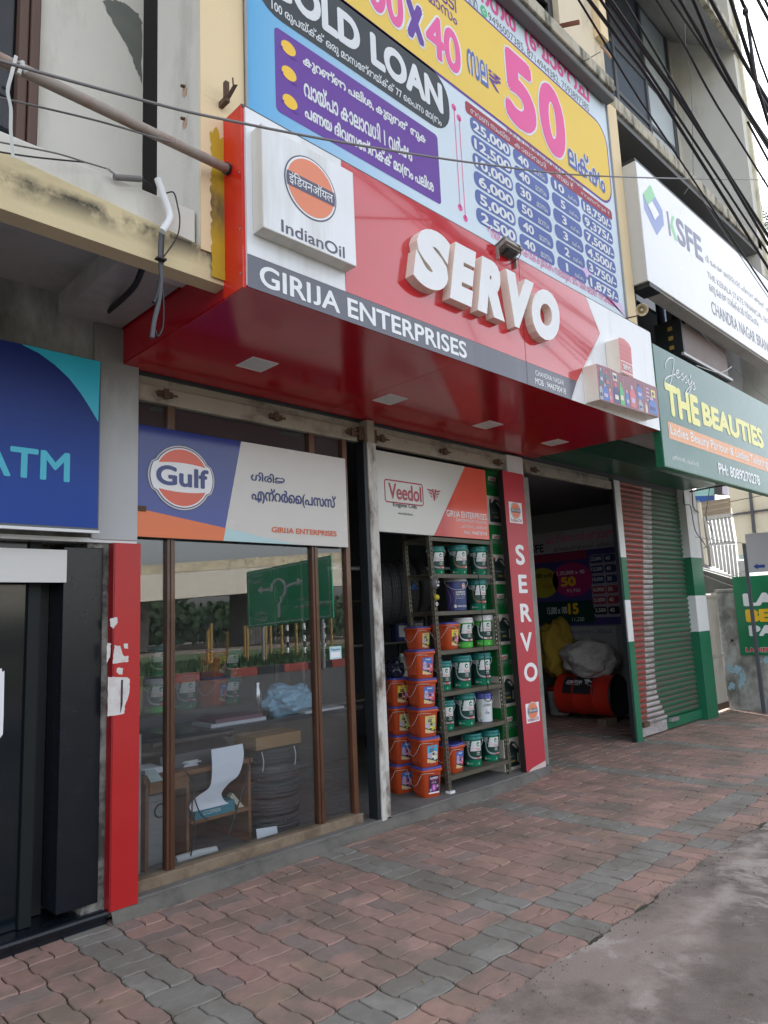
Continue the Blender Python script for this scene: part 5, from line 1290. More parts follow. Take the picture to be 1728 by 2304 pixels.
def jerry(name, x, y, z, m, label, h=.30, w_=.19):
    t = thing(name, (x, y, z), label, 'can')
    mb = MB(); loft(mb, [[(x + u * w_ / .19, y + v, z + 0.) for u, v, _ in sq_ring(.088, .05, 0, 24)], [(x + u * w_ / .19, y + v, z + .01) for u, v, _ in sq_ring(.095, .055, 0, 24)], [(x + u * w_ / .19, y + v, z + h * .62) for u, v, _ in sq_ring(.095, .055, 0, 24)], [(x + u * w_ / .19 - .01, y + v, z + h * .8) for u, v, _ in sq_ring(.07, .045, 0, 24)], [(x + u * w_ / .19 - .03, y + v, z + h * .86) for u, v, _ in sq_ring(.03, .03, 0, 24)]], m)
    mb.tube(smooth_path([(x - .02, y, z + h * .84), (x + .03, y, z + h * .95), (x + .08, y, z + h * .86), (x + .09, y, z + h * .6)], 5), .012, m); mb.build('body', t)
    mb = MB(); mb.lathe([(.022, 0), (.022, .03), (.0005, .032)], (x - .03, y, z + h * .86), lab_r if 'red' in label else print_white, 16); mb.build('cap', t)
    mb = MB(); mb.box(x - .06, x + .06, y - .0575, y - .0562, z + .04, z + h * .5, lab_w); mb.build('label', t); return t
mb = MB(); mb.box(4.15, 5.9, 5.3, 5.75, 1.28, 1.3, rack_m); mb.box(4.15, 5.9, 5.3, 5.75, .75, .77, rack_m); mb.box(4.15, 5.9, 5.3, 5.75, 1.72, 1.74, rack_m)
for x in (4.15, 5.87):
    for y in (5.3, 5.72): mb.box(x, x + .03, y, y + .03, FL, 2.1, rack_m)
single(mb, 'rear_rack', 'dim steel rack at the back of the tyre bay', 'rack')
jc = mat('jerry_pale', (.25, .28, .22), .4, .1)
q = at(*zA(400, 1250), Y=5.45); jerry('oil_can', q.x, 5.45, .771, jc, 'pale plastic oil can on the dim rear rack', .42, .2)
q = at(*zA(570, 1200), Y=5.45); jerry('oil_can', q.x, 5.45, .771, pal['rose'], 'small red capped reddish can beside the pale oil can', .26, .12)
q = at(*zA(520, 900), Y=5.45); jerry('oil_can', q.x, 5.45, 1.301, mat('jerry_grey', (.10, .11, .11), .4), 'grey oil can on the upper level of the dim rear rack', .36, .2)
q = at(*zA(350, 900), Y=5.45); jerry('oil_can', q.x, 5.45, 1.301, pal['navy'], 'navy oil can on the upper level of the dim rear rack', .32, .18)

# ================================================================== BEHIND THE GLASS
ply = mat('brown_desk_ply', (.20, .085, .03), .5, .15, 6)
dk = thing('computer_desk', (2.6, 4.6, FL), 'brown plywood desk behind the glass carrying a printer', 'desk')
mb = MB(); mb.box(2.13, 2.93, 4.32, 4.9, .60, .63, ply); mb.build('desktop', dk, .003)
for x in (2.15, 2.9):
    mb = MB(); mb.box(x, x + .022, 4.34, 4.88, FL, .60, ply); mb.build('side_panel', dk)
mb = MB(); mb.box(2.45, 2.90, 4.31, 4.8, .295, .315, ply); mb.box(2.43, 2.449, 4.34, 4.8, FL, .60, ply); mb.build('shelf', dk)
mb = MB(); mb.box(2.172, 2.43, 4.33, 4.35, .53, .60, ply); mb.build('apron', dk)
pr = thing('dot_matrix_printer', (2.55, 4.6, .63), 'black dot matrix printer on the desk feeding white continuous paper', 'printer')
mb = MB(); mb.prism([(2.3, 4.42, .631), (2.3, 4.80, .631), (2.3, 4.80, .79), (2.3, 4.60, .80), (2.3, 4.45, .72)], (.52, 0, 0), mat('printer_black', (.02, .02, .022), .4, .15)); mb.build('body', pr, .006)
mb = MB(); mb.tube([(2.28, 4.52, .79), (2.86, 4.52, .79)], .022, black, 12); mb.lathe([(.0005, 0), (.03, 0), (.03, .03), (.0005, .03)], (2.86, 4.52, .79), black, 16, (1, 0, 0)); mb.build('platen', pr)
# continuous paper drawn as a sheet following the photo's curl
cl = [at(*zw(540, 1345), Y=4.33), at(*zw(735, 1308), Y=4.33), at(*zw(545, 1450), Y=4.29), at(*zw(742, 1390), Y=4.29), at(*zw(540, 1545), Y=4.28), at(*zw(712, 1500), Y=4.28), at(*zw(520, 1590), Y=4.285), at(*zw(650, 1555), Y=4.285), at(*zw(450, 1640), Y=4.295), at(*zw(605, 1615), Y=4.295), at(*zw(405, 1695), Y=4.30), at(*zw(620, 1660), Y=4.31), at(*zw(420, 1735), Y=4.295), at(*zw(650, 1680), Y=4.305)]
Lp, Rp_ = smooth_path(cl[0::2], 5), smooth_path(cl[1::2], 5); nn = len(Lp)
mb = MB(); mb.add([p for a, b in zip(Lp, Rp_) for p in (a, (a + b) / 2 + Vector((0, -.006, 0)), b)], [(3 * i + k, 3 * i + k + 1, 3 * i + k + 4, 3 * i + k + 3) for i in range(nn - 1) for k in (0, 1)], mat('printer_paper', (.72, .72, .76), .7, .02), True); mb.build('paper_web', pr)
bx = thing('paper_box', (2.6, 4.5, .32), 'low turquoise paper carton on the lower desk shelf', 'box')
mb = MB(); q0, q1 = at(*zw(440, 1800), Y=4.315), at(*zw(670, 1730), Y=4.315); mb.box(q0.x, q1.x + .02, 4.315, 4.6, .3155, .385, mat('turquoise_card', (.02, .20, .26), .5, .08)); mb.build('box', bx)
f = Sign('Y', 4.3145); f.text('COPIER', q0.x + .06, .335, q0.x + .19, .358, lab_w, 1); f.mb.build('print', bx)
mb = MB(); a, b = at(*zw(655, 1625), Y=4.40), at(*zw(735, 1720), Y=4.36); mb.obox((a + b) / 2, (b - a) / 2, (.012, 0, .01), (0, .02, 0), mat('cream_card', (.5, .45, .32), .7)); single(mb, 'card_strip', 'folded cream card leaning on the desk shelf', 'card')
ctn = thing('cardboard_box', (3.2, 4.5, .65), 'long brown cardboard box lying across the tyre stack', 'box')
mb = MB(); a = at(*zw(820, 1355), Y=4.34); b = at(*zw(1100, 1310), Y=4.34); mb.box(a.x, b.x, 4.34, 4.62, .665, .755, mat('brown_cardboard', (.30, .17, .07), .75, .12, 6)); mb.build('body', ctn, .004)
mb = MB(); mb.box(a.x + .0, b.x, 4.47, 4.49, .7555, .7562, mat('packing_tape', (.35, .22, .1), .25)); mb.build('tape', ctn)
ty2 = make_tyre(.215, .118, '', 'tyres stacked behind the glass'); 
for i in range(5):
    o = place(ty2, i > 0, (3.205 + rng.uniform(-.012, .012), 4.50 + rng.uniform(-.01, .01), FL + .059 + .1165 * i), rng.uniform(0, 3), 'small black tyre behind the glass, %s of the stack of five' % ['bottom', 'second from bottom', 'middle', 'fourth from bottom', 'topmost'][i], 'tyres stacked behind the glass')
for k, (x, y) in enumerate(((860, 1400), (1060, 1370))):
    q = at(*zw(x, y), Y=4.28); mb = MB(); mb.tube(smooth_path([(q.x - .01, 4.275, .665), (q.x, 4.27, .6), (q.x + .005, 4.29, .53)], 5), .004, wire_w, 6)
    single(mb, 'plastic_strap', 'white plastic strap round the top tyre, %s one' % ['left', 'right'][k], 'strap')
f = Sign('Y', 4.2, zw); mb = MB(); pts = [at(*zw(x, y), Y=4.2) for x, y in ((820, 1840), (948, 1820), (955, 1880), (930, 1900), (828, 1930))]
mb.prism(pts, (0, .002, 0), MATS['printer_paper']); single(mb, 'loose_sheet', 'white perforated sheet standing at the foot of the tyre stack', 'paper')
a, b = at(*zw(330, 2035), Y=4.28), at(*zw(570, 1995), Y=4.28); mb = MB(); mb.tube([(a.x, 4.3, FL + .03), ((a.x + b.x) / 2, 4.29, FL + .033), (b.x, 4.28, FL + .03)], [.028, .03, .026], mat('rolled_paper', (.6, .6, .58), .7), 14); single(mb, 'paper_roll', 'rolled white chart lying on the floor behind the glass', 'roll')
pc = thing('computer_case', (2.2, 4.5, FL), 'pale computer case standing under the desk behind the glass', 'computer')
mb = MB(); mb.box(2.19, 2.36, 4.42, 4.78, FL, .50, mat('pc_case', (.22, .23, .23), .4, .08)); mb.build('case', pc, .006)
mb = MB(); mb.lathe([(.04, 0), (.045, .004), (.036, .006)], (2.29, 4.418, .40), black, 20, (0, -1, 0)); mb.tube(smooth_path([(2.33, 4.41, .38), (2.36, 4.38, .25), (2.3, 4.38, .14), (2.34, 4.4, .09)], 6), .004, black, 6); mb.build('fan_and_lead', pc)
for k, pts in enumerate(([(380, 1480), (430, 1560), (420, 1720), (440, 1850), (400, 2060)], [(420, 1600), (470, 1740), (520, 1780)], [(785, 1370), (770, 1480), (720, 1650), (650, 1870)])):
    mb = MB(); mb.tube(smooth_path([at(*zw(*p_), Y=4.27) for p_ in pts], 6), .0045, black, 6); single(mb, 'computer_lead', ['long black lead hanging down the front of the desk', 'short black lead crossing the printer paper', 'thin black lead right of the desk'][k], 'cable')
mb = MB(); pts = [at(*zw(x, y), Y=4.3) for x, y in ((130, 1480), (190, 1468), (240, 1535), (165, 1552))]; mb.prism(pts, (0, .004, .004), mat('banknote', (.34, .42, .42), .6, .2, 60)); single(mb, 'slip', 'pale printed slip hanging over the desk edge', 'paper')
for k, (x, y, w_) in enumerate(((150, 1410, .13), (390, 1440, .1))):
    q = at(*zw(x, y), Y=4.5); mb = MB()
    for i in range(6): a = rng.uniform(-.4, .4); mb.obox((q.x + rng.uniform(-.01, .01), 4.5, .634 + .006 * i + .003), (w_ * .5 * math.cos(a), w_ * .5 * math.sin(a), 0), (-.09 * math.sin(a), .09 * math.cos(a), 0), (0, 0, .0025), MATS['printer_paper'])
    single(mb, 'paper_pile', ['pile of papers at the left end of the desk', 'loose receipts beside the printer'][k], 'papers')
sl = thing('steel_shelf_unit', (2.0, 4.5, FL), 'grey slotted steel shelf just behind the left glass pane', 'shelf')
mb = MB()
for z in (.35, .62, .88): mb.box(1.93, 2.12, 4.35, 4.7, z, z + .015, steel)
mb.build('shelf', sl); mb = MB(); mb.box(2.09, 2.12, 4.34, 4.349, FL, .9, steel); mb.box(1.93, 1.96, 4.34, 4.349, FL, .9, steel); mb.build('post', sl)
# counter further in with its clutter
cn = thing('shop_counter', (3.6, 5.4, FL), 'dark shop counter inside the glazed room with papers and a blue bag', 'counter')
mb = MB(); mb.box(2.75, 4.75, 5.15, 5.75, .70, .735, mat('counter_top', (.06, .06, .065), .2, .1)); mb.build('top', cn); mb = MB(); mb.box(2.8, 4.7, 5.22, 5.7, FL, .70, mat('counter_front', (.07, .065, .06), .6)); mb.build('front', cn)
mb = MB(); q = at(*zw(830, 1175), Y=5.3); mb.lathe([(.0005, 0), (.036, 0), (.037, .22), (.028, .25), (.026, .26), (.027, .30), (.024, .315), (.0005, .316)], (q.x, 5.3, .7355), mat('brushed_steel', (.55, .55, .56), .25, .05, metal=1.), 24); single(mb, 'steel_flask', 'tall brushed steel flask standing on the counter', 'flask')
mb = MB(); a, b = at(*zw(500, 1200), Y=5.3), at(*zw(840, 1190), Y=5.3)
mb.box(a.x, b.x, 5.2, 5.5, .7355, .76, MATS['printer_paper']); mb.box(a.x + .05, b.x - .02, 5.22, 5.5, .7605, .79, mat('maroon_folder', (.22, .10, .13), .6, .1)); single(mb, 'folder_pile', 'pile of mauve folders and white papers on the counter', 'papers')
q = at(*zw(900, 1080), Y=5.45); mb = MB(); mb.box(q.x - .09, q.x + .09, 5.4, 5.52, .7355, .88, mat('small_carton', (.12, .12, .10), .7)); single(mb, 'small_carton', 'small dull carton behind the steel flask', 'box')
q = at(*zw(1170, 1070), Y=5.0); bag_m = mat('sky_blue_plastic_bag', (.30, .55, .74), .35, .08, 6, .35, 18)
tag(blob('plastic_bag', (q.x, 5.35, .86), (.25, .18, .14), bag_m, 9, .35, 5, 16), 'bulging sky blue plastic bag on the counter', 'bag')
mb = MB(); a, b = at(*zw(1150, 1195), Y=5.1), at(*zw(1390, 1130), Y=5.1); mb.obox(((a.x + b.x) / 2, 5.25, .7465), ((b.x - a.x) / 2, 0, 0), (0, .1, 0), (0, 0, .01), print_white); single(mb, 'newspaper', 'folded newspaper under the blue bag', 'newspaper')
# buckets and pails standing on a shelf behind the counter
mb = MB(); mb.box(2.3, 4.4, 5.95, 6.4, .78, .80, rack_m); mb.box(2.3, 4.4, 5.95, 6.4, FL, .78, int_dark); single(mb, 'stock_bench', 'dark bench behind the counter carrying oil buckets', 'bench')
def back_bucket(kind, x, z, sc, label, y=6.15):
    q = at(*zw(x, 1000), Y=y); o = copy_tree(BK[kind]); o.location = (q.x, y, z); o.scale = (sc, sc, sc); o.rotation_euler = (0, 0, -.5); o['label'] = label; o['group'] = 'oil buckets behind the counter'; return o
back_bucket('green', 378, .801, 1.35, 'green bucket directly right of the left window post behind the glass'); back_bucket('bright', 200, .801, 1.3, 'lower white lidded bucket behind the left pane'); back_bucket('green', 210, 1.115, 1.2, 'upper bucket behind the left pane')
back_bucket('green', 660, .801, 1.1, 'lower teal bucket right of the orange pails behind the glass'); back_bucket('green', 662, 1.06, 1.1, 'upper teal bucket right of the orange pails behind the glass')
for i, lab in enumerate(('lower', 'upper')):
    q = at(*zw(550, 1000), Y=6.15); o = copy_tree(PL['blue' if i == 0 else 'yellow']); o.location = (q.x, 6.15, .801 + .262 * i); o.scale = (1.1,) * 3; o.rotation_euler = (0, 0, .5); o['label'] = lab + ' orange pail behind the counter seen through the glass'; o['group'] = 'square orange oil pails'
q = at(*zw(90, 1000), Y=5.9); mb = MB(); mb.lathe([(.0005, 0), (.11, 0), (.125, .3), (.13, .31), (.13, .33), (.0005, .335)], (q.x, 6.1, .801), mat('yellow_bucket', (.45, .32, .05), .4), 28); single(mb, 'yellow_bucket', 'yellow bucket behind the left glass pane', 'bucket')
f = Sign('Y', 4.0985, zw, gap=.0005); a, b = f.p(1278, 785), f.p(1348, 700); stk = f
f.rrect(a[0], a[1], b[0], b[1], .006, mat('sticker_cyan', (.42, .62, .68), .4), 1); f.text('Paytm', a[0] + .012, b[1] - .035, b[0] - .012, b[1] - .015, ink_blue, 2, .02); f.rect(a[0] + .012, a[1] + .012, b[0] - .012, a[1] + .05, print_white, 2)
tag(f.mb.build('window_sticker'), 'small pale blue payment sticker on the right glass pane', 'sticker')

# ================================================================== ROOM BEHIND THE ROLLER SHUTTER
ps_ = thing('chit_fund_poster', (9.99, 5.2, 1.3), 'large dim purple chit fund poster on the side wall of the open room', 'poster')
f = Sign('X', 9.985, z5)
pA, pB = f.p(-160, 240), f.p(930, 965)
def Fx(x): return f.p(x, 500)[0]
zt_, zb2 = f.p(620, 60)[1], f.p(600, 965)[1]
# use fractions of the poster's own width and height for the print
U0, U1 = Fx(-160), Fx(1000); V0 = zb2; V1 = f.p(600, 240)[1]; V2 = f.p(600, 90)[1]
W_, H_ = U1 - U0, V1 - V0
fx = lambda t: U0 + W_ * t
dp = mat('poster_indigo', (.06, .05, .22), .5)
f.rect(U0, V0, U1, V1, dp, 1); f.rect(U0, V1, U1, V2 + .1, mat('poster_white', (.5, .48, .52), .5), 1)
f.text('KSFE', Fx(30), V1 + .03, Fx(205), V1 + .17, ink_black, 2, .02); f.text('ച(ന്ദനഗർ (ബാഞ്ച്', Fx(225), V1 + .12, Fx(1000), V1 + .30, pink, 2, .01); f.text('േകായമ്പത്തൂർ േറാഡ്, ച(ന്ദനഗർ', Fx(300), V1 + .0, Fx(900), V1 + .09, ink_black, 2)
f.rect(U0, V1 - .12 * H_, Fx(610), V1 - .01, mat('poster_crimson', (.32, .03, .10), .5), 2)
f.ell(Fx(170), V0 + H_ * .60, .30, H_ * .21, mat('poster_olive', (.42, .36, .03), .5), 3); f.text('1,25,000 x 60', Fx(30), V0 + H_ * .66, Fx(265), V0 + H_ * .73, ink_black, 4, .02); f.text('3,750', Fx(170), V0 + H_ * .52, Fx(265), V0 + H_ * .57, maroon, 4)
f.ell(Fx(455), V0 + H_ * .62, .36, H_ * .23, mat('poster_magenta', (.42, .02, .16), .5), 3); f.text('1,25,000 x 40', Fx(315), V0 + H_ * .68, Fx(580), V0 + H_ * .74, print_white, 4, .02); f.text('50', Fx(345), V0 + H_ * .53, Fx(490), V0 + H_ * .66, goldp, 4, .05); f.text('93,750', Fx(395), V0 + H_ * .44, Fx(525), V0 + H_ * .49, print_white, 4)
f.rrect(Fx(-100), V0 + H_ * .03, Fx(640), V0 + H_ * .33, .06, dk_green, 3); f.text('15,000 x 100', Fx(195), V0 + H_ * .15, Fx(385), V0 + H_ * .26, print_white, 4, .02); f.text('15', Fx(395), V0 + H_ * .15, Fx(495), V0 + H_ * .30, goldp, 4, .05); f.text('11,250', Fx(425), V0 + H_ * .05, Fx(540), V0 + H_ * .11, print_white, 4)
f.rrect(Fx(635), V0 + H_ * .1, Fx(955), V0 + H_ * .92, .05, mat('poster_lilac', (.38, .34, .44), .5), 2)
for i, (a, b) in enumerate((('25,000', '40'), ('12,500', '40'), ('10,000', '30'), ('6,000', '50'), ('5,000', '40'), ('2,500', '40'))):
    v = V0 + H_ * (.81 - .135 * i); m_ = (pal['navy'], pal['navy'], pal['navy'], maroon, maroon, ink_black)[i]
    f.rrect(Fx(640), v, Fx(765), v + H_ * .1, .03, m_, 3); f.rrect(Fx(775), v, Fx(885), v + H_ * .1, .03, m_, 3); f.text(a, Fx(650), v + H_ * .025, Fx(752), v + H_ * .08, print_white, 4, .02); f.text(b, Fx(790), v + H_ * .025, Fx(835), v + H_ * .08, print_white, 4, .02)
f.rect(U0, V0 - .55, Fx(830), V0 - .02, mat('poster_lower_white', (.36, .37, .38), .5), 1); f.text('തവണസംഖ്യ കുറഞ്ഞ ചിട്ടികൾ', Fx(220), V0 - .14, Fx(790), V0 - .06, ink_blue, 2); f.rect(Fx(440), V0 - .34, Fx(640), V0 - .22, maroon, 2)
f.mb.build('printed_sheet', ps_)
mb = MB(); mb.lathe([(.0005, 0), (.05, 0), (.05, .03), (.0005, .035)], at(*z5(560, -560), X=9.99), ink_black, 18, (-1, 0, 0)); single(mb, 'wall_vent', 'small round dark vent hole high on the room side wall', 'vent')
dr = thing('oil_drum', (9.3, 5.3, .32), 'red steel oil drum lying on its side on a wooden block', 'drum')
dred = mat('drum_red', (.45, .022, .012), .35, .08)
mb = MB(); mb.lathe([(.0005, 0), (.255, 0), (.28, .0), (.285, .012), (.28, .024), (.28, .28), (.287, .295), (.28, .31), (.28, .58), (.287, .595), (.28, .61), (.28, .84)], (9.30, 5.75, .36), dred, 48, (0, -1, 0)); mb.build('body', dr)
mb = MB(); mb.lathe([(.281, .84), (.286, .85), (.281, .87), (.262, .872), (.26, .86), (.0005, .86)], (9.30, 5.75, .36), dark, 48, (0, -1, 0)); mb.build('end', dr)
def dw(u, v, o):
    a = R(128) + v / .28
    return (9.30 + (.2815 + o) * math.cos(a), 5.75 - u, .36 + (.2815 + o) * math.sin(a))
f = Sign(fn=dw, gap=.0008)
for k in range(8): f.rect(.14, -.05 + .034 * k, .62, -.05 + .034 * (k + 1), ink_black, 0)
# the drum lies rolled over, so its print reads upside down
def dw2(u, v, o): return dw(.66 - u, .10 - v, o)
g = Sign(fn=dw2, gap=.0008); g.text('MOTOROL', .235, .02, .48, .075, print_white, 1, .02); g.text('LUBRICANTS', .25, .0, .46, .012, print_white, 1)
for k in range(5): g.stroke([(.06 + .025 * k, -.02 + .01 * k), (.09 + .022 * k, .06), (.15 + .014 * k, .1)], .008, print_white, 1)
f.mb.build('label_panel', dr); g.mb.build('lettering', dr)
mb = MB(); mb.box(8.95, 9.25, 4.93, 5.05, .003, .08, wood_old); single(mb, 'wood_block', 'short wooden block wedged under the red oil drum', 'block')
t = thing('white_oil_bucket', (9.65, 6.05, 0), 'white oil bucket with red lid left of the red drum', 'bucket')
mb = MB(); mb.lathe([(.0005, 0), (.14, 0), (.16, .36), (.0005, .362)], (9.62, 6.05, .003), lab_w, 32); mb.build('body', t); mb = MB(); mb.lathe([(.165, .35), (.168, .38), (.165, .41), (.14, .42), (.0005, .415)], (9.62, 6.05, .003), lab_r, 32); mb.build('lid', t)
f = Sign(fn=lambda u, v, o: (9.62 + (.155 + o + v * .03) * math.sin(u / .155), 6.05 - (.155 + o + v * .03) * math.cos(u / .155), v), gap=.001); f.rect(-.16, .05, -.02, .25, dk_green, 1, 6); f.rect(-.06, .27, .0, .32, lab_r, 1, 3); f.mb.build('label', t)
tag(blob('white_sack', (9.3, 5.28, .86), (.36, .42, .26), mat('woven_white_sack', (.40, .39, .37), .8, .08, 8, .3, 60), 21, .28, 5), 'bulging white sack lying on the red drum', 'sack')
tag(blob('yellow_sack', (9.35, 5.85, .98), (.30, .24, .42), mat('yellow_sack_cloth', (.30, .20, .02), .8, .1, 8, .3, 60), 33, .3, 5), 'yellow sack standing behind the white sack', 'sack')
t = thing('green_barrel', (8.9, 6.5, 0), 'dark green barrel standing at the back of the open room', 'barrel'); mb = MB(); mb.lathe([(.0005, 0), (.28, 0), (.28, .3), (.287, .31), (.28, .32), (.28, .6), (.287, .61), (.28, .62), (.28, .9), (.0005, .89)], (9.0, 6.5, .003), mat('barrel_green', (.012, .10, .06), .4), 40); mb.build('body', t); mb = MB(); mb.box(8.86, 9.0, 6.208, 6.212, .35, .6, lab_w); mb.build('label', t)
t = thing('black_barrel', (9.5, 6.7, 0), 'tall black barrel with pale band beside the green barrel', 'barrel'); mb = MB(); mb.lathe([(.0005, 0), (.27, 0), (.28, .5), (.28, 1.1), (.2, 1.2), (.0005, 1.2)], (9.6, 6.75, .003), dark, 40); mb.build('body', t); mb = MB(); mb.lathe([(.2815, .78), (.2815, .80)], (9.6, 6.75, .003), lab_w, 40); mb.build('band', t)

# ================================================================== PIPES, WIRES, FITTINGS ON THE FACADE
sp = thing('steel_pipe', (1, 2.7, 3.7), 'mottled painted steel pipe slanting into the red canopy end', 'pipe')
a, b = at(*z1(1500, 1108), X=1.835), at(*z1(0, 385), Y=2.45)
d_ = (b - a); pipe_m = mat('mottled_pipe_paint', (.27, .23, .20), .6, .2, 9, .15, 60, dirt=(.22, .09, .06), damt=.7, dscale=7, thr=.52)
mb = MB(); mb.tube([a, b + d_ * .9], .023, pipe_m, 14); mb.build('tube', sp); mb = MB(); mb.tube([a + d_ * .03, a - d_ * .0], .0285, mat('dark_socket', (.05, .045, .04), .7), 14); mb.tube([a + d_ * .035, a + d_ * .032], .031, dark, 14); mb.build('socket', sp)
def on_pipe(x, y):
    q = at(*z1(x, y), Y=2.5); return q
mb = MB(); ps = [at(*z1(105, 360), Y=2.44), at(*z1(75, 480), Y=2.43), at(*z1(50, 590), Y=2.43), at(*z1(70, 700), Y=2.43), at(*z1(70, 850), Y=2.43), at(*z1(85, 1020), Y=2.43)]
sps = smooth_path(ps, 6); strap_m = mat('grey_white_cloth_strip', (.50, .51, .50), .8, .1)
for i in range(len(sps) - 1): pass
mb.add([p + Vector((o_, 0, 0)) for p in sps for o_ in (-.006, .006)], [(2 * i, 2 * i + 1, 2 * i + 3, 2 * i + 2) for i in range(len(sps) - 1)], strap_m); mb.tube([at(*z1(130, 400), Y=2.44), at(*z1(170, 470), Y=2.44)], .008, strap_m); mb.tube([at(*z1(150, 400), Y=2.44), at(*z1(120, 480), Y=2.44)], .007, strap_m)
single(mb, 'cloth_tie', 'pale cloth strip knotted round the steel pipe and hanging down', 'tie')
wire_g = mat('grey_wire', (.16, .155, .16), .55, .1)
def wire(pts, r, m, name, label, cat='wire', grp=None, k=5): return single(MB().tube(smooth_path(pts, k), r, m, 7), name, label, cat, grp)
wire([at(*z1(-200, 330), Y=2.3), at(*z1(190, 450), Y=2.3), at(*z1(1000, 670), Y=2.3), at(500, 268, Y=2.3), at(*z2(800, 895), Y=2.3), at(1100, 371, Y=2.3), at(1368, 397, Y=2.3), at(1728, 404.5, Y=2.3), at(1900, 404, Y=2.3)], .0058, wire_g, 'service_wire', 'single grey wire running across the billboard and the white light box')
wire([at(*z1(-60, 620), Y=2.62), at(*z1(600, 775), Y=2.62), at(*z1(1000, 890), Y=2.65), at(*z1(1250, 960), Y=2.72), at(*z1(1370, 1015), Y=2.76)], .0042, wire_g, 'service_wire', 'thin grey wire reaching the lower end of the steel pipe')
wire([at(*z1(-60, 910), Y=2.75), at(*z1(350, 990), Y=2.78), at(*z1(550, 1050), Y=2.82), at(*z1(690, 1092), Y=2.86)], .0036, wire_g, 'service_wire', 'upper thin wire lying along the white parapet')
wire([at(*z1(-60, 975), Y=2.75), at(*z1(220, 1018), Y=2.80), at(*z1(560, 1052), Y=2.84)], .0036, cable_blk, 'service_wire', 'lower dark wire sagging along the white parapet')
mb = MB(); mb.tube([at(*z1(740, 1148), Y=2.86), at(*z1(910, 1160), Y=2.86)], .014, wire_g, 10); mb.tube([at(*z1(700, 1090), Y=2.87), at(*z1(765, 1140), Y=2.86)], .008, steel, 8); mb.tube(smooth_path([at(*z1(910, 1160), Y=2.86), at(*z1(950, 1180), Y=2.87), at(*z1(985, 1215), Y=2.88)], 4), .005, cable_blk, 7); single(mb, 'cable_joint', 'grey sleeved cable joint lying on the white parapet', 'joint')
cn2 = thing('white_conduit', (1.55, 2.84, 3.5), 'bent white plastic conduit with black cables dropping below the yellow beam', 'conduit')
mb = MB(); mb.tube(smooth_path([at(*z1(1022, 1160), Y=2.85), at(*z1(1060, 1270), Y=2.84), at(*z1(1098, 1380), Y=2.83), at(*z1(1095, 1430), Y=2.82), at(*z1(1050, 1500), Y=2.81)], 6), .0165, white, 12); mb.build('conduit', cn2)
for k, (pts, r) in enumerate((([(1045, 1500), (1038, 1600), (1040, 1700), (1045, 1800), (1030, 1950), (1000, 2080), (985, 2190)], .011), ([(1055, 1500), (1050, 1640), (1045, 1760), (1020, 1900), (995, 1960)], .009), ([(1040, 1500), (1030, 1620), (1042, 1760), (1060, 1960), (1055, 2120), (1020, 2180), (1008, 2140)], .004), ([(1075, 1252), (1125, 1248), (1150, 1330), (1165, 1430), (1145, 1540), (1060, 1665)], .0035))):
    mb = MB(); mb.tube(smooth_path([at(*z1(*q), Y=2.83) for q in pts], 6), r, cable_blk if k != 0 else mat('ribbed_grey_hose', (.06, .065, .075), .5, .3, 80), 8); mb.build('cable', cn2)
mb = MB(); q = at(*z1(1042, 1680), Y=2.81); mb.obox(q, (.022, 0, 0), (0, .016, 0), (0, 0, .004), black); mb.build('cable_tie', cn2)
wire([at(*z1(930, 1720), Y=3.1), at(*z1(880, 1840), Y=3.3), at(*z1(810, 1920), Y=3.5), at(*z1(720, 2000), Y=3.8), at(*z1(670, 2050), Y=4.02)], .016, cable_blk, 'thick_cable', 'thick black cable curving under the slab left of the canopy', 'cable')
br = MB(); p0 = at(*z1(1470, 640), Y=2.80); br.obox(at(*z1(1466, 585), Y=2.80), (.011, 0, 0), (0, .012, 0), (0, 0, .045), rust); a, b = at(*z1(1475, 640), Y=2.80), at(*z1(1522, 555), Y=2.74); br.obox((a + b) / 2, (b - a) / 2, (.0, .01, 0), (.012, 0, .006), rust); br.tube([at(*z1(1512, 560), Y=2.76), at(*z1(1508, 505), Y=2.76)], .004, rust); br.box(p0.x - .012, p0.x + .012, 2.79, 2.86, p0.z - .02, p0.z + .01, rust)
single(br, 'angle_bracket', 'rusty angle iron bracket fixed to the cream column', 'bracket')
mb = MB()
for x, y in ((1195, 590), (1195, 800)):
    q = at(*z1(x, y), X=1.679); n = 18; pts = [(1.6795, q.y + .028 * math.cos(2 * math.pi * k / n) * rng.uniform(.5, 1.1), q.z + .035 * math.sin(2 * math.pi * k / n) * rng.uniform(.6, 1.1)) for k in range(n)]; mb.add(pts, [list(range(n))], mat('bare_pink_plaster', (.5, .34, .24), .9, .2, 20)); mb.tube([(1.66, q.y, q.z + .02), (1.69, q.y, q.z + .03)], .008, rust)
o = mb.build('plaster_scar', B)
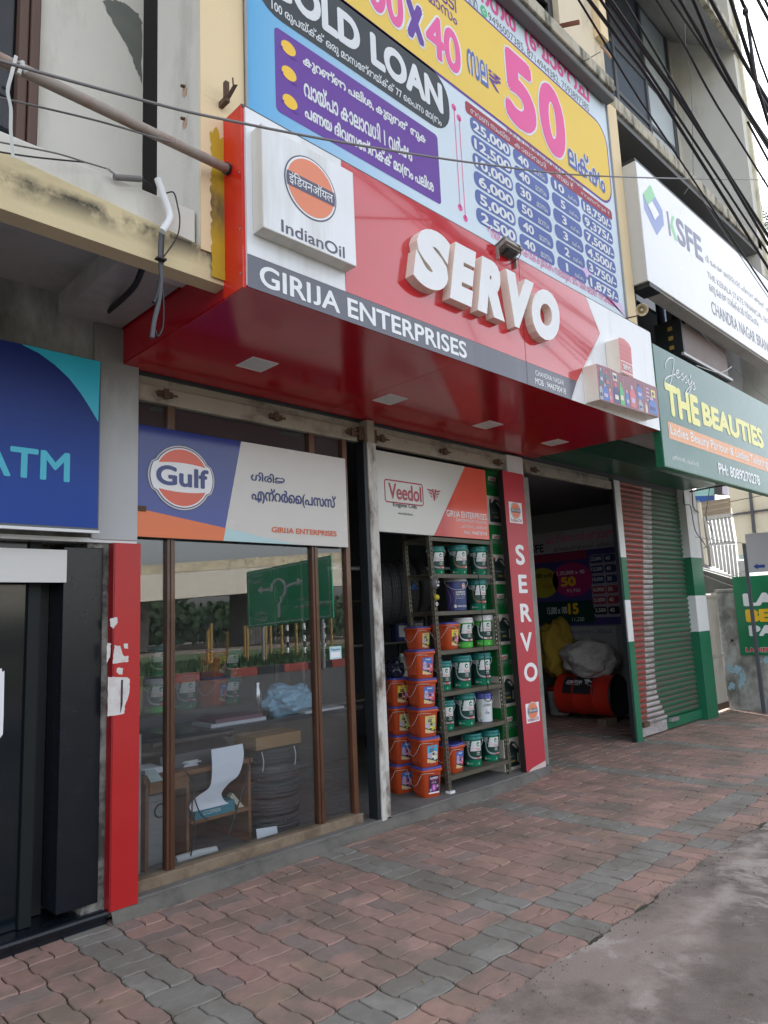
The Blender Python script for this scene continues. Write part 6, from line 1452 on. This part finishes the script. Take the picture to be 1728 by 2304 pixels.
# floodlight on the fascia top
fl = thing('floodlight', (3.75, 2.74, 4.12), 'small grey finned floodlight lying on top of the red fascia', 'lamp')
pts = [at(*zS(575, 910), Y=2.70), at(*zS(715, 790), Y=2.70), at(*zS(955, 925), Y=2.62), at(*zS(850, 1060), Y=2.62)]
a, b, c = pts[0], pts[2], pts[3]
cx_ = sum((p for p in pts), Vector()) / 4; alu = mat('dull_cast_aluminium', (.30, .27, .25), .5, .12, 8, metal=.3)
ax = (at(*zS(850, 1000), Y=2.66) - at(*zS(650, 880), Y=2.66)) / 2
fc = (at(*zS(650, 880), Y=2.66) + at(*zS(850, 1000), Y=2.66)) / 2
ax.y = 0; ax.z = 0; u_ = Vector((0, .93, -.37)).normalized(); v_ = Vector((0, .37, .93)).normalized(); fc.z -= .012
mb = MB(); mb.obox(fc, ax, u_ * .06, v_ * .014, alu); mb.obox(fc + v_ * .022, ax * 1.08, u_ * .062, v_ * .004, mat('lamp_rim', (.34, .33, .31), .5))
for k in range(7): mb.obox(fc - v_ * .024 + u_ * (-.04 + .0135 * k), ax * .85, u_ * .0018, v_ * .008, alu)
mb.build('housing', fl, .003); mb = MB(); mb.obox(fc - v_ * .034, ax * .5, u_ * .028, v_ * .012, dark); mb.build('driver_box', fl)
for s_ in (-1, 1): MB().obox(fc + Vector((s_ * ax.x * 1.03, .02, -.05)), (.003, 0, 0), (0, .014, 0), (0, 0, .05), alu).build('bracket', fl)
mb = MB(); mb.tube(smooth_path([fc + Vector((.01, -.04, .03)), fc + Vector((.06, -.06, .02)), fc + Vector((.065, -.05, -.05)), fc + Vector((.05, .03, -.08))], 6), .003, black, 6); mb.build('lead', fl)
# horn loudspeaker on the column
hs = thing('horn_loudspeaker', (6.3, 2.7, 4.35), 'cream horn loudspeaker on the column under the long light box', 'loudspeaker')
hc = at(*z6(205, 1462), Y=2.70); hd = (Vector((0, 0, H)) - hc); hd = Vector((hd.x + 1.2, hd.y, hd.z + .6)).normalized(); hm = mat('cream_plastic', (.58, .48, .30), .4, .08)
mb = MB(); mb.lathe([(.0005, -.075), (.03, -.075), (.05, -.07), (.052, .0), (.058, .006), (.054, .008), (.046, .0), (.03, -.045), (.012, -.055)], hc, hm, 28, hd); mb.build('horn', hs); mb = MB(); mb.lathe([(.0005, -.01), (.014, -.012), (.018, -.05), (.0005, -.055)], hc, mat('cream_cone', (.66, .58, .42), .4), 18, hd); mb.build('cone', hs)
mb = MB(); mb.tube(smooth_path([hc - hd * .05 + Vector((0, 0, -.045)), hc + Vector((-.05, .06, -.06)), hc + Vector((-.06, .165, -.05))], 5), .007, rust); mb.build('bracket', hs)

# overhead cables: bundles strung along the road in front of the upper floors
def ext(p, q, k): return p + (p - q) * k
cables = [([(370, 0), (760, 640), (1060, 1090)], .0075, 1.75), ([(440, 0), (860, 560), (1310, 1271)], .013, 1.7), ([(520, 0), (740, 330), (1360, 1271)], .010, 1.66), ([(572, 0), (830, 370), (1060, 690), (1440, 1271)], .014, 1.62), ([(590, 0), (850, 375), (1080, 700), (1450, 1275)], .010, 1.58),
          ([(680, 0), (900, 370), (1130, 760)], .0085, 1.55), ([(900, 0), (1100, 330), (1290, 680), (1620, 1210)], .0085, 1.5), ([(1000, 0), (1340, 500), (1659, 1010)], .010, 1.45), ([(1060, 0), (1380, 560), (1659, 965)], .014, 1.4), ([(1150, 0), (1300, 350), (1480, 690), (1659, 985)], .014, 1.36),
          ([(1270, 0), (1500, 430), (1659, 690)], .015, 1.3), ([(1405, 0), (1560, 490), (1600, 640), (1659, 745)], .015, 1.25), ([(1478, 0), (1510, 90), (1580, 560), (1659, 830)], .013, 1.22), ([(1510, 90), (1600, 400), (1659, 560)], .008, 1.2), ([(1590, 0), (1659, 130)], .012, 1.15), ([(1640, 0), (1670, 60)], .010, 1.12), ([(1520, 830), (1659, 1090)], .009, 1.34), ([(1060, 700), (1300, 1060), (1400, 1230)], .009, 1.6)]
names = ['thin', 'thick', 'medium', 'thick bundled', 'slim bundled']
placelab = ['leftmost thin black cable over the upper window', 'second black cable from the left, thick, crossing the upper window', 'third black cable from the left crossing the upper window', 'thick bundled cable just right of the third cable', 'slimmer cable twisted beside the thick bundled cable', 'thin cable crossing the frosted window pane', 'lone thin cable across the grey fin wall', 'cable left of the heavy pair on the fin wall', 'left one of the heavy pair of cables on the fin wall', 'right one of the heavy pair of cables on the fin wall', 'heavy cable along the edge of the sunshade', 'heavy cable just outside the building edge against the sky', 'cable with a dark splice against the white sky', 'thin cable leaving the dark splice', 'second cable from the right edge against the sky', 'rightmost cable in the top corner of the sky', 'short slack cable under the heavy pair', 'slack cable merging into the bundled cables']
for i, (pts, r, y) in enumerate(cables):
    W_ = [at(*z7(*p_), Y=y) for p_ in pts]
    if pts[0][1] < 5: W_ = [ext(W_[0], W_[1], 5)] + W_
    if pts[-1][0] > 1200 or i in (0, 5): W_ = W_ + [ext(W_[-1], W_[-2], 7)]
    wire(W_, r * .88, cable_blk, 'overhead_cable', placelab[i], 'cable', 'overhead cables')
q = at(*z7(1505, 80), Y=1.21); single(MB().lathe([(.0005, -.02), (.018, -.018), (.02, .0), (.018, .018), (.0005, .02)], q, cable_blk, 10), 'cable_splice', 'dark taped splice on the cable against the white sky', 'splice')
wire([at(*z7(1090, 0), Y=2.6), at(*z7(1100, 350), Y=2.65), at(*z7(1135, 560), Y=2.7), at(*z7(1150, 1190), Y=2.75)], .004, wire_g, 'drop_wire', 'thin vertical wire hanging down before the grey fin wall')
wire([at(*z6(690, 100), Y=2.5), at(*z6(930, 470), Y=2.5), at(*z6(1220, 900), Y=2.5), at(*z6(1512, 1330), Y=2.5), at(*z6(1700, 1600), Y=2.5)], .004, wire_g, 'drop_wire', 'thin wire slanting across the white face of the long light box')
wire([at(*z6(740, 0), Y=2.7), at(*z6(715, 140), Y=2.7), at(*z6(640, 265), Y=2.75)], .003, wire_g, 'drop_wire', 'short thin wire above the long light box')
wire([at(*z6(800, 1680), Y=2.75), at(*z6(1010, 1900), Y=2.72), at(*z6(1140, 2050), Y=2.68), at(*z6(1512, 2400), Y=2.66)], .003, wire_g, 'drop_wire', 'thin wire in front of the brown boxed board')
wire([at(*z6(1135, 2050), Y=2.7), at(*z6(1070, 2095), Y=2.72), at(*z6(980, 2110), Y=2.75), at(*z6(770, 2040), Y=2.8)], .005, wire_w, 'drop_wire', 'pale looped wire under the brown boxed board')
wire([at(*z7(410, 415), Y=2.66), at(*z7(515, 355), Y=2.9)], .005, rust, 'stay_rod', 'short thin iron stay above the billboard corner', 'rod')
wire([at(*z7(520, 310), Y=2.78), at(*z7(580, 380), Y=2.75), at(*z7(585, 400), Y=2.75)], .012, mat('pink_pipe', (.5, .3, .22), .5), 'drain_spout', 'short pinkish drain spout on the cream column', 'spout')

# ================================================================== RIGHT HAND SIDE
wl = mat('flaking_blue_white_wall', (.40, .41, .40), .9, .15, 4, .3, 50, dirt=(.10, .10, .085), damt=.85, dscale=2.2, streak=1.4, thr=.47)
bw = thing('boundary_wall', (11.3, 3.7, 0), 'flaking pale boundary wall with blue paint traces behind the green parlour sign', 'wall')
mb = MB(); mb.box(11.2, 11.38, 1.6, 4.165, -.03, 1.715, wl); mb.build('wall', bw, .01); mb = MB(); mb.box(11.17, 11.4, 1.55, 4.17, 1.716, 1.76, conc); mb.build('coping', bw, .006)
bl_m = mat('old_blue_paint_trace', (.30, .47, .56), .85, .25, 14)
mb = MB()
for (x, y, rx, ry) in ((1310, 990, 70, 60), (1380, 1100, 50, 120), (1240, 960, 30, 50), (1640, 880, 40, 60), (1270, 1160, 40, 60), (1560, 900, 30, 40)):
    n = 22; mb.add([at(*z8(x + rx * math.cos(2 * math.pi * k / n) * rng.uniform(.4, 1.1), y + ry * math.sin(2 * math.pi * k / n) * rng.uniform(.4, 1.1)), X=11.1975) for k in range(n)], [list(range(n))], bl_m)
mb.build('paint_trace', bw)
mb = MB()
for (x, y, rx, ry) in ((1260, 360, 50, 45), (1250, 640, 60, 80), (1240, 540, 40, 30), (1290, 700, 40, 40)):
    n = 24; mb.add([at(*z8(x + rx * math.cos(2 * math.pi * k / n) * rng.uniform(.5, 1.15), y + ry * math.sin(2 * math.pi * k / n) * rng.uniform(.5, 1.15)), X=11.1965) for k in range(n)], [list(range(n))], mat('spalled_plaster', (.27, .25, .23), .95, .3, 22, .6, 60))
mb.build('spalled_patch', bw)
gt = thing('narrow_gate', (10.9, 4.15, 0), 'narrow ribbed metal gate, dull white, between the striped post and the boundary wall', 'gate')
gm_ = mat('dull_white_sheet_metal', (.40, .37, .32), .6, .1, 5, dirt=(.16, .10, .06), damt=.6, dscale=3, streak=3, thr=.55)
mb = MB()
for i in range(13): x = 10.50 + .0515 * i; mb.prism([(x, 4.16, .12), (x + .02, 4.145, .12), (x + .034, 4.145, .12), (x + .0515, 4.16, .12)], (0, 0, 1.52), gm_)
mb.build('ribbed_leaf', gt); mb = MB(); mb.box(10.47, 11.18, 4.13, 4.18, 1.641, 1.68, gm_); mb.box(10.47, 11.18, 4.13, 4.165, .78, .81, gm_); mb.box(10.47, 11.18, 4.14, 4.165, .03, .12, rust); mb.build('rail', gt)
gs2 = thing('ladies_parlour_sign', (11.15, 3.5, .8), 'green wall sign with white and yellow letters for a ladies beauty parlour', 'sign')
f = Sign('X', 11.15, z8); sg = mat('sign_green', (.006, .17, .07), .4, .05)
f.mb.box(11.152, 11.175, 1.7, 3.885, .79, 1.93, sg)
f.rect(-3.885, .79, -1.7, 1.93, sg, 1)
f.text('LADIES', f.p(1400, 310)[0], f.p(1400, 308)[1], f.p(1400, 310)[0] + 1.15, f.p(1400, 168)[1], print_white, 2, .06); f.text('BEAUTY', f.p(1428, 480)[0], f.p(1428, 478)[1], f.p(1428, 480)[0] + 1.2, f.p(1425, 340)[1], goldp, 2, .06)
f.text('PARLOUR', f.p(1462, 630)[0], f.p(1462, 628)[1], f.p(1462, 630)[0] + 1.3, f.p(1455, 510)[1], print_white, 2, .06)
f.text('LADIES TAILORING', f.p(1424, 795)[0] - .004, f.p(1424, 795)[1] - .004, f.p(1424, 795)[0] + .904, f.p(1424, 748)[1] + .004, print_white, 2, .07); f.text('LADIES TAILORING', f.p(1424, 795)[0], f.p(1424, 795)[1], f.p(1424, 795)[0] + .9, f.p(1424, 748)[1], lab_r, 3, .04)
f.mb.build('printed_face', gs2)
pp_ = thing('arrow_sign_post', (11.0, 3.61, 0), 'dark grey post carrying a pale board with a blue left arrow', 'sign')
slate = mat('slate_paint', (.07, .08, .10), .5, .1)
mb = MB(); mb.box(10.975, 11.015, 3.59, 3.635, -.02, 2.40, slate); mb.build('post', pp_, .004)
f = Sign('X', 10.985, z9); mb = f.mb; mb.box(10.987, 11.0, 2.2, 3.583, 1.97, 2.53, mat('board_grey_back', (.36, .37, .40), .5)); f.rect(-3.583, 1.97, -2.2, 2.53, mat('pale_grey_board', (.46, .46, .49), .4, .04), 1)
f.ppoly([(1438, 1438), (1500, 1390), (1503, 1412), (1612, 1405), (1615, 1450), (1507, 1458), (1510, 1482)], mat('arrow_blue', (.03, .07, .30), .4), 2); f.mb.build('board', pp_)
# lean-to roof and louvred panels behind the gate
rf = thing('lean_to_roof', (11.6, 4.6, 1.9), 'dark sloping lean-to roof with a pale edge strip behind the narrow gate', 'roof')
e0, e1 = at(*z9(585, 1365), X=11.9), at(*z9(1160, 1640), X=11.9); e2, e3 = at(*z9(640, 1810), X=11.9), at(*z9(1160, 1740), X=11.9)
mb = MB(); mb.prism([e0 + Vector((0, .5, .12)), e1 + Vector((0, -.4, -.1)), e1 + Vector((0, -.4, -.13)), e0 + Vector((0, .5, .085))], (.06, 0, 0), mat('pale_edge_strip', (.5, .51, .52), .5)); mb.build('edge_strip', rf)
mb = MB(); mb.prism([e0 + Vector((0, .5, .08)), e1 + Vector((0, -.4, -.15)), Vector((11.9, e1.y - .4, 1.72)), Vector((11.9, e0.y + .5, 1.72))], (.05, 0, 0), mat('dark_roof_sheet', (.075, .075, .07), .7, .15, 5, dirt=(.14, .13, .11), damt=.5, dscale=2)); mb.build('sheet', rf)
mb = MB(); mb.tube([at(*z9(620, 1540), X=11.86), at(*z9(970, 1680), X=11.86), at(*z9(1160, 1745), X=11.86)], .012, wire_g); mb.build('pipe', rf)
mb = MB(); mb.box(11.36, 11.88, 4.17, 4.3, -.02, 1.72, wl); single(mb, 'yard_wall', 'mouldy grey yard wall under the lean-to roof', 'wall')
lv = thing('louvred_screen', (12, 4.4, 2.0), 'pale grey vertical slat screen leaning over the lean-to roof', 'screen')
slat_m = mat('pale_grey_slat', (.46, .46, .47), .5, .05)
XL = 12.1
mb = MB()
def sl_y(x, y): return at(*z9(x, y), X=XL)
tops = [(700 + i * 57, 705 - i * 9) for i in range(8)]; bots = [(840 + i * 57 + 10, 1470 + i * 27) for i in range(8)]
for i in range(7):
    for (ta, tb) in (((700 + i * 58, 745 - i * 9), (762 + i * 58, 1095 - i * 5)), ((775 + i * 57, 1130 - i * 4), (820 + i * 58, 1440 + i * 29))):
        a, b = sl_y(*ta), sl_y(*tb); w2 = .088
        c_, d2 = sl_y(ta[0] + 38, ta[1] - 5), sl_y(tb[0] + 38, tb[1] - 3)
        mb.prism([a, c_, d2, b], (.03, 0, 0), slat_m)
mb.build('slat', lv)
mb = MB()
for a, b, h in (((690, 690), (1110, 632), 62), ((770, 1085), (1150, 1055), 40)):
    p, q = sl_y(*a), sl_y(*b); p2, q2 = sl_y(a[0] + 8, a[1] + h), sl_y(b[0] + 8, b[1] + h); mb.prism([p, q, q2, p2], (.05, 0, 0), slat_m); mb.build('rail', lv); mb = MB()

mb = MB(); a, b = sl_y(615, 470), sl_y(760, 1420); mb.prism([sl_y(590, 480), sl_y(628, 470), sl_y(748, 1415), sl_y(705, 1395)], (.06, 0, 0), mat('cream_post', (.6, .58, .5), .6)); mb.build('post', lv)
mb = MB(); mb.prism([at(*z9(655, 690), X=12.2), at(*z9(705, 690), X=12.2), at(*z9(800, 1445), X=12.2), at(*z9(745, 1420), X=12.2)], (.05, 0, 0), mat('brown_grey_post', (.14, .125, .115), .7)); mb.build('post', lv)
mb = MB()
for i in range(3): mb.prism([sl_y(1200 + i * 45, 1350 - i * 3), sl_y(1235 + i * 45, 1348 - i * 3), sl_y(1260 + i * 45, 1600), sl_y(1225 + i * 45, 1600)], (.03, 0, 0), slat_m)
for i in range(8): mb.prism([at(*z8(1455 + i * 34, 62 - i * 0), X=12.1) + Vector((0, 0, .06)), at(*z8(1480 + i * 34, 62), X=12.1) + Vector((0, 0, .06)), at(*z8(1485 + i * 34, 140), X=12.1), at(*z8(1460 + i * 34, 140), X=12.1)], (.03, 0, 0), slat_m)
mb.build('slat', lv)
gb = thing('grey_shed', (12.6, 5, 0), 'grey sheeted shed wall with brown slatted top behind the louvred screen', 'building')
mb = MB(); mb.prism([at(*z9(480, 460), X=12.6), at(*z9(600, 440), X=12.6), at(*z9(760, 1500), X=12.6), at(*z9(560, 1450), X=12.6)], (.1, 0, 0), mat('grey_blue_sheet', (.22, .22, .25), .6)); mb.build('wall', gb)
mb = MB(); 
for i in range(6): mb.prism([at(*z9(630 + i * 2, 470 + i * 42), X=12.55), at(*z9(1090, 395 + i * 42), X=12.55), at(*z9(1090, 432 + i * 42), X=12.55), at(*z9(634 + i * 2, 510 + i * 42), X=12.55)], (.05, 0, 0), mat('brown_slat_%d' % (i % 2), ((.25, .21, .17), (.30, .26, .2))[i % 2], .7))
mb.build('slat', gb)
hd_ = thing('hoarding_back', (13.0, 3.8, 2.2), 'cream sheet hoarding seen from its back with faint red lettering showing through', 'hoarding')
XH = 12.4
f = Sign('X', XH, z9); hm_ = mat('translucent_flex_back', (.62, .58, .47), .6, .05, 3)
hp = [f.p(x, y) for x, y in ((1055, 225), (1700, 330), (1700, 1100), (1290, 1250), (1290, 1325), (1215, 1325), (1180, 1000))]
hp[1] = (hp[1][0] + .8, hp[0][1] + .1); hp[2] = (hp[2][0] + .8, hp[2][1])
f.mb.prism([(XH + .002, -u, v) for u, v in hp], (.02, 0, 0), hm_)
f.poly(hp, hm_, 1)
fr_ = mat('faint_red_show_through', (.60, .40, .33), .6)
u0, v0 = f.p(1200, 700); u1, v1 = f.p(1660, 540)
vs, fs, x0, x1, y0, y1 = text_geo('ന്യൂ മണി', .01)
f.mb.add([f.map(u1 - (x - x0) / (x1 - x0) * (u1 - u0) + .1, v0 + (y - y0) / (y1 - y0) * (v1 - v0), .003) for x, y in vs], fs, fr_)
u0, v0 = f.p(1310, 865); u1, v1 = f.p(1560, 820); vs, fs, x0, x1, y0, y1 = text_geo('LUCKY CENTRE')
f.mb.add([f.map(u1 - (x - x0) / (x1 - x0) * (u1 - u0), v0 + (y - y0) / (y1 - y0) * (v1 - v0), .003) for x, y in vs], fs, mat('faint_grey_show_through', (.5, .48, .43), .6))
f.poly([f.p(*q) for q in ((1222, 1255), (1290, 1255), (1290, 1322), (1225, 1322))], mat('pale_teal_strip', (.35, .48, .48), .5), 2); f.mb.build('sheet', hd_)
mb = MB(); mb.tube([at(*z9(1115, 655), X=XH - .03), at(*z9(1700, 575), X=XH - .03)], .018, slate); mb.prism([at(*z9(1365, 300), X=XH - .05), at(*z9(1405, 300), X=XH - .05), at(*z9(1470, 930), X=XH - .05), at(*z9(1425, 930), X=XH - .05)], (.03, 0, 0), slate); mb.build('frame', hd_)
aw = thing('blue_shop_awning', (13, 4.5, 3.2), 'teal and blue shop board seen far behind the striped post', 'sign')
f = Sign('X', 12.9, z9)
f.mb.prism([at(*z9(*q), X=12.902) for q in ((590, 260), (845, 150), (850, 450), (490, 480), (500, 330))], (.05, 0, 0), pal['grey'])
f.ppoly([(600, 262), (848, 155), (850, 365), (505, 378)], mat('awning_teal', (.30, .55, .56), .45), 1); f.ppoly([(490, 378), (850, 366), (850, 452), (490, 478)], mat('awning_blue', (.03, .10, .34), .45), 1); f.ptext('കട', (660, 290), (720, 240), print_white, 2, .02); f.mb.build('board', aw)
mb = MB(); mb.prism([at(*z9(*q), X=12.8) for q in ((850, 165), (970, 150), (970, 350), (850, 350))], (.2, 0, 0), mat('dark_box', (.05, .05, .055), .6)); mb.prism([at(*z9(*q), X=12.8) for q in ((972, 190), (1050, 210), (1050, 370), (972, 340))], (.1, 0, 0), mat('lavender_box', (.5, .5, .66), .5)); mb.build('side_box', aw)
wire([at(*z9(490, 310), Y=3.9), at(*z9(780, 250), Y=3.8), at(*z9(1060, 205), Y=3.6)], .014, cable_blk, 'thick_cable', 'thick black cable under the beauty parlour board', 'cable')
wire([at(*z9(790, 180), Y=3.9), at(*z9(760, 400), Y=3.9), at(*z9(725, 680), Y=3.9), at(*z9(800, 860), Y=3.9), at(*z9(815, 950), Y=3.9), at(*z9(770, 1100), Y=3.9), at(*z9(690, 1160), Y=3.9)], .006, cable_blk, 'loose_lead', 'black lead looping down right of the striped post', 'wire')
wire([at(*z9(380, 320), Y=4.0), at(*z9(400, 500), Y=4.0), at(*z9(490, 530), Y=3.98), at(*z9(560, 880), Y=3.95), at(*z9(680, 1060), Y=3.92), at(*z9(735, 1150), Y=3.9)], .006, cable_blk, 'loose_lead', 'black lead crossing the white top of the striped post', 'wire')
wire([at(*z9(560, 992), Y=3.9), at(*z9(900, 1040), Y=3.8), at(*z9(1320, 1090), Y=3.6)], .004, wire_g, 'loose_lead', 'thin grey wire strung to the arrow sign post', 'wire')
wire([at(*z9(1075, 465), Y=3.3), at(*z9(1400, 400), Y=3.2), at(*z9(1700, 340), Y=3.1)], .005, cable_blk, 'loose_lead', 'thin black wire before the cream hoarding', 'wire')
wire([at(*z9(1060, 1605), X=11.1), at(*z9(1330, 1495), X=11.0)], .004, wire_g, 'loose_lead', 'short thin wire from the green parlour sign to the post', 'wire')

# far palm at the right edge
pt = thing('palm_tree', (16, 3.6, 0), 'palm tree with spiky fronds just showing past the building edge', 'tree')
pc_ = at(1745, 505, X=19.5)
mb = MB(); mb.tube([(pc_.x, pc_.y, -.05), (pc_.x + .1, pc_.y, pc_.z * .5), (pc_.x, pc_.y, pc_.z)], [.16, .12, .1], mat('palm_bark', (.16, .13, .1), .9, .2, 8, .5, 30), 12); mb.build('trunk', pt)
mb = MB(); pmat = mat('palm_leaf', (.06, .12, .05), .6, .3, 4)
for k in range(26):
    a = 2 * math.pi * k / 26 + rng.uniform(-.1, .1); el = rng.uniform(-.2, 1.2); L_ = rng.uniform(1.3, 1.7); pts = []
    for j in range(9):
        t_ = j / 8; pts.append(pc_ + Vector((math.cos(a) * math.cos(el) * L_ * t_, math.sin(a) * math.cos(el) * L_ * t_, math.sin(el) * L_ * t_ - .7 * t_ * t_)))
    mb.tube(pts, .008, pmat, 5)
    for j in range(1, 9):
        for sub in (0, .5):
            p = pts[j - 1].lerp(pts[j], sub); d = (pts[j] - pts[j - 1]).normalized(); s_ = d.cross(Vector((0, 0, 1))).normalized()
            for sg in (-1, 1):
                tip = p + d * .22 + s_ * sg * .26 + Vector((0, 0, -.10)); mb.add([p - d * .012, p + d * .02, tip], [(0, 1, 2)], pmat)
mb.build('crown', pt)

# ================================================================== ACROSS THE ROAD (mirrored in the shop window)
def mir(x, y, yr):
    q = at(*zw(x, y), Y=2 * 4.10 - yr); return Vector((q.x, yr, q.z))
rsn = thing('direction_sign', (14.6, -11, 0), 'green road direction sign with a roundabout diagram facing the shop from across the road', 'sign')
tl, bl, tr_, br_ = mir(760, 242, -14), mir(770, 590, -14), mir(1250, 155, -9.6), mir(1300, 525, -9.6)
gsg = mat('road_sign_green', (.014, .38, .17), .35, .05)
tr_ = tl + (br_ - bl)
def sgn(u, v, o):          # u: 0 at the end nearer the shop .. 1, v: 0 bottom .. 1
    p = (bl * (1 - u) + br_ * u) * (1 - v) + (tl * (1 - u) + tr_ * u) * v
    n_ = (br_ - bl).cross(tl - bl).normalized()
    if n_.x > 0: n_ = -n_
    return p + n_ * o
f = Sign(fn=lambda u, v, o: sgn(1 - u, v, o) if False else sgn(u, v, o), gap=.006)
back = [sgn(0, 0, 0), sgn(1, 0, 0), sgn(1, 1, 0), sgn(0, 1, 0)]; f.mb.prism(back, (.05, 0, 0), gsg)
f.rect(0, 0, 1, 1, gsg, 1)
for q in ((.02, .03, .98, .045), (.02, .955, .98, .97), (.02, .045, .028, .955), (.972, .045, .98, .955)): f.rect(*q, lab_w, 2)
ring = [(.40 + .085 * math.cos(R(a)), .60 + .17 * math.sin(R(a))) for a in range(-80, 200, 10)]
f.stroke(ring, .035, lab_w, 3); f.stroke([(.40, .12), (.40, .34), (.44, .42)], .035, lab_w, 3); f.stroke([(.48, .62), (.62, .66)], .045, lab_w, 3); f.poly([(.62, .74), (.69, .675), (.62, .58)], lab_w, 3); f.stroke([(.32, .62), (.2, .63)], .045, lab_w, 3); f.poly([(.2, .71), (.14, .64), (.2, .55)], lab_w, 3)
# the sign is read from the road, so in the window its words run backwards
def mt(t, u0, v0, u1, v1, b=.01):
    vs, fs, x0, x1, y0, y1 = text_geo(t, b); f.mb.add([f.map(u1 - (x - x0) / (x1 - x0) * (u1 - u0), v0 + (y - y0) / (y1 - y0) * (v1 - v0), .02) for x, y in vs], fs, lab_w)
mt('തൃശ്ശൂർ', .08, .86, .2, .93); mt('Thrissur', .08, .76, .2, .83); mt('64', .035, .8, .065, .87); mt('േകാഴിേക്കാട്', .1, .2, .25, .27); mt('Kozhikode', .1, .09, .25, .17); mt('141', .03, .14, .075, .21)
mt('േകായമ്പത്തൂർ', .58, .33, .78, .4); mt('Coimbatore', .6, .22, .78, .3); mt('46', .93, .22, .97, .3); mt('Coimbatore', .83, .22, .92, .3)
f.mb.build('board', rsn)
mb = MB()
for u in (.15, .85): p = sgn(u, .5, -.08); mb.tube([(p.x + .08, p.y, 0), (p.x + .08, p.y, p.z + .6)], .06, steel, 12)
mb.build('post', rsn)
fo = thing('flyover', (20, -30, 5), 'pale concrete road flyover beyond the verge across the road', 'flyover')
def band(pts, dep, m, name):
    q = [mir(*p_, -34) for p_ in pts]; a = q[1] - q[0]; q[0] = q[0] - a * .8; q[3] = q[3] - (q[2] - q[3]) * .8; q[1] = q[1] + a * .6; q[2] = q[2] + (q[2] - q[3]) * .4
    mb = MB(); mb.prism(q, (0, -dep, 0), m); mb.build(name, fo)
band([(45, 205), (1280, 120), (1280, 180), (45, 262)], 8, mat('flyover_parapet', (.62, .54, .38), .85, .15, 2, dirt=(.15, .13, .1), damt=.6, dscale=1.5, thr=.5), 'parapet'); band([(45, 264), (1280, 182), (1280, 330), (45, 430)], 7.5, mat('flyover_girder', (.62, .58, .50), .85, .1, 1), 'girder')
mb = MB()
for x in (140, 900): p = mir(x, 400, -36); mb.box(p.x - .9, p.x + .9, -40, -37.5, 0, p.z + .5, conc)
mb.build('pier', fo)
k = 0
posts = [(540, 780, 560), (750, 700, 575), (765, 700, 575), (880, 780, 520), (910, 690, 570), (980, 690, 570), (1070, 670, 560), (520, 720, 600), (1290, 690, 520), (1015, 680, 570), (1120, 675, 560), (1245, 660, 560), (870, 700, 580), (640, 700, 610)]
for i, (x, yb, yt) in enumerate(posts):
    yr = -13 - (i * 5 % 7) * .5; b_ = mir(x, yb, yr); t_ = mir(x + 2, yt, yr); st = i in (9, 10, 11, 12); mb = MB(); n = 6
    for j in range(n):
        z0_, z1_ = .15 + (t_.z - .15) * j / n, .15 + (t_.z - .15) * (j + 1) / n
        mb.lathe([(.055, z0_), (.055, z1_)], (b_.x, yr, 0), (print_white if (j % 2) else dark) if st else mat('ochre_post', (.40, .25, .08), .7, .15), 10)
    single(mb, 'verge_post', 'black and white striped verge post across the road' if st else 'ochre painted verge post across the road', 'post', 'striped verge posts' if st else 'ochre verge posts')
tr = random.Random(9); mb = MB(); lf = [mat('far_leaf_%d' % i, c, .8, .2) for i, c in enumerate(((.02, .045, .018), (.03, .065, .022), (.045, .08, .03)))]
for k in range(11000):
    x = tr.uniform(-15, 70); y = tr.uniform(-52, -46); zz = tr.uniform(.2, 3.6 + .6 * math.sin(x * .5) + .5 * math.sin(x * 1.7)); s_ = tr.uniform(.25, .55); a = tr.uniform(0, 6.28); e = tr.uniform(-.8, .8)
    p = Vector((x, y, zz)); u = Vector((math.cos(a), math.sin(a) * .4, .3 * e)) * s_; v = Vector((0, .3 * e, 1)) * s_ * .6
    mb.add([p - u, p - v, p + u, p + v], [(0, 1, 2, 3)], tr.choice(lf))
o = mb.build('tree_belt', kind='stuff'); tag(o, 'dark belt of trees far beyond the flyover', 'trees')

# leaf litter and grit lying on the paving
lm = [mat('dry_leaf_%d' % i, c, .8, .3, 30) for i, c in enumerate(((.16, .10, .045), (.10, .07, .04), (.20, .15, .07)))]
lr = random.Random(21); mb = MB()
for k in range(46):
    x, y = lr.uniform(1.2, 9.5), lr.uniform(1.2, 3.9); a = lr.uniform(0, 6.28); L_ = lr.uniform(.008, .022); m = lr.choice(lm)
    e1 = Vector((math.cos(a), math.sin(a), 0)); e2 = Vector((-math.sin(a), math.cos(a), 0)); c = Vector((x, y, .0075))
    mb.add([c - e1 * L_, c - e2 * L_ * .4 + Vector((0, 0, .004)), c + e1 * L_ + Vector((0, 0, .003)), c + e2 * L_ * .4 + Vector((0, 0, .005))], [(0, 1, 2, 3)], m)
o = mb.build('leaf_litter', kind='stuff'); tag(o, 'dry leaf bits and grit scattered over the paving', 'litter')
gr_m = mat('grit', (.16, .14, .12), .9, .4, 50); mb = MB()
for k in range(1500):
    t_ = lr.random(); x = lr.uniform(.5, 11); y = (1.93 + lr.gauss(0, .05)) if t_ < .55 else (lr.uniform(.4, 1.9) if t_ < .8 else 3.93 - abs(lr.gauss(0, .05))); r = lr.uniform(.0015, .005); z = .006 + r * .5
    mb.add([(x + r, y, z), (x, y + r, z), (x - r, y, z), (x, y - r, z), (x, y, z + r), (x, y, z - r)], [(0, 1, 4), (1, 2, 4), (2, 3, 4), (3, 0, 4), (1, 0, 5), (2, 1, 5), (3, 2, 5), (0, 3, 5)], gr_m)
o = mb.build('grit', kind='stuff'); tag(o, 'loose grit along the ragged edge of the paving', 'grit')
